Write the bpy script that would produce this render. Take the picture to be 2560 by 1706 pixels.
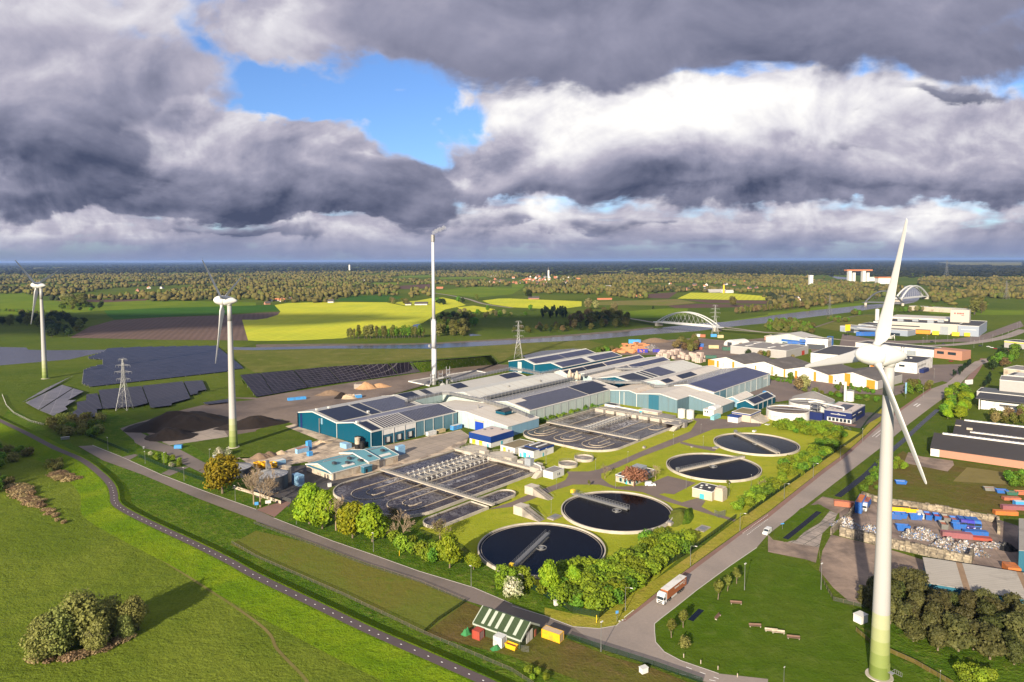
import bpy,bmesh,math,random
import numpy as np
from mathutils import Vector,Matrix,noise as mnoise
from math import radians,sin,cos,tan,pi,atan2,hypot
random.seed(7)
rng=np.random.default_rng(7)
for o in list(bpy.data.objects):
 bpy.data.objects.remove(o)
SC=bpy.context.scene
COL=SC.collection
# ------------------------------------------------------------------ camera
CAM_H=110.0
FPX=1706.7
PITCH,ROLL=radians(3.7),radians(0.2)
CX,CY=1280.0,651.0+FPX*tan(PITCH)
FW=np.array([0,cos(PITCH),-sin(PITCH)])
RT0=np.array([1.0,0,0]);UP0=np.cross(RT0,FW)
RT=RT0*cos(ROLL)-UP0*sin(ROLL)
UP=UP0*cos(ROLL)+RT0*sin(ROLL)
cam=bpy.data.cameras.new("camera")
cam.sensor_width=36.0;cam.lens=FPX/2560*36.0
cam.shift_y=-(853-CY)/2560
cam.clip_start=1.0;cam.clip_end=400000.0
co=bpy.data.objects.new("camera",cam);COL.objects.link(co)
M3=Matrix(((RT[0],UP[0],-FW[0]),(RT[1],UP[1],-FW[1]),(RT[2],UP[2],-FW[2])))
co.matrix_world=Matrix.Translation((0,0,CAM_H))@M3.to_4x4()
SC.camera=co
# ------------------------------------------------------------------ exposure
SC.view_settings.view_transform='Standard'
SC.view_settings.look='None'
SC.view_settings.exposure=1.12
SC.view_settings.gamma=1.0
EXPO=2**1.12
SC.cycles.max_bounces=6
SC.cycles.diffuse_bounces=2
SC.cycles.glossy_bounces=3
SC.cycles.transmission_bounces=3
SC.cycles.transparent_max_bounces=12
SC.cycles.volume_bounces=0
SC.cycles.use_denoising=True
SC.cycles.denoising_input_passes='RGB_ALBEDO_NORMAL'
SC.cycles.denoising_prefilter='ACCURATE'
SC.cycles.caustics_reflective=False
SC.cycles.caustics_refractive=False
# ------------------------------------------------------------------ sun
SUN_AZ,SUN_EL=204.0,20.0
sl=bpy.data.lights.new("sun",'SUN')
sl.energy=5.0;sl.angle=radians(0.53);sl.color=(1.0,0.87,0.68)
so=bpy.data.objects.new("sun",sl);COL.objects.link(so)
SDIR=Vector((sin(radians(SUN_AZ))*cos(radians(SUN_EL)),cos(radians(SUN_AZ))*cos(radians(SUN_EL)),sin(radians(SUN_EL))))
so.rotation_euler=(-SDIR).to_track_quat('-Z','Y').to_euler()
so.location=(-300,-600,400)
# ------------------------------------------------------------------ world: Nishita sky behind broken cloud
W=bpy.data.worlds.new("World");SC.world=W;W.use_nodes=True
nt=W.node_tree;N=nt.nodes;LK=nt.links
for n in list(N):N.remove(n)
def mk(t,**kw):
 n=N.new(t)
 for k,v in kw.items():setattr(n,k,v)
 return n
def val(sock,v):
 if isinstance(v,(int,float)):sock.default_value=v
 elif isinstance(v,(tuple,list)):sock.default_value=tuple(v)if len(v)==len(sock.default_value)else tuple(v)+(1,)
 else:LK.new(v,sock)
def ma(op,a,b=None,c=None,clamp=False):
 n=mk('ShaderNodeMath',operation=op);n.use_clamp=clamp
 val(n.inputs[0],a)
 if b is not None:val(n.inputs[1],b)
 if c is not None:val(n.inputs[2],c)
 return n.outputs[0]
def comb(x,y,z=0.0):
 n=mk('ShaderNodeCombineXYZ');val(n.inputs[0],x);val(n.inputs[1],y);val(n.inputs[2],z);return n.outputs[0]
def fbm(vec,scale,detail=6,rough=0.55,dist=0.0,dim='3D'):
 n=mk('ShaderNodeTexNoise',noise_dimensions=dim);val(n.inputs['Vector'],vec)
 n.inputs['Scale'].default_value=scale;n.inputs['Detail'].default_value=detail
 n.inputs['Roughness'].default_value=rough;n.inputs['Distortion'].default_value=dist
 return n.outputs['Fac']
def sst(x,a,b):
 n=mk('ShaderNodeMapRange',interpolation_type='SMOOTHSTEP');val(n.inputs[0],x)
 n.inputs[1].default_value=a;n.inputs[2].default_value=b;return n.outputs[0]
def mixc(f,a,b):
 n=mk('ShaderNodeMix',data_type='RGBA');val(n.inputs[0],f);val(n.inputs[6],a);val(n.inputs[7],b);return n.outputs[2]
tc=mk('ShaderNodeTexCoord');sep=mk('ShaderNodeSeparateXYZ');LK.new(tc.outputs['Generated'],sep.inputs[0])
dx,dy,dz=sep.outputs
ady=ma('MAXIMUM',ma('ABSOLUTE',dy),0.12)
gu=ma('DIVIDE',dx,ady)
gv=ma('DIVIDE',dz,ady)
# billow noises that stir the cloud outlines: three sizes, finer towards the horizon
nv=comb(gu,ma('MULTIPLY',gv,1.35),0.3)
n_big=fbm(nv,3.6,10,0.54,0.3)
n_mid=fbm(nv,8.0,10,0.58,0.25)
n_shred=fbm(comb(gu,ma('MULTIPLY',gv,2.6),5.0),9.0,7,.55,.25)
# the same billows a little nearer the light, for the puffed shading
nv2=comb(ma('ADD',gu,-0.010),ma('ADD',ma('MULTIPLY',gv,1.35),0.017),0.3)
n_mid2=fbm(nv2,8.0,6,0.58,0.25)
nv3=comb(ma('ADD',gu,-0.016),ma('ADD',ma('MULTIPLY',gv,1.35),0.026),0.3)
e1=fbm(nv,5.5,6,0.54,0.4);e2=fbm(nv3,5.5,6,0.54,0.4)
puff=ma('ADD',ma('MULTIPLY',ma('SUBTRACT',e1,e2),1.25),ma('MULTIPLY',ma('SUBTRACT',n_mid,n_mid2),0.40))
wob=ma('ADD',ma('MULTIPLY',ma('SUBTRACT',n_big,0.5),0.20),ma('MULTIPLY',ma('SUBTRACT',n_mid,0.5),0.09))
wob2=ma('ADD',ma('MULTIPLY',ma('SUBTRACT',e2,0.5),0.14),ma('MULTIPLY',ma('SUBTRACT',n_shred,0.5),0.07))
wu=ma('ADD',gu,wob);wv=ma('ADD',gv,ma('MULTIPLY',wob2,0.8))
wvec=comb(wu,wv)
def blob(px,py,rx,ry,tilt=0.0):
 """soft mass of cloud (or of clear sky) round a bearing; sizes as tangents"""
 mp=mk('ShaderNodeMapping',vector_type='TEXTURE');LK.new(wvec,mp.inputs[0])
 mp.inputs[1].default_value=((px-1280)/FPX,(651-py)/FPX,0);mp.inputs[2].default_value=(0,0,tilt);mp.inputs[3].default_value=(2.3*rx/FPX,2.3*ry/FPX,1)
 gt=mk('ShaderNodeTexGradient',gradient_type='QUADRATIC_SPHERE');LK.new(mp.outputs[0],gt.inputs[0]);return gt.outputs['Fac']
def total(lst,start):
 acc=start
 for(px,py,rx,ry,w,*t)in lst:
  acc=ma('MULTIPLY_ADD',blob(px,py,rx,ry,t[0]if t else 0.0),w,acc)
 return acc
def vor(vec,scale,detail=2.0,rough=.55):
 n=mk('ShaderNodeTexVoronoi',voronoi_dimensions='2D',feature='F1');val(n.inputs['Vector'],vec);n.inputs['Scale'].default_value=scale
 n.inputs['Detail'].default_value=detail;n.inputs['Roughness'].default_value=rough;n.inputs['Randomness'].default_value=1.0
 return n.outputs['Distance']
# cauliflower heads, and their shading as seen from the light
cv1=comb(ma('ADD',gu,ma('MULTIPLY',wob,.35)),ma('ADD',ma('MULTIPLY',gv,1.35),ma('MULTIPLY',wob2,.3)))
b1=vor(cv1,16.0)
fl=comb(ma('MULTIPLY',gu,1.0),ma('MULTIPLY',gv,7.0),2.0)
n_flat=fbm(fl,5.0,6,.54,.3)
BS=((.070,.085,.150),(.170,.182,.270),(.310,.312,.420),(.500,.480,.580),(.800,.780,.830),(1.04,1.02,1.0))
def ramp_of(lum):
 r=mk('ShaderNodeValToRGB');LK.new(lum,r.inputs[0]);cr=r.color_ramp;cr.interpolation='LINEAR'
 cr.elements[0].position=0.0;cr.elements[0].color=BS[0]+(1,);cr.elements[1].position=1.0;cr.elements[1].color=BS[5]+(1,)
 for p_,c_ in((.20,BS[1]),(.42,BS[2]),(.62,BS[3]),(.82,BS[4])):
  e=cr.elements.new(p_);e.color=c_+(1,)
 return r.outputs[0]
def layer(below,blobs,lums,top,base,ltop,lbase,soft=.10,amp=.9,puffs=1.0,fine=None,thr=.42,opac=1.0):
 """one bank of cloud: where it stands, and its light from top to base"""
 f=fine or n_mid
 c=total(blobs,0.0)
 c=ma('ADD',c,ma('MULTIPLY',ma('SUBTRACT',f,.5),amp))
 c=ma('ADD',c,ma('MULTIPLY',ma('SUBTRACT',.42,b1),amp*.22))
 m=sst(c,thr-soft,thr+soft)
 v0,v1=(651-base)/FPX,(651-top)/FPX
 g=mk('ShaderNodeMapRange',interpolation_type='SMOOTHERSTEP');val(g.inputs[0],ma('ADD',gv,ma('MULTIPLY',wob2,.35)));g.inputs[1].default_value=v0;g.inputs[2].default_value=v1
 g.inputs[3].default_value=lbase;g.inputs[4].default_value=ltop
 l=total(lums,g.outputs[0])
 l=ma('MULTIPLY_ADD',puff,puffs,l);
 l=ma('MULTIPLY_ADD',ma('SUBTRACT',f,.5),.42*puffs,l)
 l=ma('MULTIPLY_ADD',ma('SUBTRACT',n_big,.5),.45*puffs,l)
 l=ma('MULTIPLY_ADD',ma('SUBTRACT',1.0,m),.16,l)
 if opac<1:m=ma('MULTIPLY',m,opac)
 return mixc(m,below,ramp_of(l))
WST=0.1
sky=mk('ShaderNodeTexSky',sky_type='NISHITA');sky.sun_disc=False
sky.sun_elevation=radians(SUN_EL);sky.sun_rotation=radians(SUN_AZ)
sky.air_density=1.0;sky.dust_density=0.6;sky.ozone_density=2.5
skc=mk('ShaderNodeMix',data_type='RGBA',blend_type='MULTIPLY');skc.inputs[0].default_value=1.0
LK.new(sky.outputs[0],skc.inputs[6]);skc.inputs[7].default_value=(0.46,0.58,0.80,1)
sk=mk('ShaderNodeVectorMath',operation='SCALE');LK.new(skc.outputs[2],sk.inputs[0]);sk.inputs[3].default_value=WST*EXPO
x=sk.outputs[0]
# far layers over the land
x=layer(x,[(1280,590,4000,90,1.0),(1280,480,4000,60,.25)],[(1500,560,1500,60,.16),(300,600,500,18,.12),(1850,560,700,40,.16),(500,560,420,14,.12),(1300,540,260,26,.14),(60,600,160,30,.14),(2290,602,70,10,.3),(1000,585,300,20,-.10),(2300,560,300,12,-.1)],470,660,.58,.44,soft=.22,amp=1.25,puffs=1.3,fine=n_flat,thr=.34)
x=layer(x,[(1020,555,260,34,.8),(560,590,260,16,.6),(1330,585,240,22,.5),(640,570,120,22,.5),(1620,560,260,22,.5),(2200,545,300,14,.5),(2140,575,60,8,.4)],[],515,610,.52,.24,soft=.16,amp=1.2,puffs=1.1,fine=n_shred,thr=.40)
# the great white cumulus on the right
x=layer(x,[(1500,330,330,130,1.0),(1950,330,420,150,1.2),(2350,380,380,120,1.1),(1290,420,150,70,.8),(1130,470,110,34,.8),(1290,235,130,50,.6),(1700,440,560,55,.9),(2300,450,420,40,.8)],[(1800,280,320,110,.44),(1380,395,120,60,.34),(1170,462,130,34,.46),(1290,250,120,40,.20),(2330,425,150,42,.30),(1560,400,150,75,-.20),(2120,330,160,45,-.12),(1720,420,160,24,-.14),(2450,300,160,60,-.10),(1960,390,70,24,-.2),(1700,470,330,16,-.2),(2250,478,260,16,-.18)],300,500,.74,.30,soft=.13,amp=.85,puffs=1.0,thr=.40)
# grey-violet bank left of the middle
x=layer(x,[(520,380,330,120,1.0),(800,440,270,70,.95),(1000,492,110,45,.6),(420,260,130,70,.8),(740,350,140,36,.6),(300,480,500,70,1.0),(640,500,480,50,.9),(1060,540,150,24,.6)],[(390,258,100,60,.36,.4),(640,300,120,26,.16),(760,330,120,22,.20),(940,388,170,16,.22),(480,318,80,26,-.34),(640,455,230,30,-.12),(780,440,60,22,.16),(560,420,200,40,.06),(560,525,420,22,-.14),(900,430,150,16,.05)],300,560,.54,.26,soft=.12,amp=.95,puffs=.95,fine=n_mid,thr=.44)
# dark mass at the left edge
x=layer(x,[(60,330,270,190,1.2),(120,190,380,110,1.0),(470,205,160,60,.9),(120,440,320,70,.9)],[(30,452,60,22,.36),(60,480,130,14,.2),(420,240,130,26,-.04),(200,400,240,60,-.10)],140,450,.58,.12,soft=.16,amp=.75,puffs=.75,fine=n_big,thr=.42)
# near bases overhead
x=layer(x,[(150,60,380,150,1.2),(440,60,60,110,.5)],[(380,60,160,90,.14),(60,40,120,80,.12),(200,160,300,50,-.12)],40,260,.66,.40,soft=.20,amp=.8,puffs=.55,fine=n_big,thr=.50)
x=layer(x,[(860,30,320,100,1.1),(760,120,140,40,.6),(700,50,120,80,.6),(1100,70,150,60,.5),(1150,30,300,120,.8)],[(700,70,120,70,.26),(790,140,110,50,.12),(1050,90,160,70,-.10),(1200,60,200,90,-.2)],60,200,.52,.50,soft=.18,amp=.85,puffs=.6,fine=n_mid,thr=.44)
x=layer(x,[(1900,10,1000,150,1.4),(1350,90,260,90,.9),(1800,140,760,60,.6),(2400,180,200,50,.5),(1500,170,200,40,.4)],[(1900,120,700,50,-.06),(2300,30,300,60,.05),(1380,130,150,50,.06)],60,190,.36,.30,soft=.26,amp=.75,puffs=.45,fine=n_big,thr=.46)
x=layer(x,[(2370,243,190,24,1.1),(2140,300,60,24,.5),(2130,385,110,18,.55)],[],215,270,.30,.16,soft=.22,amp=.8,puffs=.8,fine=n_shred,thr=.46,opac=.9)
x=layer(x,[(2290,605,70,10,1.0),(1115,372,46,24,.8),(1195,390,16,6,.7)],[],360,620,.60,.66,soft=.3,amp=.9,puffs=.6,fine=n_shred,thr=.5,opac=.75)
# broad pale cloud added overhead and behind, out of view, to lift the shadows
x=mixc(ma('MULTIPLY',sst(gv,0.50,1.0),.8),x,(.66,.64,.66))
# the last degrees above the land: grey-blue air and distant showers
band=ma('MULTIPLY',sst(gv,0.050,0.002),ma('MULTIPLY_ADD',ma('SUBTRACT',fbm(comb(gu,ma('MULTIPLY',gv,.6),7.0),3.0,3,.5),.5),.8,.86))
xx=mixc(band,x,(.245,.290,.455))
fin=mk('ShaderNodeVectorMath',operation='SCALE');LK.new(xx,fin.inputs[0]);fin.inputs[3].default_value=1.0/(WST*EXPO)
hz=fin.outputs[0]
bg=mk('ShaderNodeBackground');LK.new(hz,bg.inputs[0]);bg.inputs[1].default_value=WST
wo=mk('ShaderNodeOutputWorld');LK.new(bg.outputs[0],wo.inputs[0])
W.cycles.sampling_method='MANUAL';W.cycles.sample_map_resolution=512
# ------------------------------------------------------------------ from the photograph's pixels to the ground
VW=dict(A=(0,600,.272),B=(640,600,.272),C=(1280,600,.272),D=(1920,600,.272),E=(0,1000,.272),F=(640,1000,.272),G=(1280,1000,.272),H=(1920,1000,.272),I=(0,1280,.272),J=(640,1280,.272),K=(1280,1280,.272),L=(1920,1280,.272),M=(880,860,.17),N=(1240,840,.17),O=(1580,840,.17),P=(1780,960,.17),Q=(2160,760,.17),R=(1860,740,.17),S=(560,1060,.17),T=(2100,1180,.1955),U=(980,700,.17),W=(1120,1500,.17),X=(0,0,1.0))
def G(x,y,z=0.0):
 d=FW*FPX+RT*(x-CX)+UP*(CY-y)
 t=(z-CAM_H)/d[2]
 return Vector((d[0]*t,d[1]*t,z))
def P(k,x,y,z=0.0):
 o=VW[k];return G(o[0]+x*o[2],o[1]+y*o[2],z)
def PTS(s,z=0.0):
 """'A 10 20 30 40 B 1 2' -> ground points"""
 out=[];k=None;buf=[]
 for t in s.split():
  if t[0].isalpha():k=t;buf=[]
  else:
   buf.append(float(t))
   if len(buf)==2:out.append(P(k,buf[0],buf[1],z));buf=[]
 return out
# plan of the factory: u runs along the halls away from the camera, v across them to the right
GA=radians(41.2)
GU=Vector((sin(GA),cos(GA),0));GV=Vector((cos(GA),-sin(GA),0))
G0=Vector((-83.5,394.0,0))
def LP(u,v,z=0.0):return G0+GU*u+GV*v+Vector((0,0,z))
# ------------------------------------------------------------------ materials
MATS={}
class NT:
 def __init__(s,name):
  s.m=bpy.data.materials.new(name);s.m.use_nodes=True;s.t=s.m.node_tree
  for n in list(s.t.nodes):s.t.nodes.remove(n)
  s.out=s.n('ShaderNodeOutputMaterial');s.bs=s.n('ShaderNodeBsdfPrincipled')
  s.t.links.new(s.bs.outputs[0],s.out.inputs[0])
  MATS[name]=s.m
 def n(s,t,**kw):
  x=s.t.nodes.new(t)
  for k,v in kw.items():setattr(x,k,v)
  return x
 def l(s,a,b):s.t.links.new(a,b)
 def set(s,sock,v):
  if isinstance(v,(int,float)):sock.default_value=v
  elif isinstance(v,(tuple,list)):sock.default_value=tuple(v)if len(v)==len(sock.default_value)else tuple(v)+(1,)
  else:s.l(v,sock)
 def math(s,op,a,b=None,c=None,clamp=False):
  x=s.n('ShaderNodeMath',operation=op);x.use_clamp=clamp
  s.set(x.inputs[0],a)
  if b is not None:s.set(x.inputs[1],b)
  if c is not None:s.set(x.inputs[2],c)
  return x.outputs[0]
 def pos(s,obj=False,rot=0.0,scale=(1,1,1)):
  v=s.n('ShaderNodeTexCoord').outputs['Object']if obj else s.n('ShaderNodeNewGeometry').outputs['Position']
  mp=s.n('ShaderNodeMapping',vector_type='POINT');s.l(v,mp.inputs[0]);mp.inputs[2].default_value=(0,0,rot);mp.inputs[3].default_value=scale
  return mp.outputs[0]
 def xyz(s,v):
  x=s.n('ShaderNodeSeparateXYZ');s.l(v,x.inputs[0]);return x.outputs
 def noise(s,v,scale,detail=3,rough=0.55,dist=0.0):
  x=s.n('ShaderNodeTexNoise');s.set(x.inputs['Vector'],v);x.inputs['Scale'].default_value=scale;x.inputs['Detail'].default_value=detail
  x.inputs['Roughness'].default_value=rough;x.inputs['Distortion'].default_value=dist;return x.outputs['Fac']
 def map(s,x,a,b,c=0.0,d=1.0,smooth=True):
  y=s.n('ShaderNodeMapRange');
  if smooth:y.interpolation_type='SMOOTHSTEP'
  s.set(y.inputs[0],x);y.inputs[1].default_value=a;y.inputs[2].default_value=b;y.inputs[3].default_value=c;y.inputs[4].default_value=d;return y.outputs[0]
 def mix(s,f,a,b,bt='MIX'):
  x=s.n('ShaderNodeMix',data_type='RGBA',blend_type=bt);s.set(x.inputs[0],f);s.set(x.inputs[6],a);s.set(x.inputs[7],b);return x.outputs[2]
 def vary(s,c,fac,amt):
  """colour times (1 + amt*(fac-0.5)*2)"""
  k=s.math('MULTIPLY_ADD',fac,2*amt,1-amt)
  x=s.n('ShaderNodeVectorMath',operation='SCALE');s.set(x.inputs[0],c if not isinstance(c,tuple)else(0,0,0));s.set(x.inputs[3],k)
  if isinstance(c,tuple):x.inputs[0].default_value=c[:3]
  return x.outputs[0]
 def bump(s,h,strength=0.5,dist=0.1):
  b=s.n('ShaderNodeBump');b.inputs['Strength'].default_value=strength;b.inputs['Distance'].default_value=dist
  s.l(h,b.inputs['Height']);s.l(b.outputs[0],s.bs.inputs['Normal'])
 def done(s,col,rough=0.7,metal=0.0,spec=0.3):
  s.set(s.bs.inputs['Base Color'],col);s.set(s.bs.inputs['Roughness'],rough);s.bs.inputs['Metallic'].default_value=metal
  s.bs.inputs['Specular IOR Level'].default_value=spec
  return s.m
def plain(name,col,rough=.6,metal=0.,var=.12,scale=.6,spec=.3,obj=True,dirt=None):
 s=NT(name);p=s.pos(obj)
 f=s.noise(p,scale,4,.6)
 c=s.vary(col,f,var)
 if dirt:
  d=s.noise(p,scale*.37,5,.65,.4);c=s.mix(s.map(d,.48,.72),c,dirt)
 return s.done(c,rough,metal,spec)
def grass(name,c1,c2,c3=None,s1=.012,s2=.22,s3=1.3,bump=1.0,a=.5,tuft=.45,third=.0):
 s=NT(name);p=s.pos()
 n1=s.noise(p,s1,4,.6,.6);n2=s.noise(p,s2,4,.62,.3);n3=s.noise(p,s3,3,.7)
 c=s.mix(s.map(n1,.35,.66),c1,c2)
 if c3:c=s.mix(s.math('MULTIPLY',s.map(n2,.5,.74),third or .7),c,c3)
 c=s.vary(c,n2,a*.55);c=s.vary(c,n3,tuft)
 n4=s.noise(p,s3*.38,4,.72,.6);c=s.mix(s.math('MULTIPLY',s.map(n4,.56,.74),tuft*.9),c,tuple(q*.42 for q in c1))
 h=s.math('ADD',s.math('MULTIPLY',n2,.9),s.math('MULTIPLY',n3,.45))
 s.bump(h,bump,.9)
 return s.done(c,.95,0,.04)
def paving(name,c1,c2,s1=.05,s2=.6,crack=0.0,rough=.85,joint=0.0,rot=0.0,size=2.0,var=.25):
 s=NT(name);p=s.pos(rot=rot)
 n1=s.noise(p,s1,6,.62,.5);n2=s.noise(p,s2,4,.7)
 c=s.mix(s.map(n1,.38,.66),c1,c2);c=s.vary(c,n2,var)
 if joint:
  x,y,z=s.xyz(p)
  fx=s.math('FRACT',s.math('DIVIDE',x,size));fy=s.math('FRACT',s.math('DIVIDE',y,size))
  j=s.math('MAXIMUM',s.math('LESS_THAN',fx,.07),s.math('LESS_THAN',fy,.07))
  c=s.mix(s.math('MULTIPLY',j,joint),c,(.04,.045,.03))
 s.bump(n2,.3,.03)
 return s.done(c,rough,0,.25)
def cladding(name,col,seam=1.0,rough=.45,depth=.25,dirt=None,var=.10,panel=6.0):
 """profiled metal sheet: fine ribs, panel joints, weather streaks; runs along the factory grid"""
 s=NT(name);p=s.pos(rot=GA);x,y,z=s.xyz(p)
 h=s.math('ADD',x,y)
 w=s.math('SINE',s.math('MULTIPLY',h,2*pi/seam))
 st=s.noise(s.pos(rot=GA,scale=(1.0,1.0,.06)),.9,4,.7)
 big=s.noise(p,.06,3,.6)
 c=s.vary(col,st,var);c=s.vary(c,big,var)
 c=s.vary(c,s.math('MULTIPLY_ADD',w,.5,.5),depth*.35)
 jn=s.math('LESS_THAN',s.math('FRACT',s.math('DIVIDE',h,panel)),.02)
 c=s.mix(s.math('MULTIPLY',jn,.45),c,(.03,.04,.05))
 if dirt:
  d=s.noise(s.pos(rot=GA,scale=(1,1,.12)),.35,5,.7,.3);c=s.mix(s.math('MULTIPLY',s.map(d,.52,.75),.6),c,dirt)
 s.bump(w,depth,.05)
 return s.done(c,rough,0,.2)
def roofing(name,col,seam=8.4,seamcol=(.30,.2,.13),rough=.5,rib=.9,rust=None,rot=GA,var=.12,spec=.35,seamw=.035):
 """roof sheets ribbed down the slope, stained joints every few metres"""
 s=NT(name);p=s.pos(rot=rot);x,y,z=s.xyz(p)
 w=s.math('SINE',s.math('MULTIPLY',y,2*pi/rib))
 n1=s.noise(p,.035,5,.65,.6);n2=s.noise(s.pos(rot=rot,scale=(.25,1.4,1)),.5,4,.7)
 c=s.vary(col,n1,var*1.5);c=s.vary(c,n2,var)
 c=s.vary(c,s.math('MULTIPLY_ADD',w,.5,.5),.05)
 if seam:
  j=s.math('LESS_THAN',s.math('FRACT',s.math('DIVIDE',y,seam)),seamw)
  c=s.mix(s.math('MULTIPLY',j,s.map(n2,.25,.6,.3,.9)),c,seamcol)
 if rust:
  d=s.noise(p,.09,5,.68,1.0);c=s.mix(s.map(d,.5,.72),c,rust)
 s.bump(w,.2,.05)
 return s.done(c,rough,0,spec)
def solar(name,rot=GA,px=1.65,py=1.0,base=(.012,.013,.026),line=(.11,.11,.15),lw=.05,gap=0.0,gapcol=(.42,.42,.42),rough=.28,swap=False,lw2=None,var=.35,spec=.22):
 """glass modules: dark blue cells in thin frames; gap = share of each row left as bare roof"""
 s=NT(name);p=s.pos(rot=rot);x,y,z=s.xyz(p)
 if swap:x,y=y,x
 fx=s.math('FRACT',s.math('DIVIDE',x,px));fy=s.math('FRACT',s.math('DIVIDE',y,py))
 n1=s.noise(p,.05,3,.6);nn=s.n('ShaderNodeTexWhiteNoise',noise_dimensions='2D')
 cv=s.n('ShaderNodeCombineXYZ');s.l(s.math('FLOOR',s.math('DIVIDE',x,px)),cv.inputs[0]);s.l(s.math('FLOOR',s.math('DIVIDE',y,py)),cv.inputs[1]);s.l(cv.outputs[0],nn.inputs['Vector'])
 c=s.vary(base,nn.outputs['Value'],var);c=s.vary(c,n1,.25)
 j=s.math('MAXIMUM',s.math('LESS_THAN',fx,lw),s.math('LESS_THAN',fy,lw2 or lw))
 c=s.mix(j,c,line)
 r=rough
 if gap:
  gpm=s.math('LESS_THAN',fy,gap);c=s.mix(gpm,c,gapcol)
  r=s.math('MULTIPLY_ADD',gpm,.4,rough)
 return s.done(c,r,0,spec)
def water(name,col,rough=.08,wave=1.5,strength=.12,foam=None,spec=.5):
 s=NT(name);p=s.pos()
 n1=s.noise(p,wave,3,.6,.3);n2=s.noise(p,wave*.12,3,.6)
 c=s.vary(col,n2,.25)
 if foam:
  v=s.noise(p,.28,6,.72,2.2);big=s.noise(p,.05,3,.6)
  k=s.math('MULTIPLY',s.map(v,.47,.56),s.map(v,.64,.55));k=s.math('MULTIPLY',k,s.map(big,.35,.6))
  c=s.mix(s.math('MULTIPLY',k,foam),c,(.42,.40,.40))
 s.bump(n1,strength,.15)
 return s.done(c,rough,0,spec)
def leaf(name,c1,c2,hue=.04,rough=.6,trans=.35):
 """leaves: two tones by clump, each tree of a kind shifted a little"""
 s=NT(name);p=s.pos(True)
 oi=s.n('ShaderNodeObjectInfo')
 n1=s.noise(p,.45,3,.6);n2=s.noise(p,3.0,2,.6)
 c=s.mix(s.map(n1,.32,.68),c1,c2);c=s.vary(c,n2,.35)
 hs=s.n('ShaderNodeHueSaturation');s.l(c,hs.inputs['Color'])
 s.l(s.math('MULTIPLY_ADD',oi.outputs['Random'],hue,.5-hue*.5),hs.inputs['Hue'])
 s.l(s.math('MULTIPLY_ADD',oi.outputs['Random'],.5,.78),hs.inputs['Value'])
 s.set(s.bs.inputs['Base Color'],hs.outputs[0]);s.bs.inputs['Roughness'].default_value=rough;s.bs.inputs['Specular IOR Level'].default_value=.2
 tr=s.n('ShaderNodeBsdfTranslucent');s.l(hs.outputs[0],tr.inputs[0])
 mx=s.n('ShaderNodeMixShader');mx.inputs[0].default_value=trans;s.l(s.bs.outputs[0],mx.inputs[1]);s.l(tr.outputs[0],mx.inputs[2]);s.l(mx.outputs[0],s.out.inputs[0])
 return s.m
def mesh_wire(name,col,alpha=.35):
 """woven wire: the wires are finer than a pixel, so the sheet lets most light through"""
 s=NT(name);s.done(col,.5,.3)
 tr=s.n('ShaderNodeBsdfTransparent');mx=s.n('ShaderNodeMixShader');mx.inputs[0].default_value=alpha
 s.l(tr.outputs[0],mx.inputs[1]);s.l(s.bs.outputs[0],mx.inputs[2]);s.l(mx.outputs[0],s.out.inputs[0]);return s.m
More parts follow.
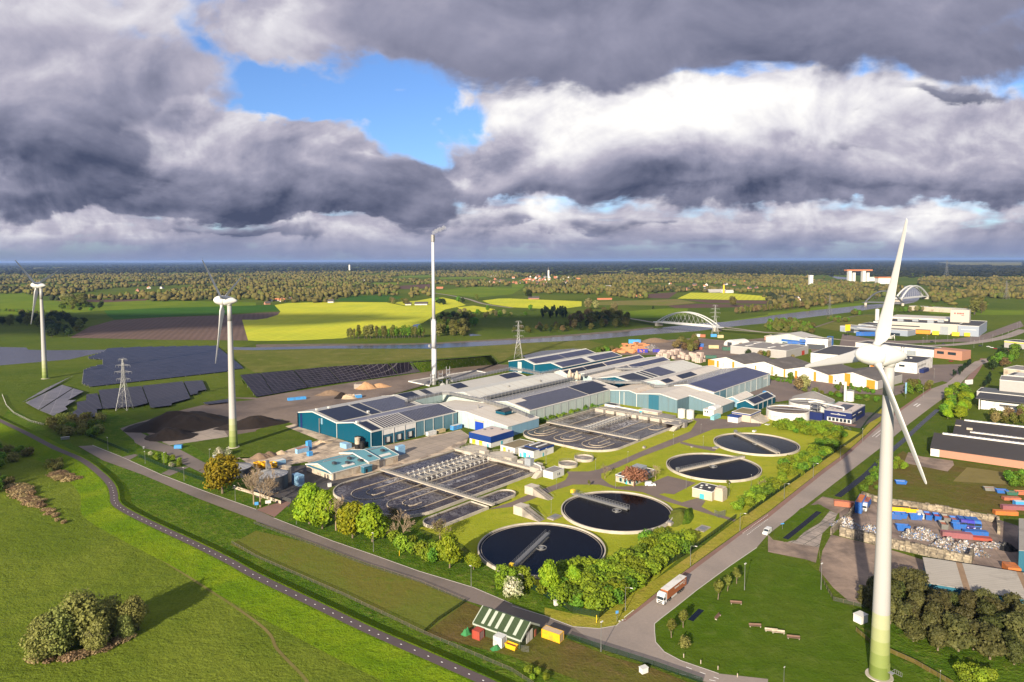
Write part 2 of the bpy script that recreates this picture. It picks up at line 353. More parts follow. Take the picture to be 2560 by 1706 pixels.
# ------------------------------------------------------------------ mesh building
class MB:
 def __init__(s):s.v=[];s.f=[];s.m=[]
 def poly(s,pts,m=0):
  i=len(s.v);s.v+=[tuple(p)for p in pts];s.f.append(tuple(range(i,i+len(pts))));s.m.append(m)
 def obox(s,o,ex,ey,ez,m=0,top=None):
  """box from corner o along three edge vectors"""
  o,ex,ey,ez=Vector(o),Vector(ex),Vector(ey),Vector(ez)
  i=len(s.v)
  s.v+=[tuple(o+ex*a+ey*b+ez*c)for c in(0,1)for b in(0,1)for a in(0,1)]
  flip=ex.cross(ey).dot(ez)<0
  for q in((0,2,3,1),(4,5,7,6),(0,1,5,4),(1,3,7,5),(3,2,6,7),(2,0,4,6)):
   q=tuple(reversed(q))if flip else q
   s.f.append(tuple(i+k for k in q));s.m.append(top if(top is not None and set(q)=={4,5,6,7})else m)
 def box(s,c,size,rot=0.0,m=0,top=None):
  """box standing on c, length along x turned by rot"""
  ex=Vector((cos(rot),sin(rot),0))*size[0];ey=Vector((-sin(rot),cos(rot),0))*size[1]
  s.obox(Vector(c)-ex*.5-ey*.5,ex,ey,Vector((0,0,size[2])),m,top)
 def frus(s,p0,p1,r0,r1,n=10,m=0,caps=True):
  p0,p1=Vector(p0),Vector(p1);d=(p1-p0)
  if d.length<1e-6:return
  d.normalize();a=d.orthogonal().normalized();b=d.cross(a)
  i=len(s.v)
  for p,r in((p0,r0),(p1,r1)):
   for k in range(n):
    t=2*pi*k/n;s.v.append(tuple(p+(a*cos(t)+b*sin(t))*r))
  for k in range(n):
   s.f.append((i+k,i+(k+1)%n,i+n+(k+1)%n,i+n+k));s.m.append(m)
  if caps:
   s.f.append(tuple(i+n-1-k for k in range(n)));s.m.append(m)
   s.f.append(tuple(i+n+k for k in range(n)));s.m.append(m)
 def path(s,pts,r,n=6,m=0):
  for a,b in zip(pts,pts[1:]):s.frus(a,b,r,r,n,m)
 def beam(s,a,b,w,h,m=0):
  """rectangular bar from a to b, w wide, h high, a and b on its bottom line"""
  a,b=Vector(a),Vector(b);d=b-a
  side=d.cross(Vector((0,0,1)))
  side=side.normalized()*w if side.length>1e-6 else Vector((w,0,0))
  up=Vector((0,0,h))if abs(d.normalized().z)<.95 else Vector((0,h,0))
  s.obox(a-side*.5,d,side,up,m)
 def prism(s,pts,z0,z1,m=0,mt=None,bottom=True):
  n=len(pts);i=len(s.v)
  area=sum(pts[k][0]*pts[(k+1)%n][1]-pts[(k+1)%n][0]*pts[k][1]for k in range(n))
  if area<0:pts=list(reversed(pts))
  s.v+=[(p[0],p[1],z0)for p in pts]+[(p[0],p[1],z1)for p in pts]
  for k in range(n):
   s.f.append((i+k,i+(k+1)%n,i+n+(k+1)%n,i+n+k));s.m.append(m)
  s.f.append(tuple(i+n+k for k in range(n)));s.m.append(m if mt is None else mt)
  if bottom:s.f.append(tuple(i+n-1-k for k in range(n)));s.m.append(m)
 def lathe(s,o,axis,prof,n=24,m=0):
  """prof: (distance along axis, radius) from o"""
  o,d=Vector(o),Vector(axis).normalized();a=d.orthogonal().normalized();b=d.cross(a)
  i=len(s.v)
  for t,r in prof:
   for k in range(n):
    g=2*pi*k/n;s.v.append(tuple(o+d*t+(a*cos(g)+b*sin(g))*max(r,.001)))
  for j in range(len(prof)-1):
   for k in range(n):
    s.f.append((i+j*n+k,i+j*n+(k+1)%n,i+(j+1)*n+(k+1)%n,i+(j+1)*n+k));s.m.append(m)
  s.f.append(tuple(i+n-1-k for k in range(n)));s.m.append(m)
  s.f.append(tuple(i+(len(prof)-1)*n+k for k in range(n)));s.m.append(m)
 def ring(s,c,r0,r1,z0,z1,n=64,m=0):
  i=len(s.v)
  for r,z in((r0,z0),(r1,z0),(r1,z1),(r0,z1)):
   for k in range(n):
    t=2*pi*k/n;s.v.append((c[0]+r*cos(t),c[1]+r*sin(t),z))
  for j in range(4):
   for k in range(n):
    a,b=j*n,((j+1)%4)*n
    s.f.append((i+a+k,i+a+(k+1)%n,i+b+(k+1)%n,i+b+k));s.m.append(m)
 def build(s,name,mats,parent=None,smooth=False,kind=None):
  off=Vector(parent.location)if parent else Vector((0,0,0))
  if parent and parent.parent:off+=Vector(parent.parent.location)
  me=bpy.data.meshes.new(name)
  me.from_pydata([(x-off.x,y-off.y,z-off.z)for x,y,z in s.v],[],s.f)
  for mm in(mats if isinstance(mats,(list,tuple))else[mats]):me.materials.append(MATS[mm])
  me.polygons.foreach_set('material_index',s.m)
  if smooth:me.polygons.foreach_set('use_smooth',[True]*len(s.f))
  o=bpy.data.objects.new(name,me);COL.objects.link(o)
  if parent:o.parent=parent
  if kind:o['kind']=kind
  return o
def tag(o,label,cat,group=None):
 o['label']=label;o['category']=cat
 if group:o['group']=group
 return o
def thing(name,label,cat,loc=(0,0,0),rz=0.0,group=None):
 o=bpy.data.objects.new(name,None);COL.objects.link(o);o.location=loc;o.rotation_euler=(0,0,rz)
 o.empty_display_size=.5
 return tag(o,label,cat,group)
def dup(root,loc,rz=0.0,label=None,group=None,scale=None):
 r=root.copy();COL.objects.link(r);r.location=loc;r.rotation_euler=(0,0,rz)
 if scale is not None:r.scale=scale if isinstance(scale,(tuple,list))else(scale,)*3
 if label:r['label']=label
 if group:r['group']=group
 for ch in list(root.children):
  c=ch.copy();COL.objects.link(c);c.parent=r
  for gch in ch.children:
   d=gch.copy();COL.objects.link(d);d.parent=c
 return r
ZUSED=set()
def sheet(name,s,z,m,kind='structure',pts=None):
 b=MB();p=pts or PTS(s)
 while round(z,4)in ZUSED:z+=.0013
 ZUSED.add(round(z,4))
 b.poly([(q[0],q[1],z)for q in p]);o=b.build(name,m)
 n=o.data.polygons[0].normal
 if n.z<0:o.data.flip_normals()
 o['kind']=kind;return o
def smoothline(pts,n=6):
 """Catmull-Rom through points"""
 q=[pts[0]]+list(pts)+[pts[-1]];out=[]
 for i in range(1,len(q)-2):
  a,b,c,d=q[i-1],q[i],q[i+1],q[i+2]
  for k in range(n):
   t=k/n
   out.append(.5*((2*b)+(c-a)*t+(2*a-5*b+4*c-d)*t*t+(3*b-a-3*c+d)*t**3))
 out.append(pts[-1]);return out
def ribbon(name,pts,w,z,m,kind='structure',smooth=True,w2=None):
 pts=[Vector((p[0],p[1],0))for p in pts]
 if smooth:pts=smoothline(pts)
 b=MB();L_,R_=[],[]
 for i,p in enumerate(pts):
  d=(pts[min(i+1,len(pts)-1)]-pts[max(i-1,0)]).normalized();nrm=Vector((-d.y,d.x,0))
  ww=w if w2 is None else w+(w2-w)*i/(len(pts)-1)
  L_.append(p+nrm*ww/2);R_.append(p-nrm*ww/2)
 for i in range(len(pts)-1):
  b.poly([(q.x,q.y,z)for q in(R_[i],R_[i+1],L_[i+1],L_[i])])
 o=b.build(name,m)
 if kind:o['kind']=kind
 return o
def ang(a,b):return atan2(b[1]-a[1],b[0]-a[0])
# ------------------------------------------------------------------ material list
grass('ground',(0.05566,0.08694,0.00972),(0.08602,0.1118,0.01296),(0.1012,0.0828,0.0243),s1=.004,s2=.12,s3=.9,third=.35)
grass('meadow',(.088,.122,.012),(.122,.152,.018),(.045,.072,.010),s1=.02,s2=.20,s3=1.1,bump=1.0,tuft=.5,third=.5)
grass('dike_grass',(0.0765,0.1354,0.00504),(0.1173,0.1661,0.00756),(0.051,0.0874,0.00756),s1=.05,s2=.3,s3=1.6,bump=1.0,tuft=.5)
grass('rough_grass',(0.04657,0.09476,0.0072),(0.07762,0.1219,0.01008),(0.1139,0.1083,0.0288),s1=.06,s2=.35,s3=1.3,bump=1.0,tuft=.7,a=.7)
grass('lawn',(0.2145,0.2415,0.018),(0.2665,0.2678,0.027),(0.143,0.1837,0.0135),s1=.03,s2=.16,s3=1.4,bump=.5,a=.35,tuft=.25)
grass('verge',(0.2125,0.2058,0.022),(0.275,0.2254,0.045),(0.125,0.147,0.015),s1=.05,s2=.3,s3=1.5,bump=.6)
grass('olive_grass',(0.08925,0.105,0.018),(0.1208,0.12,0.0288),(0.1575,0.13,0.054),s1=.012,s2=.06,s3=.5,bump=.8,third=.5)
grass('paddock',(.115,.110,.022),(.100,.120,.020),(.075,.105,.012),s1=.03,s2=.25,s3=1.2,bump=.4,tuft=.22,a=.25)
grass('trodden',(0.09775,0.075,0.022),(0.08625,0.09,0.016),(0.1092,0.072,0.035),s1=.04,s2=.22,s3=1.1,bump=.6,tuft=.3)
grass('park_grass',(0.05115,0.0936,0.0054),(0.06479,0.0972,0.00972),(0.08525,0.1044,0.0243),s1=.03,s2=.18,s3=1.2,bump=.5,tuft=.3,third=.4)
grass('green_crop',(.030,.085,.010),(.040,.100,.012),s1=.01,s2=.05,s3=.5,bump=.4,tuft=.15)
grass('green_pasture',(0.09036,0.1418,0.00972),(0.1222,0.1653,0.01296),s1=.006,s2=.05,s3=.4,bump=.3,tuft=.15)
grass('tan_field',(.16,.13,.05),(.13,.14,.03),s1=.01,s2=.05,s3=.4,bump=.3,tuft=.15)
def crop_rows(name,c1,c2,per,rot,amt,s1=.008,lines=None):
 s=NT(name);p=s.pos(rot=rot);x,y,z=s.xyz(p)
 n1=s.noise(p,s1,5,.65,.8);n2=s.noise(s.pos(rot=rot,scale=(1,.05,1)),.12,4,.7);n3=s.noise(p,.6,2,.6)
 c=s.mix(s.map(n1,.34,.68),c1,c2);c=s.vary(c,n2,amt);c=s.vary(c,n3,.12)
 w=s.math('SINE',s.math('MULTIPLY',x,2*pi/per));c=s.vary(c,s.math('MULTIPLY_ADD',w,.5,.5),amt*.5)
 s.bump(w,.25,.3)
 return s.done(c,.9,0,.1)
crop_rows('bright_crop',(.44,.43,.026),(.34,.37,.026),14,radians(22),.2)
crop_rows('ploughed',(.125,.082,.066),(.105,.070,.055),9,radians(-20),.18)
crop_rows('far_plough',(.10,.058,.045),(.085,.05,.04),9,radians(40),.1)
paving('asphalt',(0.2516,0.208,0.1806),(0.204,0.1716,0.1513),s1=.03,s2=1.2,var=.16)
paving('service_asphalt',(0.1552,0.1254,0.1102),(0.1207,0.1008,0.08904),s1=.04,s2=1.0,var=.18)
paving('path_asphalt',(0.0861,0.0651,0.0672),(0.0735,0.0567,0.0588),s1=.05,s2=1.5,var=.14)
paving('plant_asphalt',(0.1552,0.1188,0.1029),(0.1265,0.099,0.0882),s1=.05,s2=1.0,var=.16)
paving('dark_asphalt',(.055,.050,.052),(.075,.066,.062),s1=.05,s2=.8,var=.2)
paving('red_paving',(.20,.115,.090),(.165,.100,.082),s1=.06,s2=1.2,var=.2)
paving('yard_concrete',(.50,.395,.29),(.17,.135,.11),s1=.10,s2=.45,joint=.35,rot=GA,size=6,var=.22)
paving('grey_concrete',(0.286,0.2363,0.195),(0.2255,0.189,0.16),s1=.05,s2=.7,joint=.3,rot=GA,size=8,var=.15)
paving('soil_yard',(.165,.125,.100),(.110,.084,.070),s1=.03,s2=.3,var=.3)
paving('rubble_yard',(0.25,0.184,0.1418),(0.125,0.0943,0.0777),s1=.07,s2=.35,var=.35)
paving('old_slabs',(.30,.25,.215),(.16,.14,.125),s1=.09,s2=.6,joint=.75,rot=radians(48),size=4,var=.3)
paving('depot_floor',(0.2313,0.1725,0.1408),(0.1063,0.0805,0.0704),s1=.06,s2=.4,joint=.25,rot=radians(20),size=5,var=.3)
paving('gravel_bank',(.13,.10,.075),(.085,.07,.055),s1=.1,s2=.5,var=.3)
plain('road_paint',(.72,.70,.66),.7,var=.2,scale=2)
plain('kerb',(.40,.37,.34),.8,var=.2,scale=1)
paving('concrete',(.42,.375,.31),(.33,.295,.25),s1=.18,s2=1.1,var=.18)
paving('old_concrete',(.30,.265,.225),(.19,.17,.15),s1=.16,s2=.8,var=.3)
water('canal_water',(.045,.042,.050),.22,.5,.10)
water('ditch_water',(.008,.008,.010),.12,1.0,.1,spec=.12)
water('clarifier_water',(.0025,.0022,.0030),.10,1.2,.10,spec=.07)
water('basin_water',(.026,.017,.013),.16,.8,.18,foam=.30,spec=.22)
water('aerated_water',(.034,.024,.019),.25,.9,.35,foam=1.0,spec=.22)
# ------------------------------------------------------------------ ground, fields, water (sheets a little above one another)
gb=MB();R_=70000.0
gb.poly([(-R_,-2500,0),(R_,-2500,0),(R_,R_,0),(-R_,R_,0)]);gb.build('ground','ground',kind='structure')
def sh(name,m,s,z):return sheet(name,s,z,m)
# foreground
sh('meadow','meadow',"E -300 -40 A 0 1530 E 0 190 250 310 500 440 740 545 900 660 1010 760 1040 850 1050 930 1100 990 1250 1070 1500 1190 1800 1330 2100 1480 J 0 590 500 830 1000 1070 1500 1290 2000 1510 2500 1740 J 2500 2000 I -400 2000",.02)
sh('rough_verge','rough_grass',"E 0 190 250 310 500 440 740 545 900 660 1010 760 1040 850 1050 930 1100 990 1250 1070 1500 1190 1800 1330 2100 1480 J 0 590 500 830 1000 1070 1500 1290 2000 1510 2500 1740 K 700 1700 0 1330 J 1545 1125 800 770 0 420 E 2110 1330 2353 1200 J 400 260 0 90 E 1800 900 1310 690 950 560 700 430 400 260 100 60",.03)
sh('paddock','paddock',"E 2110 1330 2353 1205 J 500 290 1000 480 1500 640 1930 830 1545 1125 800 770 300 530 0 410",.04)
sh('barn_yard','trodden',"J 1930 830 2353 1000 K 500 1170 900 1330 1300 1440 1600 1560 1900 1700 1200 1760 K 0 1330 J 1545 1125",.045)
sh('roadside_grass','rough_grass',"E 850 420 1100 520 1480 690 1900 850 2353 1010 J 165 60 700 270 1080 400 1500 550 2000 700 2353 850 K 300 960 560 1060 800 1078 K 800 900 400 720 0 560 J 1900 400 1100 -40 E 2300 760 1500 250 1000 120 900 300",.035)
sh('plant_lawn','lawn',"F 1500 1180 2110 1010 2353 920 G -60 830 0 700 480 720 0 480 300 440 0 230 900 -20 1500 120 1950 150 2353 150 P 900 500 1300 540 1900 660 2280 740 P 1650 1080 990 1550 G 2060 1100 K 1650 330 1200 720 800 1000 560 930 300 720 0 560 J 2353 620 2100 480 1900 300",.045)
sh('road_verge','verge',"K 800 1078 960 1050 1300 760 1640 500 2100 170 H 0 1030 500 640 720 480 1050 180 1060 60 860 300 500 560 0 920 K 2060 80 1640 400 1150 740 780 985 300 880 300 960 560 1060",.05)
sh('park','park_grass',"K 1310 1100 1310 1030 1370 980 1500 880 1700 720 2000 500 2250 330 L 60 390 350 450 470 560 520 640 600 800 800 900 850 1150 1200 1350 1650 1620 1800 1800 L 0 1700 0 1540 K 1900 1490 1550 1370 1400 1290 1320 1200",.04)
sh('grove_floor','rough_grass',"L 800 900 850 600 1000 500 1300 560 1480 640 2353 860 2500 1800 1700 1800 1200 1350 850 1150",.04)
sh('scrap_meadow','trodden',"H 880 860 1060 600 1240 470 1400 560 1700 560 2353 650 2500 1000 2353 1060 2100 1060 1140 900",.04)
sh('dry_grass','tan_field',"H 1830 620 2353 690 2353 790 1700 750",.045)
# canal side and beyond
sh('canal_meadow','olive_grass',"A 2100 1000 B 0 1020 600 1005 1100 1005 1600 1005 2000 985 2353 962 C 0 957 700 925 850 960 700 1010 0 1060 B 2250 1130 2170 1050 1200 1130 0 1220 A 2353 1230 2200 1130",.05)
sh('canal','canal_water',"A 2100 985 B 0 990 640 975 1200 970 1600 960 2000 940 2353 920 C 0 925 600 880 1000 850 1300 815 1700 770 1950 755 2353 705 D 0 700 400 650 700 620 900 598 1050 590 1160 588 1140 600 1060 620 800 660 400 710 0 760 C 2353 765 2000 800 1700 840 1200 875 700 920 0 955 B 2353 960 2000 980 1600 1000 1100 1000 600 1000 0 1015 A 2100 1010",.06)
sh('lake','canal_water',"A -300 985 0 985 240 990 260 1010 440 1015 1040 1010 640 1100 0 1155 -300 1200",.06)
sh('far_bank','gravel_bank',"B 0 962 640 955 1200 955 1600 948 2000 925 2353 905 C 0 908 600 865 1000 832 1300 800 1300 815 1000 850 600 880 0 925 B 2353 920 2000 940 1600 960 1200 970 640 975 0 990",.055)
# fields behind the canal
sh('bright_field','bright_crop',"A 2225 735 B 0 735 100 722 200 690 225 660 170 600 300 580 700 572 1200 575 1370 610 1600 600 1740 640 1660 680 1600 720 1540 760 1430 800 1100 835 800 905 400 925 0 930 A 2280 925",.07)
sh('bright_field','bright_crop',"B 1230 575 1480 560 1600 538 1720 530 1840 555 1930 600 1740 640 1600 600 1380 606",.075)
sh('bright_field','bright_crop',"B 2080 560 2230 540 2353 538 C 0 540 640 565 640 610 420 640 0 620 B 2353 620 2150 590",.07)
sh('bright_field','bright_crop',"B 1850 620 2000 605 2100 620 2200 640 2150 665 1900 660",.075)
sh('ploughed_field','ploughed',"A 640 900 820 800 1050 738 1500 712 2100 692 2353 672 B 220 662 200 690 100 722 0 735 A 2225 735 2280 925 1500 920",.07)
sh('green_field','green_crop',"A 960 650 1500 625 2353 605 B 0 600 170 600 225 655 0 665 A 2353 668 1500 708 1050 732 990 700",.065)
sh('green_field','green_crop',"B 700 560 900 515 1220 510 1370 525 1200 570",.065)
sh('pasture','green_pasture',"A 0 500 220 490 400 560 960 565 1340 555 2353 575 2353 602 960 648 700 670 400 660 0 720",.06)
sh('bare_field','far_plough',"A 740 550 1360 545 1340 558 960 575 480 560",.065)
sh('pasture','green_pasture',"B 1640 470 2000 430 2353 440 C 0 405 120 405 100 440 B 2353 500 2050 530 1660 495",.06)
sh('bare_field','far_plough',"B 1290 425 1600 405 1600 445 1300 455",.065)
sh('tan_field','tan_field',"C 800 570 1000 560 1530 545 1700 580 1430 605 1000 600 800 600",.06)
sh('pasture','green_pasture',"C 1000 660 1430 630 1620 630 1600 700 1400 720 1100 720",.06)
sh('bright_field','bright_crop',"C 1520 540 1640 485 2000 490 2353 520 2353 555 2000 552",.065)
sh('bare_field','far_plough',"C 1590 552 2000 552 2353 560 D 230 560 230 590 C 2353 590 1800 580",.07)
sh('bare_field','far_plough',"C 1230 500 1520 480 1440 540 1230 535",.065)
sh('bare_field','far_plough',"C 1430 605 1700 588 2353 600 2353 615 1800 625 1500 628",.068)
sh('canal_bank','green_pasture',"C 1950 750 2353 690 D 0 672 400 625 760 585 950 580 900 598 700 620 400 650 0 698 C 2353 703 1950 756",.058)
sh('flowered_meadow','green_pasture',"D 1450 650 1900 640 2353 650 2353 690 1900 690 1500 680",.06)
sh('meadow_strip','olive_grass',"D 440 800 800 690 1010 690 1200 700 900 760 640 840",.06)
# roads, yards, paths
sh('service_road','service_asphalt',"E 720 428 850 420 1100 520 1480 690 1900 850 2353 1010 F 165 1085 J 700 270 1080 400 1500 550 2000 700 2353 850 K 300 960 560 1060 800 1078 830 1270 560 1150 250 1060 J 2353 950 1940 820 1500 640 1000 465 500 278 0 90 E 2353 1110 1800 900 1310 690 950 560",.10)
sh('road','asphalt',"K 560 1060 800 1078 960 1050 1000 1010 1300 790 1600 560 2100 200 H 0 1060 500 665 720 505 1050 215 1500 -100 D 1640 1320 1760 1220 1900 1120 2030 1085 2080 1100 1960 1150 1850 1240 1720 1370 1480 1560 H 1590 0 1300 220 1050 430 500 855 0 1240 K 2250 330 2000 500 1700 720 1500 880 1370 980 1310 1030 1310 1100 1320 1200 1400 1290 1550 1370 1900 1490 L 0 1540 L 0 1700 K 1750 1560 1300 1410 1000 1320 830 1270",.11)
sh('bike_lane','red_paving',"K 1000 1010 1300 770 1600 540 2100 180 H 0 1040 500 645 720 485 1050 195 1500 -115 1500 -95 1050 225 720 520 500 685 0 1090 K 2100 215 1640 560 1300 810 1040 1010",.125)
sh('yard','yard_concrete',"S 100 520 700 500 950 380 1400 240 900 40 1050 0 F 390 245 1045 450 1880 275 1960 330 1930 400 1840 450 1430 580 1190 640 1000 690 700 745 500 600 470 570 300 600 0 640 E 2200 530",.07)
sh('concrete_apron','grey_concrete',"F 1200 430 1890 280 1960 340 1700 470 1430 560 1250 520",.085)
sh('tank_yard','dark_asphalt',"F 460 600 700 745 1190 650 1200 670 700 800 600 870 330 930 300 990 200 900 0 900 0 640",.08)
sh('plant_entrance','red_paving',"F 0 1010 170 1080 330 940 250 930",.105)
sh('soil_yard','soil_yard',"E 1480 380 1250 250 1480 140 1900 40 2353 0 A 2070 1450 B 0 1450 700 1340 1300 1245 1520 1205 1530 1340 1200 1440 560 1560 F 390 110 395 245 240 180 0 280 E 2353 290 2110 330 1560 420",.06)
sh('wet_patch','grey_concrete',"E 1490 390 1560 420 2100 340 2000 200 1700 260",.07)
sh('haul_road','service_asphalt',"E 1480 150 1200 230 1105 265 1230 370 1240 395 1340 450 1500 480 1700 600 1890 690 1920 600 1620 440 1350 360 1350 330 1210 265 1300 230 1480 180",.085)
sh('gate_path','service_asphalt',"E 1110 530 1240 500 1270 510 1180 560",.105)
sh('gate_path','service_asphalt',"E 1480 680 1600 620 1750 615 1560 700",.107)
sh('soil_strip','soil_yard',"B 560 1400 1300 1245 2100 1140 2353 1150 C 0 1190 B 1800 1250 1500 1350 1200 1440",.055)
sh('plant_path','plant_asphalt',"F 2130 1010 G 0 940 200 850 400 780 490 740 520 690 500 660 700 660 800 640 900 600 1200 470 1450 370 1640 290 1700 200 1640 170 1900 175 2300 215 2280 245 1850 270 1600 370 1200 520 980 620 900 650 820 680 820 720 900 780 960 800 1220 790 1430 700 1690 765 1490 870 1400 860 1350 870 1560 945 1700 905 1780 930 1740 985 1850 1040 2060 1100 2040 1120 1850 1065 1540 970 1400 930 1200 850 950 820 800 780 560 780 400 830 200 910 0 985",.10)
sh('plant_path','plant_asphalt',"G 1560 385 1700 420 1890 440 1860 475 1660 435 1540 400",.102)
sh('depot_yard','depot_floor',"T -10 480 130 430 290 285 2020 610 2300 700 2353 1400 1660 1195 0 720",.075)
sh('lower_depot','rubble_yard',"L 470 540 500 360 580 210 1000 310 1480 460 1480 640 1100 560 850 850 740 820 600 700",.07)
sh('slab_road','old_slabs',"H 180 1310 480 1130 570 1020 640 1050 600 1130 500 1230 470 1360 430 1460",.09)
sh('depot_drive','rubble_yard',"H 380 980 500 890 600 910 740 980 640 1050 540 1000 460 960",.10)
sh('depot_drive','rubble_yard',"H 0 1240 50 1290 180 1310 470 1360 440 1500 350 1470 0 1400 K 2353 330",.105)
sh('asphalt_patch','rubble_yard',"H 1250 580 1290 480 1400 520 1700 560 1710 600 1650 660",.06)
sh('far_yard','plant_asphalt',"R 380 1210 1000 1240 1900 1400 R 2353 1300 Q 500 1000 900 900 1650 880 1500 960 1350 1080 1000 1180 Q 450 1350 R 1300 1420 900 1500 500 1560 P 860 260 500 120 720 20",.06)
sh('industrial_yard','soil_yard',"C 1000 1000 1300 930 1700 900 2000 930 2353 900 2353 1000 1900 1090 1500 1110 1450 1060 1000 1060",.06)
sh('works_yard','plant_asphalt',"R 1450 560 1900 640 Q 500 545 1300 520 1700 470 2300 250 2353 330 1700 560 1200 560 600 590 R 2000 800 1000 830 960 740 1400 740",.06)
ribbon('railway',PTS("C 1940 800 2353 855 D 0 850 400 890 800 930 R 1900 660 Q 600 600"),9,.08,'grey_concrete')
ribbon('roundabout_road',PTS("Q 600 620 1200 610 1700 560 2100 480 2353 380"),14,.09,'asphalt')
ribbon('far_road',PTS("B 1640 490 1780 510 1950 545 2100 590 2353 625"),10,.09,'asphalt')
ribbon('sand_track',PTS("D 430 805 600 750 800 700 980 685"),5,.08,'gravel_bank')
ribbon('depot_street',PTS("Q 480 1040 1050 1080 1280 1150 1500 1190"),10,.08,'plant_asphalt')
ribbon('right_cycleway',PTS("D 1980 1090 1900 1220 1750 1400 1650 1500"),5,.10,'red_paving')
BIKE=PTS("E -120 130 0 190 250 310 500 440 740 545 900 660 1010 770 1045 860 1052 930 1100 985 1250 1070 1500 1190 1800 1330 2100 1480 J 0 590 500 830 1000 1070 1500 1290 2000 1510 2500 1740",1.8)
db=MB();BS_=smoothline([Vector((q.x,q.y,0))for q in BIKE]);pr_=[]
for i,q in enumerate(BS_):
 d=(BS_[min(i+1,len(BS_)-1)]-BS_[max(i-1,0)]).normalized();nn_=Vector((-d.y,d.x,0));pr_.append([q+nn_*o+Vector((0,0,z))for o,z in((-13,.032),(-6,1.0),(-2.3,1.76),(2.3,1.76),(4.2,.9),(6.8,.034))])
for r0,r1 in zip(pr_,pr_[1:]):
 for k in range(5):db.poly([r0[k],r1[k],r1[k+1],r0[k+1]])
o=db.build('dike','dike_grass',kind='structure')
ribbon('bike_path',BIKE,3.2,1.8,'path_asphalt')
ribbon('ditch',PTS("H 640 890 900 690 1050 540 1250 370 1400 230 1560 90"),3.0,.06,'ditch_water',smooth=False)
ribbon('pond_ditch',PTS("H 160 1280 300 1170 470 1030"),2.2,.13,'ditch_water',smooth=False)
sh('ditch_bank','park_grass',"H 50 1260 60 1220 300 1000 400 970 480 965 530 1000 480 1070 260 1290 150 1310",.115)
ribbon('pond_ditch',PTS("K 1640 1000 1740 900"),1.8,.06,'ditch_water',smooth=False)
ribbon('dry_furrow',PTS("E 730 760 800 900 840 1080 1000 1190 1250 1330 1500 1480 J 0 1010 200 1270 420 1500 520 1640"),.9,.06,'tan_field')
sh('boat_basin','canal_water',"U 280 690 320 660 420 645 370 690 460 740 330 720",.065)
sh('boat_basin','canal_water',"U 1120 800 1180 795 1320 815 1150 830",.065)
ribbon('far_canal',PTS("D 1150 590 1270 560 1310 500 1290 460 1250 425"),46,.07,'canal_water',w2=60)
sh('far_canal','canal_water',"D 535 316 590 335 780 350 780 368 640 360 570 335",.07)
# painted markings
dm=MB();sp=smoothline([Vector((p.x,p.y,0))for p in BIKE],12);acc=0
for a,b in zip(sp,sp[1:]):
 acc+=(b-a).length
 if acc>3.6 and b.y<330:
  acc=0;d=(b-a).normalized();nn_=Vector((-d.y,d.x,0))
  dm.poly([(q.x,q.y,1.81)for q in(b-d*.28-nn_*.14,b+d*.28-nn_*.14,b+d*.28+nn_*.14,b-d*.28+nn_*.14)])
dm.build('path_marking','road_paint',kind='structure')
rm=MB()
def dash(s,w=.16,on=1.0,off=1.0,z=.135):
 p=PTS(s)
 for a,b in zip(p,p[1:]):
  d=b-a;L_=d.length;d.normalize();n_=Vector((-d.y,d.x,0))*w/2;t=0
  while t<L_:
   e=min(t+on,L_);q0,q1=a+d*t,a+d*e
   rm.poly([(q.x,q.y,z)for q in(q0-n_,q1-n_,q1+n_,q0+n_)]);t+=on+off
dash("K 2120 200 2353 30",.2,.8,.8);dash("K 2160 215 2353 70",.2,.8,.8)
dash("H 960 340 1050 270",.25,30,0);dash("H 990 345 1050 300",.25,30,0);dash("H 1340 55 1375 35",.7,30,0);dash("H 1365 65 1400 40",.7,30,0)
dash("K 1540 1490 1900 1566",.2,1.6,2.2);dash("K 1600 1430 1900 1540",.2,1.6,2.2);dash("K 1030 975 1120 905",.18,30,0);dash("K 980 1010 1040 990",.5,.6,.6)
rm.build('road_marking','road_paint',kind='structure')
# kerbs: real steps along the roads
kb=MB()
def kerbline(s):
 p=PTS(s)
 for a,b in zip(p,p[1:]):kb.beam(a,b,.22,.14)
kerbline("E 850 418 1100 518 1480 688 1900 848 2353 1008");kerbline("J 165 58 700 268 1080 398 1500 548 2000 698 2353 848");kerbline("K 0 868 300 958 560 1058 800 1076 960 1048 1000 1008")
kerbline("K 1310 1100 1320 1200 1400 1290 1550 1370 1900 1490");kerbline("K 1310 1098 1310 1030 1370 980 1500 880 1700 720 2000 500 2250 330")
kb.build('kerb','kerb',kind='structure')
# ------------------------------------------------------------------ more materials
plain('turbine_white',(.33,.32,.31),.45,var=.06,scale=.15,obj=False);plain('blade_white',(.52,.51,.49),.45,var=.04,scale=.15,obj=False)
for k,c in enumerate([(.31,.32,.19),(.27,.29,.14),(.22,.25,.09),(.17,.21,.06),(.12,.16,.035)]):plain('turbine_green_%d'%k,c,.5,var=.06,obj=False)
plain('grey_metal',(.32,.32,.33),.45,.4,var=.15,obj=False);plain('dark_metal',(.055,.06,.07),.5,.2,var=.2,obj=False);plain('white_paint',(.50,.49,.46),.5,var=.10,obj=False)
plain('galvanised',(.22,.22,.22),.45,.5,var=.2,scale=1.5,obj=False);plain('chimney_grey',(.50,.50,.52),.5,var=.08,scale=.1,obj=False);plain('cap_steel',(.26,.25,.24),.5,.4,obj=False)
plain('glass',(.02,.03,.04),.08,var=.2,obj=False,spec=.6);plain('black',(.012,.012,.013),.5,obj=False)
cladding('teal',(.0015,.058,.098),.6,dirt=(.006,.066,.098));cladding('teal_side',(.028,.100,.155),.6,var=.14);cladding('grey_teal',(.095,.185,.225),.6,var=.14)
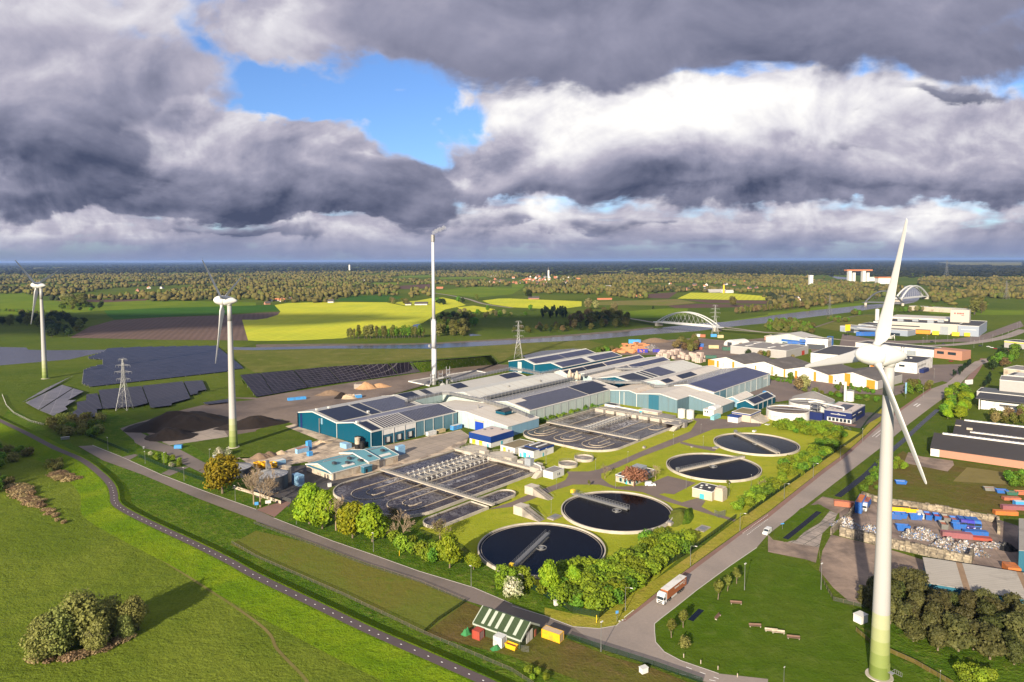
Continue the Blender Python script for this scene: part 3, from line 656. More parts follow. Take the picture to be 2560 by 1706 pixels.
cladding('pale_blue',(.30,.385,.395),.5,var=.16,dirt=(.26,.27,.24));cladding('pale_green',(.37,.42,.385),.5,var=.15,dirt=(.30,.30,.26),panel=9.0);cladding('light_blue',(.15,.265,.345),.5,var=.12)
cladding('front_blue',(.11,.175,.205),.5,var=.14,dirt=(.12,.13,.12),panel=5.0);cladding('mid_teal',(.025,.105,.155),.5);cladding('white_clad',(.60,.58,.55),.6,var=.08)
cladding('royal_blue',(.008,.035,.170),.5,var=.1);cladding('navy',(.010,.018,.085),.5,var=.1);cladding('grey_clad',(.24,.26,.28),.5,var=.12)
plain('cream_wall',(.40,.34,.265),.8,var=.15,dirt=(.24,.18,.13),obj=False);plain('white_wall',(.56,.54,.51),.75,var=.1,dirt=(.36,.33,.29),obj=False);plain('yellow',(.62,.42,.02),.5,obj=False)
plain('turquoise',(.05,.32,.40),.5,obj=False);plain('orange',(.62,.20,.02),.5,obj=False);plain('red',(.36,.035,.02),.5,obj=False);plain('blue_door',(.010,.045,.32),.45,obj=False)
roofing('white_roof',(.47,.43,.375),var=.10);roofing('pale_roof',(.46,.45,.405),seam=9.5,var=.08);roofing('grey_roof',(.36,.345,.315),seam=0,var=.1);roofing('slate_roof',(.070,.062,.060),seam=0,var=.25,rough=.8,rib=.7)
roofing('rusty_roof',(.48,.42,.34),seam=6.5,rust=(.36,.19,.08),var=.12);roofing('shaded_slope_roof',(.22,.21,.20),seam=0,rough=.22,var=.2);roofing('purple_grey_roof',(.15,.145,.18),seam=0,rough=.3)  # the glossy dark grey paints left slopes turned away from the sun
roofing('teal_roof',(.10,.245,.285),seam=0,var=.08,rough=.45);roofing('flat_pink',(.42,.355,.325),seam=0,var=.12,rough=.8);roofing('flat_dark',(.045,.043,.047),seam=0,var=.3,rough=.75);roofing('mossy_flat',(.17,.135,.08),seam=0,var=.35,rough=.9,rust=(.12,.13,.03))
roofing('flat_grey',(.19,.175,.165),seam=0,var=.15,rough=.8);roofing('fibre_roof',(.26,.24,.215),seam=0,var=.16,rough=.85,rib=1.1,rust=(.16,.145,.13),rot=radians(18));roofing('green_roof',(.035,.055,.022),seam=0,var=.15,rot=radians(57),rib=1.0)
solar('solar_black',base=(.010,.010,.015),line=(.035,.036,.045),lw=.06);solar('solar_dense',py=1.75,gap=.17,gapcol=(.25,.25,.27),base=(.018,.018,.034));solar('solar_striped',py=2.15,gap=.36,gapcol=(.44,.41,.37),base=(.013,.013,.020))
solar('solar_sky_tint',base=(.026,.028,.072),line=(.06,.06,.11),py=4.8,lw=.03,lw2=.09,px=6.0,var=.18);solar('solar_mauve',base=(.040,.040,.066),line=(.075,.075,.10),py=3.2,px=5,lw=.04,var=.2)  # the blue array's base colour carries the reflected sky
# ------------------------------------------------------------------ wind turbines
def turbine(base,hub,blade_len,ph0,label,rot_n=267.0,steps=True):
 t=thing('wind_turbine',label,'wind turbine',base,0,'wind turbines');b=Vector(base)
 mb=MB();prof=[(0,2.5),(3.4,2.42),(6.8,2.32),(10.2,2.24),(13.6,2.17),(17.4,2.10),(30,1.92),(45,1.72),(60,1.52),(75,1.32),(hub-2.2,1.2)]
 for k in range(len(prof)-1):
  mb.frus(b+Vector((0,0,prof[k][0])),b+Vector((0,0,prof[k+1][0])),prof[k][1],prof[k+1][1],40,max(0,5-k),caps=(k==len(prof)-2))
 for zf in(30,45,60):mb.frus(b+Vector((0,0,zf)),b+Vector((0,0,zf+.12)),1.93-(zf-30)*.0133,1.93-(zf-30)*.0133,40,0,caps=False)
 mb.build('tower',['turbine_white']+['turbine_green_%d'%k for k in range(5)],t,True)
 n=Vector((sin(radians(rot_n)),cos(radians(rot_n)),.05)).normalized()
 c=b+Vector((0,0,hub))+n*4.0
 mb=MB();mb.lathe(c,n,[(5.0,.05),(4.85,.7),(4.3,1.45),(3.2,2.15),(1.8,2.6),(.2,2.85),(-1.1,2.9),(-1.25,2.8)],40);mb.build('hub','blade_white',t,True)
 mb=MB();mb.lathe(c,n,[(-1.32,2.75),(-1.4,2.88),(-2.6,2.85),(-4.2,2.5),(-5.8,1.95),(-7.2,1.3),(-8.1,.75),(-8.5,.3),(-8.55,.02)],40)
 mb.frus(b+Vector((0,0,hub-2.9)),b+Vector((0,0,hub-.6)),1.32,1.75,32);nac=mb.build('nacelle','blade_white',t,True)
 mb=MB()
 for dx in(-.5,.5):
  q=c-n*7.4+n.cross(Vector((0,0,1)))*dx;mb.frus(q,q+Vector((0,0,2.1)),.05,.05,6);mb.frus(q+Vector((0,0,2.1)),q+Vector((0,0,2.35)),.16,.1,6)
 mb.build('anemometer','dark_metal',nac)
 s=n.cross(Vector((0,0,1))).normalized();up=s.cross(n).normalized()
 for k in range(3):
  g=radians(ph0+120*k);d=up*cos(g)+s*sin(g);tq=n.cross(d).normalized()
  mb=MB();NS=14
  secs=[(1.6,.95,.95,0),(3.2,.92,.92,.2),(4.4,1.45,.8,.4),(6.0,2.1,.66,.42),(9,1.95,.5,.33),(14,1.55,.38,.24),(20,1.2,.28,.16),(27,.88,.19,.09),(33,.62,.13,.05),(35.2,.42,.09,.03),(35.6,.16,.05,.03)]
  i0=0
  for r,ch,th,tw in secs:
   r=r*blade_len/35.6;ca=tq*cos(tw)+n*sin(tw);cb=n*cos(tw)-tq*sin(tw)
   for j in range(NS):
    a=2*pi*j/NS;x=cos(a);y=sin(a)*(1 if ch==th else(.55+.45*x))
    mb.v.append(tuple(c+d*r-n*(.0012*r*r*.5)*-1+ca*(ch*(x-(.0 if ch==th else .35)))+cb*th*y))
  for q in range(len(secs)-1):
   for j in range(NS):
    mb.f.append((q*NS+j,q*NS+(j+1)%NS,(q+1)*NS+(j+1)%NS,(q+1)*NS+j));mb.m.append(0)
  mb.f.append(tuple((len(secs)-1)*NS+j for j in range(NS)));mb.m.append(0)
  bl=mb.build('blade','blade_white',t,True)
  mb=MB();mb.frus(c+d*2.3,c+d*3.1,1.12,1.05,24);mb.build('blade_collar','turbine_white',bl)
 mb=MB();mb.frus(b,b+Vector((0,0,.25)),3.4,3.3,40);mb.build('foundation','concrete',t)
 if steps:
  f=Vector((.55,-.83,0));r=Vector((.83,.55,0));mb=MB()
  mb.obox(b+f*2.40-r*.5+Vector((0,0,2.4)),r,f*.12,Vector((0,0,2.1)));mb.build('door','turbine_green_3',t)
  mb=MB();p0=b+f*2.5+Vector((0,0,2.35));mb.obox(p0-r*.6,r*1.2,f*1.2,Vector((0,0,.08)))
  mb.beam(p0+r*.6+f*.5,p0+r*4.0+f*.9-Vector((0,0,2.1)),.9,.12)
  for q in(.05,1.1):mb.path([p0-r*.5+f*1.15+Vector((0,0,q)),p0+r*.6+f*1.15+Vector((0,0,q)),p0+r*4.0+f*1.35+Vector((0,0,q-2.1))],.05)
  for q in(0,.25,.5,.75,1):w_=p0+r*(.6+3.4*q)+f*(1.15+.2*q)+Vector((0,0,-2.1*q));mb.frus(w_,w_+Vector((0,0,1.1)),.04,.04,5)
  mb.build('stairs','grey_metal',t)
 return t
b3=G(2198,1690);turbine(b3,85.3,35.5,104,'largest white wind turbine with green banded foot beside the park')
b2=G(584,1118);turbine(b2,87,37,70,'white wind turbine with green foot on the lawn left of the teal hall',steps=False)
b1_=G(113,947);turbine(b1_,88,37,70,'farthest white wind turbine standing behind the solar field by the lake',steps=False)
# ------------------------------------------------------------------ tall chimney
cb_=G(1086,962);ct=thing('chimney','tall pale grey steel chimney with a stepped shaft behind the white roofed halls','chimney',cb_)
mb=MB()
for z0,z1,r0,r1 in((0,33,2.15,2.1),(33,57,2.1,2.05),(57,58.2,2.05,1.6),(58.2,127,1.5,1.15)):mb.frus(cb_+Vector((0,0,z0)),cb_+Vector((0,0,z1)),r0,r1,32)
for z in(12,22,44,52,75,92,110):mb.frus(cb_+Vector((0,0,z)),cb_+Vector((0,0,z+.3)),(2.2 if z<57 else 1.5),(2.2 if z<57 else 1.5),32)
mb.build('shaft','chimney_grey',ct,True)
mb=MB();mb.frus(cb_+Vector((0,0,126.5)),cb_+Vector((0,0,132.5)),1.75,1.75,28);mb.build('cap','cap_steel',ct)
def rail_ring(mb,c,r,z,n=16,h=1.1):
 for k in range(n):
  a0,a1=2*pi*k/n,2*pi*(k+1)/n;p0=c+Vector((r*cos(a0),r*sin(a0),z));p1=c+Vector((r*cos(a1),r*sin(a1),z))
  mb.frus(p0,p0+Vector((0,0,h)),.05,.05,5);mb.frus(p0+Vector((0,0,h)),p1+Vector((0,0,h)),.05,.05,5);mb.frus(p0+Vector((0,0,h*.5)),p1+Vector((0,0,h*.5)),.04,.04,5)
mb=MB();mb.ring(cb_,2.2,4.0,33.2,33.4,32);rail_ring(mb,cb_,3.9,33.4);mb.obox(cb_+Vector((-5,-.5,33.4)),(1.6,0,0),(0,1,0),(0,0,2.4));mb.build('platform','galvanised',ct)
mb=MB()
for k in range(60):mb.frus(cb_+Vector((-2.5,-.5,1+k)),cb_+Vector((-2.5,.3,1+k)),.04,.04,4)
for y in(-.5,.3):mb.frus(cb_+Vector((-2.5,y,0)),cb_+Vector((-2.5,y,60)),.05,.05,5)
mb.build('ladder','grey_metal',ct)
# flue plant round the foot
fp=thing('flue_fan','silver ducts and steel stair tower at the foot of the tall chimney','machinery',cb_+Vector((7,-4,0)))
mb=MB();q=cb_
mb.path([q+Vector((1,-2,4)),q+Vector((4,-4,6)),q+Vector((9,-4,7)),q+Vector((13,-1,7)),q+Vector((15,2,3))],1.1,12)
mb.lathe(q+Vector((8,-7,0)),(0,1,0),[(0,.3),(.2,2.6),(1.8,2.6),(2.0,.3)],20);mb.frus(q+Vector((12,-6,0)),q+Vector((12,-6,5)),1.4,1.2,14)
fp.location=cb_+Vector((7,-4,0));mb.build('duct','galvanised',fp)
mb=MB()
for dx,dy,h in((4,1,12),(10,6,15),(-3,-3,10)):
 for ax in(0,3):
  for ay in(0,3):mb.frus(q+Vector((dx+ax,dy+ay,0)),q+Vector((dx+ax,dy+ay,h)),.14,.14,6)
 for z in range(3,h,3):
  mb.obox(q+Vector((dx-.2,dy-.2,z)),(3.4,0,0),(0,3.4,0),(0,0,.12));mb.beam(q+Vector((dx,dy,z)),q+Vector((dx+3,dy+3,z-3)),.5,.1)
mb.build('stair_tower','grey_metal',fp)
# white low basins beside the chimney foot
wb=thing('bunded_yard','low white walled concrete yard at the chimney foot','yard',P('M',1100,560))
mb=MB();ps=PTS("M 830 560 1140 625 1170 500 1150 505");ps2=PTS("M 1400 465 1810 400 2000 440 1500 560")
for pl in(ps,ps2):
 for a,b in zip(pl,pl[1:]+pl[:1]):mb.beam(a,b,.4,1.0)
mb.build('parapet','white_wall',wb);mb=MB()
for pl in(ps,ps2):mb.poly([(p.x,p.y,.25)for p in(pl if pl is ps2 else[pl[0],pl[1],pl[2],pl[3]])])
mb.build('slab','flat_grey',wb)
# ------------------------------------------------------------------ factory halls
def lbox(mb,u0,u1,v0,v1,z0,z1,m=0,top=None):
 mb.obox(LP(u0,v0,z0),GU*(u1-u0),GV*(v1-v0),Vector((0,0,z1-z0)),m,top)
def lquadslab(mb,a,b,c,d,th=.2,m=0):
 """roof slab on four (u,v,z) corners"""
 lo=[LP(*p)for p in(a,b,c,d)];hi=[p+Vector((0,0,th))for p in lo];i=len(mb.v)
 mb.v+=[tuple(p)for p in lo+hi]
 e=(lo[1]-lo[0]).cross(lo[3]-lo[0]).z>0
 fs=[(0,3,2,1),(4,5,6,7),(0,1,5,4),(1,2,6,5),(2,3,7,6),(3,0,4,7)]
 for f in fs:mb.f.append(tuple(i+k for k in(f if e else reversed(f))));mb.m.append(m)
class Hall:
 def __init__(s,name,label,u,v,cat='hall',group=None):
  s.t=thing(name,label,cat,LP(u,v),0,group);s.w={};s.gab=[]
 def mb(s,part,mat):
  return s.w.setdefault((part,mat),MB())
 def gable(s,u0,u1,vl,vm,vr,zl,zr,zre,wall,roofl,roofr,trim='white_paint',ov=.25,base=0.0):
  w=s.mb('wall',wall);e=.02
  for uu,fl in((u0,0),(u1,1)):
   w.poly([LP(uu,*p)for p in(((vl+e,base),(vl+e,zl),(vm,zr),(vr-e,zre),(vr-e,base))if fl else((vr-e,base),(vr-e,zre),(vm,zr),(vl+e,zl),(vl+e,base)))])
  w.poly([LP(u0,vl+e,base),LP(u0,vl+e,zl),LP(u1,vl+e,zl),LP(u1,vl+e,base)]);w.poly([LP(u1,vr-e,base),LP(u1,vr-e,zre),LP(u0,vr-e,zre),LP(u0,vr-e,base)])
  if vm>vl:lquadslab(s.mb('roof',roofl),(u0-ov,vl,zl),(u0-ov,vm,zr),(u1+ov,vm,zr),(u1+ov,vl,zl))
  if vr>vm:lquadslab(s.mb('roof',roofr),(u0-ov,vm,zr),(u0-ov,vr,zre),(u1+ov,vr,zre),(u1+ov,vm,zr))
  if trim:
   tr=s.mb('verge',trim)
   for uu in(u0-ov-.28,u1+ov+.003):
    for(a,za,b,zb)in((vl,zl,vm,zr),(vm,zr,vr,zre)):
     if b>a:lquadslab(tr,(uu,a,za-.3),(uu,b,zb-.3),(uu+.275,b,zb-.3),(uu+.275,a,za-.3),.62)
   lquadslab(tr,(u0-ov,vr+.003,zre-.25),(u0-ov,vr+.22,zre-.25),(u1+ov,vr+.22,zre-.25),(u1+ov,vr+.003,zre-.25),.45)
  s.cur=(vl,vm,vr,zl,zr,zre)
 def array(s,u0,u1,t0,t1,mat,side='r',th=.16):
  vl,vm,vr,zl,zr,zre=s.cur
  a,za,b,zb=(vr,zre,vm,zr)if side=='r' else(vl,zl,vm,zr)
  f=lambda t:(a+(b-a)*t,za+(zb-za)*t+.26)
  (v0,z0),(v1,z1)=f(t0),f(t1)
  m=MB();lquadslab(m,(u0,v0,z0),(u0,v1,z1),(u1,v1,z1),(u1,v0,z0),th);m.build('solar_panels',mat,s.t)
 def strip(s,u0,u1,t0,t1,mat,part='ridge_cap',side='r'):
  vl,vm,vr,zl,zr,zre=s.cur
  a,za,b,zb=(vr,zre,vm,zr)if side=='r' else(vl,zl,vm,zr)
  f=lambda t:(a+(b-a)*t,za+(zb-za)*t+.215)
  (v0,z0),(v1,z1)=f(t0),f(t1)
  m=MB();lquadslab(m,(u0,v0,z0),(u0,v1,z1),(u1,v1,z1),(u1,v0,z0),.03);m.build(part,mat,s.t)
 def box(s,part,mat,u0,u1,v0,v1,z0,z1,top=None,own=False):
  m=MB()if own else s.mb(part,mat)
  lbox(m,u0,u1,v0,v1,z0,z1)
  if own:return m.build(part,mat,s.t)
 def done(s):
  out={}
  for(part,mat),m in s.w.items():
   out[part]=m.build(part,mat,s.t)
  return s.t
# 1: teal double hall at the front left
h=Hall('factory_hall','long teal hall with two gables and black solar roofs at the yard',1.5,-40,group='factory halls')
h.gable(1.5,71,-80.3,-61.5,-35,9.7,12.8,9.6,'teal','grey_roof','grey_roof')
h.array(4,27,.05,.95,'solar_black');h.array(29,36.5,.05,.95,'solar_black');h.array(38,67,.06,.95,'solar_dense')
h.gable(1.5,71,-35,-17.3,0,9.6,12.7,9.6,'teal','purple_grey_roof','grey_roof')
h.array(2.5,8.5,.06,.85,'solar_black');h.array(10.5,33.5,.06,.92,'solar_striped');h.array(35.5,70,.04,.96,'solar_dense')
for u0,u1 in((9,17.4),(17.7,26),(26.3,34.6)):
 h.box('bay_panel','white_clad',u0,u1,0,.06,6.1,9.35)
h.box('side_cladding','teal_side',9.05,34.6,-.01,.04,0,6.1);h.box('side_cladding','grey_teal',34.9,71,-.01,.045,0,9.35)
for uc,col in((13,'white_paint'),(21.6,'white_paint'),(30.2,'white_paint')):
 d=h.box('dock_door',col,uc-1.6,uc+1.6,.05,.12,1.2,4.4,own=True)
 m=MB();lbox(m,uc-1.9,uc+1.9,.121,.9,.9,1.35);lbox(m,uc-1.9,uc-1.62,.05,.5,1.35,4.7);lbox(m,uc+1.62,uc+1.9,.05,.5,1.35,4.7);m.build('dock_frame','black',d)
h.box('gate','grey_teal',61,64.5,.05,.1,0,6.5,own=True)
for u in(0.6,9,17.55,26.15,34.75,42,49.6,58.2,67):
 m=MB();m.frus(LP(u,.25,0),LP(u,.25,9.4),.13,.13,8);m.build('downpipe','white_paint',h.t)
m=MB();m.frus(LP(1.2,-35,0),LP(1.2,-35,9.4),.2,.2,8);m.build('downpipe','white_paint',h.t)
m=MB();lbox(m,.9,1.45,-51.8,-50.2,6.3,10.2);m.build('window','light_blue',h.t)
m=MB();lbox(m,.8,1.5,-54.2,-53.2,6.5,9.7);m.frus(LP(.9,-53.7,0),LP(.9,-53.7,6.5),.35,.35,8);m.build('vent_stack','galvanised',h.t)
h.box('corner_panel','navy',1.4,1.49,-76.6,-74.4,0,9.6,own=True)
for uu,vv,zz in((6,-66,12.6),(14,-64,12.9),(28.5,-41,10.9),(1.5,-16,12.9)):
 m=MB();lbox(m,uu,uu+1.4,vv,vv+1.4,zz-.2,zz+.9);m.build('roof_hatch','white_paint',h.t)
h.done()
# 2: low white roofed hall with the blue door
h=Hall('factory_hall','low white roofed hall with a royal blue roller door beside the teal hall',72,20,group='factory halls')
h.gable(72.3,103.0,-35.2,7,44,7.8,10.6,6.6,'pale_blue','white_roof','white_roof')
h.box('roller_door','blue_door',72.1,72.25,15.5,23,0,5.6,own=True);h.box('door_lintel','cream_wall',72.15,72.27,15,23.6,5.65,6.9,own=True)
m=MB();m.frus(LP(72.0,9.5,0),LP(72.0,9.5,6.5),.3,.3,8);m.build('downpipe','white_paint',h.t)
m=MB();lbox(m,86,97,21,29,9.2,11.2);b_=m.build('roof_house','teal',h.t)
m=MB();lquadslab(m,(85.8,20.8,11.2),(85.8,25,12.4),(97.2,25,12.4),(97.2,20.8,11.2));lquadslab(m,(85.8,25,12.4),(85.8,29.2,11.2),(97.2,29.2,11.2),(97.2,25,12.4));lbox(m,85.75,85.98,20.8,29.2,11.0,11.25)
m.build('house_roof','flat_dark',b_)
m=MB();lbox(m,93,94.5,29.0,29.06,9.7,10.9);m.build('window','white_paint',b_)
m=MB();m.frus(LP(85,6,10.4),LP(85,6,12.6),.7,.7,12);m.frus(LP(85,6,12.6),LP(85,6,13),.9,.6,12);m.build('roof_vent','cap_steel',h.t)
h.box('wall','light_blue',76,102.5,44.0,44.08,0,6.3)
h.done()
# 3: hall with the large solar roof and pale green side
h=Hall('factory_hall','long hall with striped solar roof and pale green side wall behind the hedge',103,15,group='factory halls')
h.gable(103.5,211,-10.5,15.3,35.7,9.6,13.6,10,'pale_green','shaded_slope_roof','white_roof')
h.array(105,118,.03,.70,'solar_dense');h.array(118,172,.03,.96,'solar_dense');h.array(173.5,200,.03,.97,'solar_black');h.array(200,206,.35,.97,'solar_black')
for u in range(110,211,9):
 m=MB();m.frus(LP(u,35.95,0),LP(u,35.95,9.7),.12,.12,6);m.build('downpipe','grey_metal',h.t)
h.box('base_band','grey_teal',103.5,211,35.69,35.74,0,.9,own=True)
h.done()
# 4: long white hall with brown seams
h=Hall('factory_hall','long white roofed hall with thin brown roof seams left of the striped solar hall',107,-33,group='factory halls')
h.gable(107.5,217,-53,-30.6,-13.2,9.7,13.6,9.8,'pale_green','pale_roof','pale_roof')
for uu,vv in((150,-25),(185,-22)):
 m=MB();lbox(m,uu,uu+1.2,vv,vv+1.2,11.5,13.2);m.build('roof_vent','cap_steel',h.t)
h.done()
# 5: grey roofed hall nearest the chimney
h=Hall('factory_hall','grey roofed hall with three small black solar patches nearest the chimney',68,-66,group='factory halls')
h.gable(71.8,206,-82,-66,-53.3,8.6,12.4,9.6,'pale_blue','grey_roof','grey_roof')
h.array(74,88,.12,.96,'solar_black');h.array(95,101,.12,.96,'solar_black');h.array(126,138,.20,.9,'solar_black');h.array(184,204,.2,.92,'solar_black')
h.done()
# 6: far teal double hall
h=Hall('factory_hall','far teal hall with twin gables and mauve solar roofs near the canal pylon',262,-90,group='factory halls')
h.gable(263,367,-124,-104,-91,9.8,13.5,9.9,'teal','grey_roof','pale_roof');h.array(266,314,.03,.82,'solar_mauve');h.array(315,366,.03,.82,'solar_mauve')
h.gable(263,366,-91,-71,-57.3,9.9,13.5,10,'teal','grey_roof','pale_roof');h.array(265,309,.05,.82,'solar_mauve');h.array(318,365,.05,.82,'solar_mauve')
h.box('light_panel','pale_green',262.9,262.98,-112,-107,0,10.5,own=True);h.box('light_panel','grey_teal',262.9,262.98,-81,-76,0,4,own=True)
m=MB();m.frus(LP(262.6,-91,0),LP(262.6,-91,9.6),.2,.2,8);m.build('downpipe','white_paint',h.t)
h.done()
# 7: long twin roof with white ridges
h=Hall('factory_hall','long twin roofed hall with white ridge bands and mauve solar strips',232,-20,group='factory halls')
h.gable(233,364,-47,-36.3,-29.8,10,13.5,10.4,'pale_blue','pale_roof','white_roof');h.array(234,263,.04,.74,'solar_black');h.array(264,295,.04,.74,'solar_black');h.array(297,363,.04,.74,'solar_mauve')
h.gable(233,368,-29.8,-11.2,-3,10.4,13.5,10.4,'pale_blue','pale_roof','white_roof');h.array(280,297,.04,.72,'solar_black');h.array(300,366,.04,.74,'solar_mauve')
h.done()
# 8, 9: central white halls
h=Hall('factory_hall','broad white roofed hall with a teal gable in the middle of the works',236,18,group='factory halls')
h.gable(236.5,355,-2.6,17.4,37,9.9,13.5,9.9,'teal','white_roof','pale_roof');h.array(239,262,.10,.92,'solar_black');h.array(266,269,.1,.9,'solar_black');h.array(272,276,.1,.9,'solar_black');h.array(279,306,.05,.95,'solar_mauve')
h.done()
h=Hall('factory_hall','narrow white roofed hall with two dark solar patches beside the big blue solar roof',247,50,group='factory halls')
h.gable(247,348,37,51,58.5,9.9,12.8,10.4,'pale_blue','white_roof','white_roof');h.array(249,262,.1,.85,'solar_black');h.array(276,303,.08,.9,'solar_black')
h.done()
# 10: big blue solar roof
h=Hall('factory_hall','hall with the largest blue solar roof and pale blue side at the right end',240,80,group='factory halls')
h.gable(240.5,353,58.6,80,102,10,13.6,10,'pale_blue','shaded_slope_roof','grey_roof');h.array(243,351,.02,.985,'solar_sky_tint')
for u in range(250,352,12):
 m=MB();m.frus(LP(u,102.3,0),LP(u,102.3,9.7),.11,.11,6);m.build('downpipe','white_paint' if u!=334 else 'black',h.t)
h.box('side_cladding','grey_teal',240.6,262,101.99,102.05,0,9.7)
m=MB()
for k in range(5):lbox(m,338+k*1.7,339.2+k*1.7,102.2,102.28,6.8,8.4)
lbox(m,337.4,347,102.2,102.26,8.8,9.1);m.build('sign','white_paint',h.t)
h.done()
# 11: front blue building with three roofs
h=Hall('factory_hall','pale blue front hall with cream zigzag roofs facing the far aeration basin',200,70,group='factory halls')
h.gable(200.5,236,36,53,59.4,9.8,11.5,10.0,'front_blue','rusty_roof','rusty_roof')
h.gable(200.5,240,59.4,79,92.6,10.0,12.3,9.8,'front_blue','white_roof','white_roof')
h.box('dark_panel','mid_teal',200.38,200.46,69.5,77.8,0,10.8,own=True)
h.gable(218.5,240.3,92.62,94,117.5,10.0,10.2,5.6,'front_blue','white_roof','white_roof')
for v in(44.5,48.5,59.4):
 m=MB();m.frus(LP(200.2,v,0),LP(200.2,v,9.8),.25,.25,8);m.build('downpipe','white_paint',h.t)
h.done()
# roof conveyors
def gantry(pts,label,w=2.0,hh=1.7,post=0.0):
 t=thing('conveyor_gantry',label,'conveyor',pts[0],0,'roof conveyors');m=MB();r=MB()
 for a,b in zip(pts,pts[1:]):
  m.beam(a,b,w,hh);d=b-a;L_=d.length;k=max(1,int(L_/4))
  sd=d.cross(Vector((0,0,1))).normalized()*(w/2+.05)
  for i in range(k+1):
   q=a+d*(i/k)
   for s_ in(sd,-sd):r.frus(q+s_-Vector((0,0,.6)),q+s_+Vector((0,0,hh+.9)),.1,.1,5)
  for s_ in(sd,-sd):r.frus(a+s_+Vector((0,0,hh+.9)),b+s_+Vector((0,0,hh+.9)),.06,.06,5)
 m.build('casing','galvanised',t);r.build('railing','grey_metal',t)
gantry([P('M',800,850,11.5),P('M',1320,745,11.5),P('M',1440,745,11.5),P('M',1950,850,11),P('M',2353,970,11),P('N',450,1180,10)],'grey conveyor zigzagging over the white roofs from the teal hall')
gantry([LP(107,-11.8,10.6),LP(216,-11.8,10.6)],'straight grey conveyor along the gutter of the long white hall')
gantry([P('M',1470,560,11),P('N',205,500,11),P('N',400,520,11),P('N',660,575,11),P('N',930,520,11)],'grey conveyor bending round the chimney side hall')
gantry([P('N',1420,650,11),P('N',1740,700,11),P('N',2150,700,11),P('O',320,755,11),P('O',520,755,11),P('O',800,690,12)],'grey conveyor snaking in front of the central teal gable')
gantry([P('N',1280,600,12),P('N',1740,495,12),P('N',2160,495,12)],'grey conveyor beside the twin white ridge bands')
# two dust filters by the conveyors
ft=thing('dust_filter','pair of cream dust filter hoods between the white halls','machinery',P('N',1130,640,8))
for px,py,s_ in((1085,620,1.0),(1190,640,1.0)):
 m=MB();q=P('N',px,py,9);m.lathe(q,(0,0,1),[(0,2.3),(2.5,2.2),(5,1.5),(7,.7),(7.4,.1)],14);m.lathe(q+Vector((2.4,-1,0)),(0,0,1),[(0,1.0),(4.5,1.0)],10);m.build('hood','cream_wall',ft,True)
m=MB();q=P('N',1140,640,7);lb=q;m.box(lb,(14,6,2),-GA+pi/2);m.box(lb+Vector((5,3,2)),(5,3,3),.4);m.build('duct_deck','grey_metal',ft)
# ------------------------------------------------------------------ teal low building and its neighbours
h=Hall('workshop','low teal roofed workshop with cream walls between the yard and the near basin',-48,22)
def low(u0,u1,vl,vm,vr,ze,zr,ov=.5):
 h.gable(u0,u1,vl,vm,vr,ze,zr,ze,'cream_wall','teal_roof','teal_roof',ov=ov)
low(-48,-26.5,9.5,21,33,3.8,6.2)
h.box('gable_board','mid_teal',-48.12,-48.02,10,32.4,2.9,3.9)
low(-26.5,-20,8.4,21,34.5,4.9,7.2);low(-20,-6.3,9.5,19.5,33.2,3.8,6.1)
for u,v in((-43,25),(-37,28),(-33,24),(-30,29),(-23,28),(-12,25)):
 m=MB();lbox(m,u,u+1.6,v,v+2.2,4.6+(33-v)*.15,5.5+(33-v)*.17);m.build('skylight','dark_metal',h.t)
for u in(-40,-16):
 m=MB();lquadslab(m,(u,29,4.95),(u,31.2,4.45),(u+7,31.2,4.45),(u+7,29,4.95),.18);m.build('skylight','white_paint',h.t)
for u in(-36,-21):
 m=MB();lbox(m,u,u+5,33.02,33.12,.3,2.8);m.build('wall_panel','cream_wall',h.t)
m=MB();lbox(m,-31,-26,33.1,36,0,3.3);pr_=m.build('porch','mid_teal',h.t);m=MB();lbox(m,-31.3,-25.7,33.0,36.3,3.3,3.6);m.build('porch_roof','light_blue',pr_)
m=MB();lbox(m,-30,-28.8,36,36.05,0,2.1);m.build('door','black',pr_)
for u in(-48.06,-31,-16):
 m=MB();m.frus(LP(u,33.4,0),LP(u,33.4,3.7),.12,.12,6);m.build('downpipe','grey_metal',h.t)
for v in(26,28.5,31):
 m=MB();lbox(m,-48.15,-48.03,v,v+.9,.1,2.1);m.build('door','white_paint' if v>30 else 'dark_metal',h.t)
m=MB();m.beam(LP(-45,20.6,6.3),LP(-8,20.2,6.3),.5,.35);m.build('ridge_duct','grey_metal',h.t)
h.done()
def flatbox(name,label,cat,u0,u1,v0,v1,hgt,wall,roof,parapet=.35,group=None):
 """flat roofed building with a raised roof edge"""
 h=Hall(name,label,(u0+u1)/2,(v0+v1)/2,cat,group)
 m=MB();lbox(m,u0,u1,v0,v1,0,hgt);m.build('wall',wall,h.t)
 m=MB();lbox(m,u0+.25,u1-.25,v0+.25,v1-.25,hgt+.002,hgt+.1);m.build('roof',roof,h.t)
 if parapet:
  m=MB();e=.12
  lbox(m,u0-e,u1+e,v0-e,v0+.2,hgt-.1,hgt+parapet);lbox(m,u0-e,u1+e,v1-.2,v1+e,hgt-.1,hgt+parapet)
  lbox(m,u0-e,u0+.2,v0+.2,v1-.2,hgt-.1,hgt+parapet);lbox(m,u1-.2,u1+e,v0+.2,v1-.2,hgt-.1,hgt+parapet)
  m.build('roof_edge','white_paint' if wall!='navy' else 'grey_metal',h.t)
 return h
def face(h,part,mat,side,a0,a1,z0,z1,at,d=.06):
 """flat piece on a wall: side 'u' faces the camera left, 'v' faces right"""
 m=MB()
 if side=='u':lbox(m,at-d,at-.002,a0,a1,z0,z1)
 else:lbox(m,a0,a1,at+.002,at+d,z0,z1)
 return m.build(part,mat,h.t)
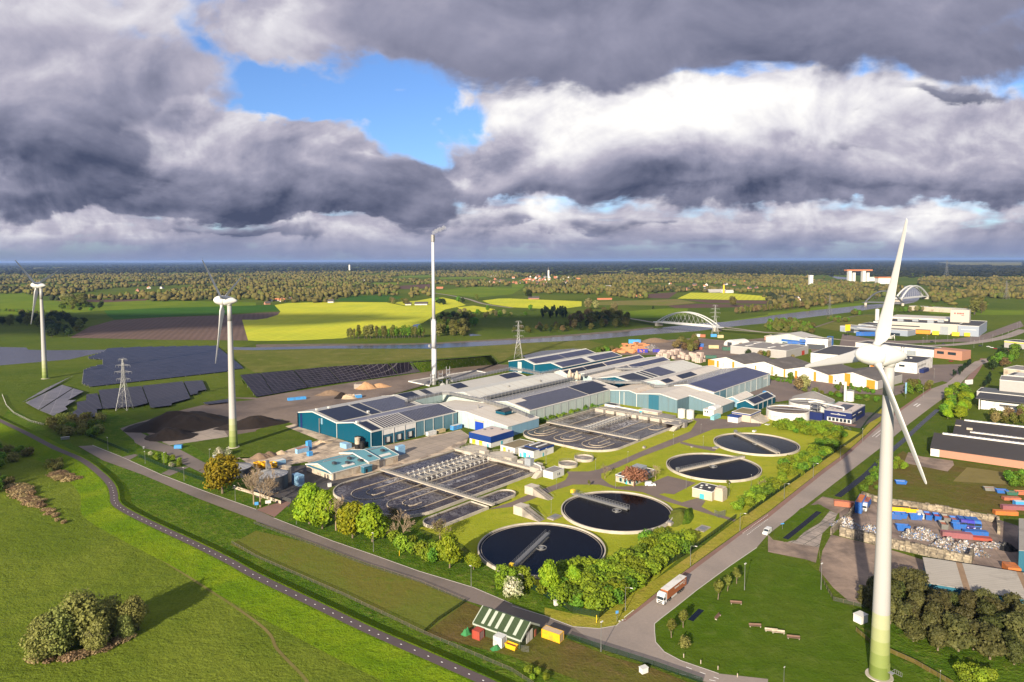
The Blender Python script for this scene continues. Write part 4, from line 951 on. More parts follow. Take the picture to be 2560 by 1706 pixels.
def windows(h,side,at,a0,a1,n,z0,z1,w,mat='glass',fr='white_paint',part='window'):
 for k in range(n):
  c=a0+(a1-a0)*(k+.5)/n
  f=face(h,part,fr,side,c-w/2-.12,c+w/2+.12,z0-.12,z1+.12,at,.06);m=MB()
  if side=='u':lbox(m,at-.085,at-.061,c-w/2,c+w/2,z0,z1)
  else:lbox(m,c-w/2,c+w/2,at+.061,at+.085,z0,z1)
  m.build('pane',mat,f)
# blue and white office block
h=flatbox('blower_building','white and royal blue flat roofed building with two yellow doors','building',47,67,35.5,52.8,6.2,'white_wall','flat_pink',.3)
m=MB();lbox(m,46.7,67.3,35.2,53.1,3.0,6.6);m.build('fascia','royal_blue',h.t)
m=MB();lbox(m,47.2,66.8,35.7,52.6,6.62,6.7);m.build('roof_gravel','flat_pink',h.t)
for v in(37.6,43.3):face(h,'door','yellow','u',v,v+2.8,0,3.6,46.98)
face(h,'door','turquoise','u',50,51.2,0,2.2,46.98);face(h,'door','turquoise','v',56,57.5,0,2.3,52.82)
for u,v in((60,40),(63,46),(56,38)):
 m=MB();lbox(m,u,u+1.3,v,v+1.3,6.7,7.3);m.build('roof_vent','galvanised',h.t)
h.done()
h=flatbox('pump_building','low white pump house with a blue roof edge and moss on its roof','building',45.5,63,62,73,3.6,'white_wall','mossy_flat',.25);face(h,'door','yellow','u',64,66,0,3,45.48);face(h,'window','glass','u',68,69,1,2.4,45.48);h.done()
h=flatbox('pump_building','white pump house with turquoise doors and two light strips on its blue edged roof','building',45,63,76.2,87,4.4,'white_wall','flat_dark',.3)
m=MB();lbox(m,50,63.3,76.0,87.3,3.9,4.9);m.build('fascia','royal_blue',h.t);m=MB();lbox(m,50.3,63.0,76.3,87,4.92,5.0);m.build('roof_deck','flat_dark',h.t)
for v in(78,83):m=MB();lbox(m,52,61,v,v+1.2,5.0,5.35);m.build('skylight','white_paint',h.t)
for v,w_ in((77.2,1.2),(79.5,2.4),(83.5,1.2)):face(h,'door','turquoise','u',v,v+w_,0,3 if w_>2 else 2.1,44.98)
face(h,'door','turquoise','v',53,54,0,2.1,87.02);h.done()
h=flatbox('switch_house','small plain white flat roofed hut beside the near basin','building',25,34.3,109.8,116,3.5,'white_paint','flat_grey',.2);windows(h,'v',116.0,28.3,31,2,1.2,2.4,.7);h.done()
h=flatbox('office_house','cream office house with a dark flat roof behind the reddish tree','building',43,62.5,141.5,152,3.4,'cream_wall','flat_dark',.3)
m=MB();lbox(m,42.8,62.8,141.2,152.3,3.0,3.3);m.build('fascia','royal_blue',h.t);windows(h,'u',43,143,151,3,.7,2.4,1.2,'glass','turquoise');windows(h,'v',152,44,61,5,.9,2.3,1.3,'glass','turquoise')
m=MB();lbox(m,55,62,142.3,148,3.5,5.0);m.build('plant_room','grey_clad',h.t);face(h,'door','turquoise','u',147,148.2,0,2.1,42.98);h.done()
h=flatbox('pump_house','cream pump house with turquoise door and square turret near the road fence','building',47.5,57.5,180.3,190,4.2,'cream_wall','flat_dark',.2)
m=MB();lbox(m,50,55,190.02,194,0,5.0);tu=m.build('turret','cream_wall',h.t);m=MB();lbox(m,50.3,54.7,190.3,193.7,5.0,5.9);m.build('turret_cap','cream_wall',tu)
face(h,'door','turquoise','u',184,186.2,0,2.4,47.48)
for u,v in((49.5,183),(52,186),(54.5,183.5),(52.5,182)):
 m=MB();lbox(m,u,u+1,v,v+1,4.3,4.6);m.build('skylight','white_paint',h.t)
h.done()
# digester group on the right
h=flatbox('sludge_building','cream two level sludge building with blue roof edges and outside steps','building',206,224,131,144,5.6,'cream_wall','mossy_flat',.25)
m=MB();lbox(m,205.8,224.2,130.8,144.2,4.8,5.5);m.build('fascia','royal_blue',h.t)
m=MB();lbox(m,199,206,131,138,0,4.2);an=m.build('annex','white_wall',h.t);m=MB();lbox(m,198.8,206,130.8,138.2,3.7,4.4);m.build('fascia','royal_blue',an)
windows(h,'v',144,208,222,4,3.0,4.6,1.6);m=MB()
for k in range(12):lbox(m,206+k*.3,224-k*.3,144.3+k*.6,144.95+k*.6,0,3.0-k*.25)
m.build('steps','concrete',h.t);h.done()
h=flatbox('dewatering_house','white dewatering house with rounded roof hood beside two white silos','building',206,220,110,118,4.6,'white_wall','white_roof',.2)
m=MB()
for k in range(9):
 a0,a1=pi*k/9,pi*(k+1)/9
 m.poly([LP(209+0,115-3*cos(a0),4.7+2.2*sin(a0)),LP(209,115-3*cos(a1),4.7+2.2*sin(a1)),LP(217,115-3*cos(a1),4.7+2.2*sin(a1)),LP(217,115-3*cos(a0),4.7+2.2*sin(a0))])
m.poly([LP(209,115-3*cos(pi*k/9),4.7+2.2*sin(pi*k/9))for k in range(9,-1,-1)]);m.build('roof_hood','white_paint',h.t)
windows(h,'u',206,110.5,114,2,2.4,3.8,.9);h.done()
def cont(loc,L_,w,hh,rz,mat,label,cat='container',group=None,top=None,doors=True,name='container'):
 """steel container: ribbed sides, frame, door leaf with bars"""
 t=thing(name,label,cat,loc,0,group);loc=Vector(loc);ex=Vector((cos(rz),sin(rz),0));ey=Vector((-sin(rz),cos(rz),0))
 m=MB();m.box(loc+Vector((0,0,.12)),(L_-.1,w-.1,hh-.2),rz);n=int(L_/.55)
 for k in range(n):
  for s_ in(-1,1):m.box(loc+ex*(-L_/2+.3+k*(L_-.6)/max(1,n-1))+ey*s_*(w/2-.045)+Vector((0,0,.2)),(.24,.06,hh-.4),rz)
 m.build('body',mat,t);m=MB()
 for sx in(-1,1):
  for sy in(-1,1):m.box(loc+ex*sx*(L_/2-.07)+ey*sy*(w/2-.07),(.15,.15,hh),rz)
 for z in(.0,hh-.15):
  for sy in(-1,1):m.box(loc+ey*sy*(w/2-.07)+Vector((0,0,z)),(L_-.32,.13,.15),rz)
  for sx in(-1,1):m.box(loc+ex*sx*(L_/2-.07)+Vector((0,0,z)),(.13,w-.32,.15),rz)
 m.build('frame',mat,t);m=MB();m.box(loc+Vector((0,0,hh-.08)),(L_-.32,w-.32,.06),rz);m.build('roof',top or mat,t)
 if doors:
  m=MB()
  for sy in(-.32,-.1,.1,.32):m.box(loc+ex*(L_/2-.03)+ey*sy*w+Vector((0,0,.2)),(.07,.05,hh-.4),rz)
  m.build('door_bars','grey_metal',t)
 return t
for c_,n_ in(((.20,.36,.52),'cont_light_blue'),((.02,.10,.34),'cont_blue'),((.03,.03,.30),'cont_royal'),((.30,.05,.03),'cont_red'),((.34,.11,.06),'cont_rust'),((.42,.13,.03),'cont_orange'),((.62,.34,.01),'cont_yellow'),((.50,.50,.48),'cont_white'),((.15,.15,.14),'cont_grey'),((.03,.10,.07),'cont_green'),((.45,.36,.20),'cont_cream'),((.05,.25,.55),'cont_azure'),((.22,.08,.09),'cont_maroon'),((.17,.38,.42),'cont_turq')):
 plain(n_,c_,.55,var=.22,scale=.9,dirt=(c_[0]*.5+.06,c_[1]*.5+.04,c_[2]*.5+.03),obj=False)
UR=pi/2-GA
cont(LP(202,121),11,2.6,2.8,UR,'cont_turq','turquoise container in front of the dewatering house')
def tank(name,label,c,r,hh,wall,top,cat='tank',dome=.0,group=None,hoops=0,rim=True,openw=None):
 t=thing(name,label,cat,c,0,group);c=Vector(c);m=MB()
 if openw:m.ring(c,r-.3,r,0,hh,56)
 else:m.frus(c,c+Vector((0,0,hh)),r,r,48)
 for k in range(hoops):m.frus(c+Vector((0,0,hh*(k+.6)/hoops)),c+Vector((0,0,hh*(k+.6)/hoops+.12)),r+.05,r+.05,48,caps=False)
 m.build('wall',wall,t,smooth=False);m=MB()
 if openw:
  m.frus(c+Vector((0,0,hh-1.0)),c+Vector((0,0,hh-.9)),r-.31,r-.31,48);m.build('sludge',openw,t);m=MB()
  m.beam(c+Vector((-r*.92,r*.3,hh)),c+Vector((r*.9,-r*.35,hh)),1.6,.4);rail_ring(m,c,r-.15,hh,40);m.build('walkway',top,t)
 else:
  n=24;i=len(m.v);m.v+=[(c.x+(r+.15)*cos(2*pi*k/n),c.y+(r+.15)*sin(2*pi*k/n),hh+.03)for k in range(n)]+[(c.x,c.y,hh+.03+max(dome,.05))]
  for k in range(n):m.f.append((k,(k+1)%n,n));m.m.append(0)
  m.build('roof',top,t)
  if dome>.8:
   m=MB()
   for k in range(n):a=2*pi*k/n;m.frus((c.x+r*cos(a),c.y+r*sin(a),hh+.12),(c.x,c.y,hh+dome+.08),.1,.08,4)
   m.build('roof_ribs','galvanised',t)
 return t
tank('silo','left of two small white silos beside the far basin',LP(190,101.5),2.6,6,'white_paint','white_paint',dome=.6)
tank('silo','right of two small white silos beside the far basin',LP(191,107.5),2.6,6,'white_paint','white_paint',dome=.6)
tank('sludge_tank','large open white concrete tank in front of the navy office',LP(236,158),14,6.4,'white_wall','galvanised',openw='soil_yard')
tank('sludge_tank','open white concrete tank behind the pipe tower',LP(272,160),13,6.0,'white_wall','galvanised',openw='flat_grey')
tank('gas_holder','grey domed gas holder behind the white tanks',LP(300,155),15,3.2,'grey_clad','flat_grey',dome=6.0)
pt=thing('pipe_tower','grey steel pipe tower between the white tanks and the navy office','machinery',LP(252,168));m=MB()
for du in(0,5):
 for dv in(0,5):m.frus(LP(252+du,168+dv,0),LP(252+du,168+dv,9),.25,.25,6)
for z in(3,6,9):lbox(m,251.6,257.4,167.6,173.4,z,z+.25)
m.build('frame','galvanised',pt);m=MB();m.path([LP(254,166,9.5),LP(256,170,10),LP(252,186,9.5),LP(251,190,9.2),LP(251,190,5)],.55,10);m.build('pipe','white_paint',pt);m=MB();m.frus(LP(253,170,0),LP(253,170,4),1.4,1.4,14);m.build('vessel','white_paint',pt)
# navy office
h=flatbox('water_office','navy blue office with white lettering and a solar roof by the road','building',246,279,179,196.5,7.2,'navy','flat_pink',.45)
m=MB();lbox(m,255,273,184,191,7.35,7.6);m.build('solar_panels','solar_black',h.t);windows(h,'u',246,181.5,196,6,.5,2.6,1.7);windows(h,'v',196.5,247,256,4,.5,2.6,1.7)
face(h,'plinth_wall','white_paint','u',181,196.45,.02,2.85,246,.03);face(h,'strip_window','glass','v',258,273,2.8,4.4,196.5)
m=MB();rr=random.Random(5)
for k in range(20):
 if k in(9,10):continue
 lbox(m,245.88,245.97,183.4+k*.48,183.4+k*.48+.3,4.95,4.95+.45+rr.random()*.15)
lbox(m,245.88,245.97,187.8,188.05,4.8,5.8);lbox(m,245.88,245.97,188.4,188.65,4.8,5.8);lbox(m,245.88,245.97,187.8,188.65,5.8,6.0);m.build('lettering','white_paint',h.t)
m=MB()
for k in range(8):lbox(m,248+k*.9,248.6+k*.9,196.55,196.6,5.0,5.4)
for k in range(8):lbox(m,262+k*.9,262.6+k*.9,196.55,196.6,4.6,5.1)
m.build('lettering','white_paint',h.t)
m=MB();lbox(m,243,245.9,169.5,178.9,0,5.2);an=m.build('annex','navy',h.t);lb_=MB();lbox(lb_,243.2,245.7,169.7,178.7,5.2,5.3);lb_.build('roof','flat_dark',an)
for u,v in((250,182),(275,193),(252,193)):
 m=MB();lbox(m,u,u+1.5,v,v+1.5,7.3,8.0);m.build('roof_vent','galvanised',h.t)
h.done()
sheet('office_apron',None,.112,'dark_asphalt',pts=[LP(u,v)for u,v in((237,172),(237,204),(292,206),(292,196),(240,176))])
sheet('office_terrace',None,.116,'red_paving',pts=[LP(u,v)for u,v in((240,176),(240,200),(246,200),(246,176))])
# two teal sheds
h=Hall('teal_shed','pale teal shed with a white ribbed roof beside the front blue hall',247,111)
h.gable(247,273,108,113.5,119,5.2,7.6,5.2,'light_blue','white_roof','white_roof');h.done()
h=Hall('teal_shed','bright teal shed with a grid of black solar panels on its roof',239,127)
h.gable(239,281,120.5,126.8,133,5.0,8.0,5.0,'teal','teal_roof','grey_roof');h.array(242,260,.08,.9,'solar_black');h.array(261,279,.08,.9,'solar_black')
for u in(247,256,265,274):
 m=MB();lbox(m,u,u+.7,133.02,133.1,0,4.8);m.build('wall_rib','white_paint',h.t)
h.done()
# small hut, containers and kit behind the far basin
h=flatbox('container_house','long cream plant room with turquoise doors against the front blue hall','building',177,183.5,75,90,4,'cream_wall','flat_pink',.15);face(h,'door','turquoise','u',75.5,78.5,0,3.4,176.98);face(h,'door','turquoise','u',80.5,81.7,0,2.2,176.98);h.done()
h=flatbox('valve_house','small white valve house with dark roof at the corner of the far basin','building',179,186,45,54,3.6,'white_wall','flat_dark',.2);h.done()
# ------------------------------------------------------------------ clarifiers
def clarifier(cpx,label,pts,far=True,rakes=True,full=False):
 """round settling tank: wall, weir, water, and its own bridge"""
 c=G(*cpx,.9);c.z=0;R=24.3
 t=thing('clarifier',label,'settling tank',c,0,'round settling tanks');m=MB()
 m.ring(c,R-.45,R,0,1.25,96);m.build('wall','concrete',t);m=MB();m.ring(c,R-1.5,R-1.32,.2,.86,96);m.ring(c,R-1.32,R-.452,.2,.5,96);m.build('weir','old_concrete',t)
 m=MB();m.poly([(c.x+(R-.46)*cos(2*pi*k/96),c.y+(R-.46)*sin(2*pi*k/96),.66)for k in range(96)]);m.build('water','clarifier_water',t)
 a,b=pts;a,b=P(*a,1.3),P(*b,1.3)
 d=(b-a);L_=d.length;d.normalize();s=Vector((-d.y,d.x,0));br=None
 m=MB();m.beam(a,b,1.7,.22);m.beam(a+s*.8-Vector((0,0,.75)),b+s*.8-Vector((0,0,.75)),.18,.75);m.beam(a-s*.8-Vector((0,0,.75)),b-s*.8-Vector((0,0,.75)),.18,.75)
 br=m.build('bridge','concrete' if full else 'galvanised',t);m=MB();n=int(L_/1.5)
 for q in(-.85,.85):
  for k in range(n+1):
   p=a+d*(L_*k/n)+s*q;m.frus(p,p+Vector((0,0,1.35)),.06,.06,4)
  for z in(.7,1.35):m.frus(a+s*q+Vector((0,0,z)),b+s*q+Vector((0,0,z)),.055,.055,4)
 m.build('railing','galvanised',br);m=MB()
 for k in range(4,n*2-2):
  p=a+d*(L_*k/(n*2));m.beam(p+s*.5-Vector((0,0,.75)),p-s*2.2-Vector((0,0,1.0))+d*.3,.12,.3)
 if rakes:m.build('rake','galvanised',br)
 m=MB();m.ring(c,1.9,2.1,.3,1.0,32);m.frus(c,c+Vector((0,0,1.1)),.9,.9,20);m.build('centre_well','galvanised',t)
 m=MB();p=a if far else b;m.box(p-Vector((0,0,0)),(1.6,1.6,1.6),atan2(d.y,d.x));m.build('drive','yellow' if rakes and not full else 'galvanised',br)
 return t
clarifier((1353.5,1369),'near round black settling tank with its walkway pointing up right',(('F',2353-5,1555-10),('G',330,1225)),rakes=True)
clarifier((1542,1276),'round black settling tank with half bridge reaching from its upper left rim',(('G',560,855),('G',1070,1000)))
clarifier((1783,1166),'round settling tank whose walkway crosses from lower left to upper right',(('G',1525,650),('G',2130,520)),rakes=False,full=True)
clarifier((1890,1109),'farthest round settling tank whose walkway runs from upper left to lower right',(('P',345,715),('P',980,1015)),rakes=False,full=True)
# ------------------------------------------------------------------ aeration basins
def lane(m,pts,w,z0,z1):
 for a,b in zip(pts,pts[1:]):
  d=(b-a).normalized()*(w*.3);m.beam((a.x-d.x,a.y-d.y,z0),(b.x+d.x,b.y+d.y,z0),w,z1-z0)
def arc(u,v,r,a0,a1,n=14):return[LP(u+r*cos(a0+(a1-a0)*k/n),v+r*sin(a0+(a1-a0)*k/n))for k in range(n+1)]
def aeration(label,u0,u1,v0,v1,ub,extra,lanes,aer,ju=None):
 t=thing('aeration_basin',label,'basin',LP((u0+u1)/2,(v0+v1)/2),0,'aeration basins');r=(v1-v0)/2;m=MB();cr=17
 out=[LP(u1,v0),LP(u0+cr,v0)]+[LP(u0+cr-cr*sin(q),v0+cr-cr*cos(q))for q in[pi/2*k/12 for k in range(1,13)]]+[LP(u0+cr-cr*cos(q),v1-cr+cr*sin(q))for q in[pi/2*k/12 for k in range(13)]]+[LP(u1,v1)]
 lane(m,out+[out[0]],.45,0,1.3);m.build('outer_wall','concrete',t)
 m=MB();m.poly([(p.x,p.y,.72)for p in out]);w=m.build('water','basin_water',t)
 if w.data.polygons[0].normal.z<0:w.data.flip_normals()
 m=MB()
 for pts in lanes:lane(m,pts,.38,.3,.98)
 m.build('lane_wall','cream_wall',t);m=MB()
 for(a,b,c,d)in aer:m.poly([LP(*q,.745)for q in((a,c),(b,c),(b,d),(a,d))])
 o=m.build('aerated_water','aerated_water',t)
 for p_ in o.data.polygons:
  if p_.normal.z<0:p_.flip()
 return t
def deck(t,a,b,w,z,part='bridge',rail=True,h=.45):
 m=MB();A,B=LP(*a,z),LP(*b,z);m.beam(A,B,w,h);br=m.build(part,'concrete',t)
 if rail:
  m=MB();d=B-A;n=max(2,int(d.length/1.6));s=Vector((-d.y,d.x,0)).normalized()*(w/2-.08)
  for q in(s,-s):
   for k in range(n+1):p=A+d*k/n+q+Vector((0,0,h));m.frus(p,p+Vector((0,0,1.15)),.055,.055,4)
   for zz in(.6,1.15):m.frus(A+q+Vector((0,0,h+zz)),B+q+Vector((0,0,h+zz)),.05,.05,4)
  m.build('railing','galvanised',br)
 return br
ln=[[LP(22,55),LP(-48,55)]+arc(-48,64,9,-pi/2,-3*pi/2)[1:]+[LP(-46,73),LP(24,73)],[LP(-24,61),LP(-44,61)],[LP(-50,68),LP(-43,68)],arc(-46,64.5,4,-pi/2,-3*pi/2,8),[LP(24,79),LP(-46,79)]+arc(-46,88,9,-pi/2,-3*pi/2)[1:]+[LP(-44,97),LP(24,97)],[LP(-22,85),LP(-42,85)],[LP(-48,92),LP(-41,92)],arc(-44,88.5,4,-pi/2,-3*pi/2,8),[LP(-24,90),LP(24,90)]]
t1=aeration('near dark aeration basin with curved lane walls and a long cross walkway',-62,28,42.5,104,-25,None,ln,[(-22,26,55.3,61),(-22,26,61.4,72.6),(-22,25,79.3,84.6),(-34,-24,55.5,60),(-36,-24,79.5,84.5)])
for a,b,w in(((-24.5,42),(-24.5,121),2.2),((-22,62),(27,62),1.0),((-22,68.5),(27,68.5),1.0),((28.5,42.5),(28.5,104),3.4)):deck(t1,a,b,w,1.7)
m=MB()
for k in range(9):m.beam(LP(-18+k*5,62.5,1.8),LP(-18+k*5,68,1.8),.5,.3)
m.build('cross_beam','concrete',t1);m=MB()
for v in(58,62.8,67.8,72):
 for k in range(14):m.frus(LP(-20+k*3.4,v,.7),LP(-20+k*3.4,v,3.0),.13,.13,5);m.beam(LP(-20+k*3.4,v-1.2,2.2),LP(-20+k*3.4,v+1.2,2.2),.14,.14)
m.build('air_pipe','white_paint',t1)
m=MB()
for u,v,r in((34,52,7.5),(34,72,7.5)):c_=LP(u,v);m.frus(c_,c_+Vector((0,0,2.4)),r,r,32);rail_ring(m,c_,r-.3,2.4,24)
for u,v,h_ in((30,62,3.6),(30,90,3.6),(33,98,2.5)):lbox(m,u,u+4,v-2,v+2,0,h_)
m.build('inlet_works','concrete',t1);m=MB()
for u,v in((31,80),(26,103)):lbox(m,u,u+5,v-3,v+3,0,3.2)
for k in range(8):lbox(m,20+k*.6,26,106+0,109,k*.35,k*.35+.35)
m.build('steps','concrete',t1);m=MB();m.path([LP(33,96,3),LP(30,104,3.2),LP(27,107,2.6),LP(27,107,.2)],.5,10);m.build('pipe','white_paint',t1)
m=MB();lbox(m,29,32,94,98,.1,6.0);m.build('lift_house','grey_clad',t1)
# the narrow rounded channel in front of it, and the small oval
for lab,u0,u1,v0,v1 in(('long narrow basin with a rounded end joined to the near aeration basin',-57.5,-26,108.6,119.5),('short oval basin with a rounded end past the cross walkway',-22,-3,108.6,118)):
 t=thing('channel_basin',lab,'basin',LP((u0+u1)/2,(v0+v1)/2));r=(v1-v0)/2;m=MB()
 if u0<-40:out=[LP(u1,v0)]+arc(u0+r,(v0+v1)/2,r,-pi/2,-3*pi/2,16)+[LP(u1,v1)]
 else:out=[LP(u0,v0)]+arc(u1-r,(v0+v1)/2,r,-pi/2,pi/2,16)+[LP(u0,v1)]
 lane(m,out+[out[0]],.4,0,1.35);m.build('wall','concrete',t);m=MB();m.poly([(p.x,p.y,.75)for p in out]);w=m.build('water','basin_water',t)
 if w.data.polygons[0].normal.z<0:w.data.flip_normals()
def hook(u,v,r):return[LP(u+20,v-r),LP(u,v-r)]+arc(u,v,r,-pi/2,-3*pi/2,12)[1:]+[LP(u+8,v+r)]
ln2=[]
for v in(54,75,96):ln2+=[hook(92,v,8),hook(93,v,4.5)[1:],[LP(95,v),LP(108,v)]]
ln2+=[[LP(86,v),LP(113,v)]for v in()]+[[LP(114,v),LP(168,v)]for v in(56,66,88,99)]+[hook(148,104,4)[2:]]
t2=aeration('far dark aeration basin with nested hook shaped lane walls',77,169,43.5,112,113,None,ln2,[(115,168,44,55.6),(115,166,78,87.6)])
for a,b,w in(((113,43),(113,113),2.2),((114,76),(168,76),1.2),((169.5,43.5),(169.5,112),3.0),((114,43.7),(168,43.7),.9)):deck(t2,a,b,w,1.7)
m=MB()
for k in range(15):m.frus(LP(116+k*3.5,76,.7),LP(116+k*3.5,76,3.4),.14,.14,5);m.beam(LP(116+k*3.5,68.5,1.9),LP(116+k*3.5,76,1.9),.22,.22)
m.build('air_pipe','white_paint',t2);m=MB()
for k in range(7):lbox(m,165,169.2,46+k*9,53+k*9,.3,2.8)
m.build('overflow_box','concrete',t2);m=MB();lbox(m,171,185,46,100,0,2.2);lbox(m,160,178,104,116,1.9,2.4);lbox(m,164,168,113,117,0,3.6);m.build('platform','flat_grey',t2);deck(t2,(171,46),(171,116),.4,2.2,'platform_edge');deck(t2,(160,116),(178,116),.4,2.3,'platform_edge')
m=MB();m.path([LP(180,50,2.9),LP(178,78,2.9),LP(172,80,2.9)],.6,10);m.build('pipe','white_paint',t2)
m=MB()
for k in range(8):lbox(m,156-k*.7,160,112.5,116,0,2.1-k*.25)
m.build('steps','concrete',t2)
# stair blocks and small wells
for lab,u,v in(('concrete stair block with open steps left of the upper black tank',-22,133),('concrete stair block beside the near basin channel',1,120)):
 t=thing('stair_block',lab,'stairs',LP(u,v));m=MB();lbox(m,u-1,u+4,v-1.5,v+3.5,0,3.8);m.build('block','concrete',t);m=MB()
 for k in range(11):lbox(m,u-1+k*.0,u+3,v+3.5+k*.85,v+4.35+k*.85,0,3.5-k*.33)
 m.build('steps','old_concrete',t);m=MB()
 for q in(0,3.8):m.path([LP(u-1+q,v+3.5,4.6),LP(u-1+q,v+13,1.2)],.06,5)
 m.build('railing','galvanised',t)
for lab,k,x,y,r in(('round gravel well ringed by railings on the lawn, nearer one','G',515,605,5.2),('round gravel well ringed by railings on the lawn, farther one','G',662,550,5.4)):
 c=P(k,x,y);t=thing('selector_well',lab,'well',c);m=MB();m.ring(c,r-.4,r,0,1.5,40);m.build('wall','concrete',t);m=MB();m.frus(c,c+Vector((0,0,.9)),r-.41,r-.41,32);m.build('fill','old_slabs',t);m=MB();rail_ring(m,c,r-.2,1.5,22);m.build('railing','galvanised',t)
for lab,k,x,y,a,b,hh in(('grey concrete hatch slab on the lawn near the gate','G',1755,1185,6.5,4,.35),('grey valve pit with handrails between the two black tanks','G',390,1085,6,3.5,.8),('small grey kiosk on the rim of the upper black tank','G',1450,1150,2.2,2.4,1.6),('white pump crate on the lawn beyond the farthest tank','P',622,705,2.8,1.6,1.2),('small grey box beside the plant path','G',1215,445,1.8,1.4,1.3),('pale hatch on the lawn below the farthest tank','G',1655,435,1.6,1.2,.6),('grey hatch frame left of the farthest tank','P',60,945,4,3,.6),('white hatch slab near the wooded bank','P',815,600,3,2.5,.4)):
 c=P(k,x,y);t=thing('service_hatch',lab,'hatch',c);m=MB();m.box(c,(a,b,hh*.8),UR);m.build('body','white_wall' if 'white' in lab else 'old_concrete',t);m=MB();m.box(c+Vector((0,0,hh*.8)),(a*.6,b*.7,hh*.25),UR);m.build('lid','galvanised',t)
# ------------------------------------------------------------------ tanks and clutter at the left end
tank('sludge_silo','dark tank with a ribbed grey cone roof and tall chute behind the bare tree',LP(-74,19.5),8.0,7.0,'dark_metal','grey_metal',dome=2.2,hoops=4)
tank('sludge_silo','dark tank with a ribbed cone roof behind the ochre tree',LP(-75,-13),7.6,4.2,'dark_metal','grey_metal',dome=2.0,hoops=3)
tank('storage_tank','cream round storage tank beside the dark cone roofed tank',LP(-64.5,16.5),3.0,7.6,'cream_wall','cream_wall',dome=.7)
st=thing('chute_tower','grey steel chute tower rising over the dark cone roofed tank','machinery',LP(-71,12));m=MB();lbox(m,-72,-70.6,11.3,12.7,0,11.5);m.beam(LP(-71,12,9),LP(-74,19,9.5),1.4,1.2);m.build('duct','galvanised',st)
for lab,mat,u,v,r,hh in(('tall black plastic tank at the teal hall corner','black',-2.2,-8.6,1.7,6.2),('cream tank on a black base at the teal hall corner','cream_wall',-4.4,-6.0,1.6,6.4),('short black tank nearest the yard at the teal hall corner','black',-3.0,-3.6,1.5,4.2)):
 t=tank('chemical_tank',lab,LP(u,v),r,hh,mat,mat,dome=.5)
 if 'cream' in lab:m=MB();m.frus(LP(u,v,0),LP(u,v,2.8),r+.05,r+.05,32);m.build('base','black',t)
def cl(k,x,y,L_,w,hh,rz,mat,label,z=0,**kw):
 c=P(k,x,y);return cont(Vector((c.x,c.y,z)),L_,w,hh,rz,mat,label,**kw)
G1='blue containers in the works yard'
cl('S',1150,420,7.5,2.5,2.7,UR,'cont_light_blue','long pale blue container with a rusty roof in the puddled yard',top='cont_rust',group=G1)
cl('S',1248,380,2.6,2.4,5.2,UR,'cont_azure','tall blue box standing behind the pale blue container',group=G1)
cl('S',1262,470,2.5,2.4,2.4,UR,'cont_azure','small cube shaped blue box standing in the puddle',group=G1)
cl('S',1790,350,6.5,3.6,2.8,UR-pi/2,'cont_light_blue','pale blue container by the black tanks at the teal hall',group=G1)
for z,lab in((0,'lower of two stacked pale blue containers beside the cream tank'),(2.6,'upper of two stacked pale blue containers beside the cream tank')):cl('S',1090,895,6.1,3.2,2.6,UR-pi/2,'cont_light_blue',lab,z=z,group=G1)
cl('F',1610,325,7,2.5,2.6,UR,'cont_white','white container with a blue panel against the teal hall wall',group=G1)
cl('F',1700,298,6,2.4,2.0,UR,'cont_cream','pale grey cabinets against the teal hall wall',group=G1,name='container')
cl('F',1840,268,8,3.0,2.8,UR,'cont_azure','bright blue container with a white roof near the roller door',top='cont_white',group=G1)
cl('F',1325,500,5.0,3.0,5.0,UR,'cont_light_blue','tall pale blue unit at the end of the teal roofed workshop',group=G1)
cl('S',800,600,7,3.2,2.4,UR,'cont_light_blue','pale blue shed with a white roof behind the yellow skips',top='cont_white',group=G1)
def skip(c,L_,w,hh,rz,mat,label,load=None,group=None):
 """open waste skip with sloping ends"""
 t=thing('skip',label,'skip',c,0,group);c=Vector(c);ex=Vector((cos(rz),sin(rz),0));ey=Vector((-sin(rz),cos(rz),0));m=MB()
 lo=[(-L_*.40,-w*.45),(L_*.40,-w*.45),(L_*.40,w*.45),(-L_*.40,w*.45)];hi=[(-L_/2,-w/2),(L_/2,-w/2),(L_/2,w/2),(-L_/2,w/2)]
 f=lambda p,z:c+ex*p[0]+ey*p[1]+Vector((0,0,z));s_=.9
 for k in range(4):
  a,b=lo[k],lo[(k+1)%4];A,B=hi[k],hi[(k+1)%4]
  m.poly([f(a,.15),f(b,.15),f(B,hh),f(A,hh)]);m.poly([f((A[0]*s_,A[1]*s_),hh),f((B[0]*s_,B[1]*s_),hh),f((b[0]*s_,b[1]*s_),.3),f((a[0]*s_,a[1]*s_),.3)]);m.poly([f(A,hh),f(B,hh),f((B[0]*s_,B[1]*s_),hh),f((A[0]*s_,A[1]*s_),hh)])
 m.poly([f(p,.15)for p in reversed(lo)]);m.poly([f((p[0]*s_,p[1]*s_),.3)for p in lo])
 m.build('shell',mat,t);m=MB()
 for k in range(4):
  q=-L_*.3+k*L_*.2
  for sy in(-1,1):m.beam(f((q,sy*w*.46),.2),f((q,sy*(w*.5+.03)),hh-.05),.12,.1)
 m.build('ribs',mat,t)
 if load:m=MB();m.poly([f((p[0]*.92,p[1]*.92),hh*.72)for p in hi]);m.build('load',load,t)
 return t
for x,y,lab in((500,640,'leftmost'),(590,640,'middle'),(720,640,'rightmost')):skip(P('S',x,y),4.5,3.0,2.8,UR-pi/2,'cont_yellow',lab+' of three yellow skips beyond the dark tanks','rubble_yard','yellow skips by the tanks')
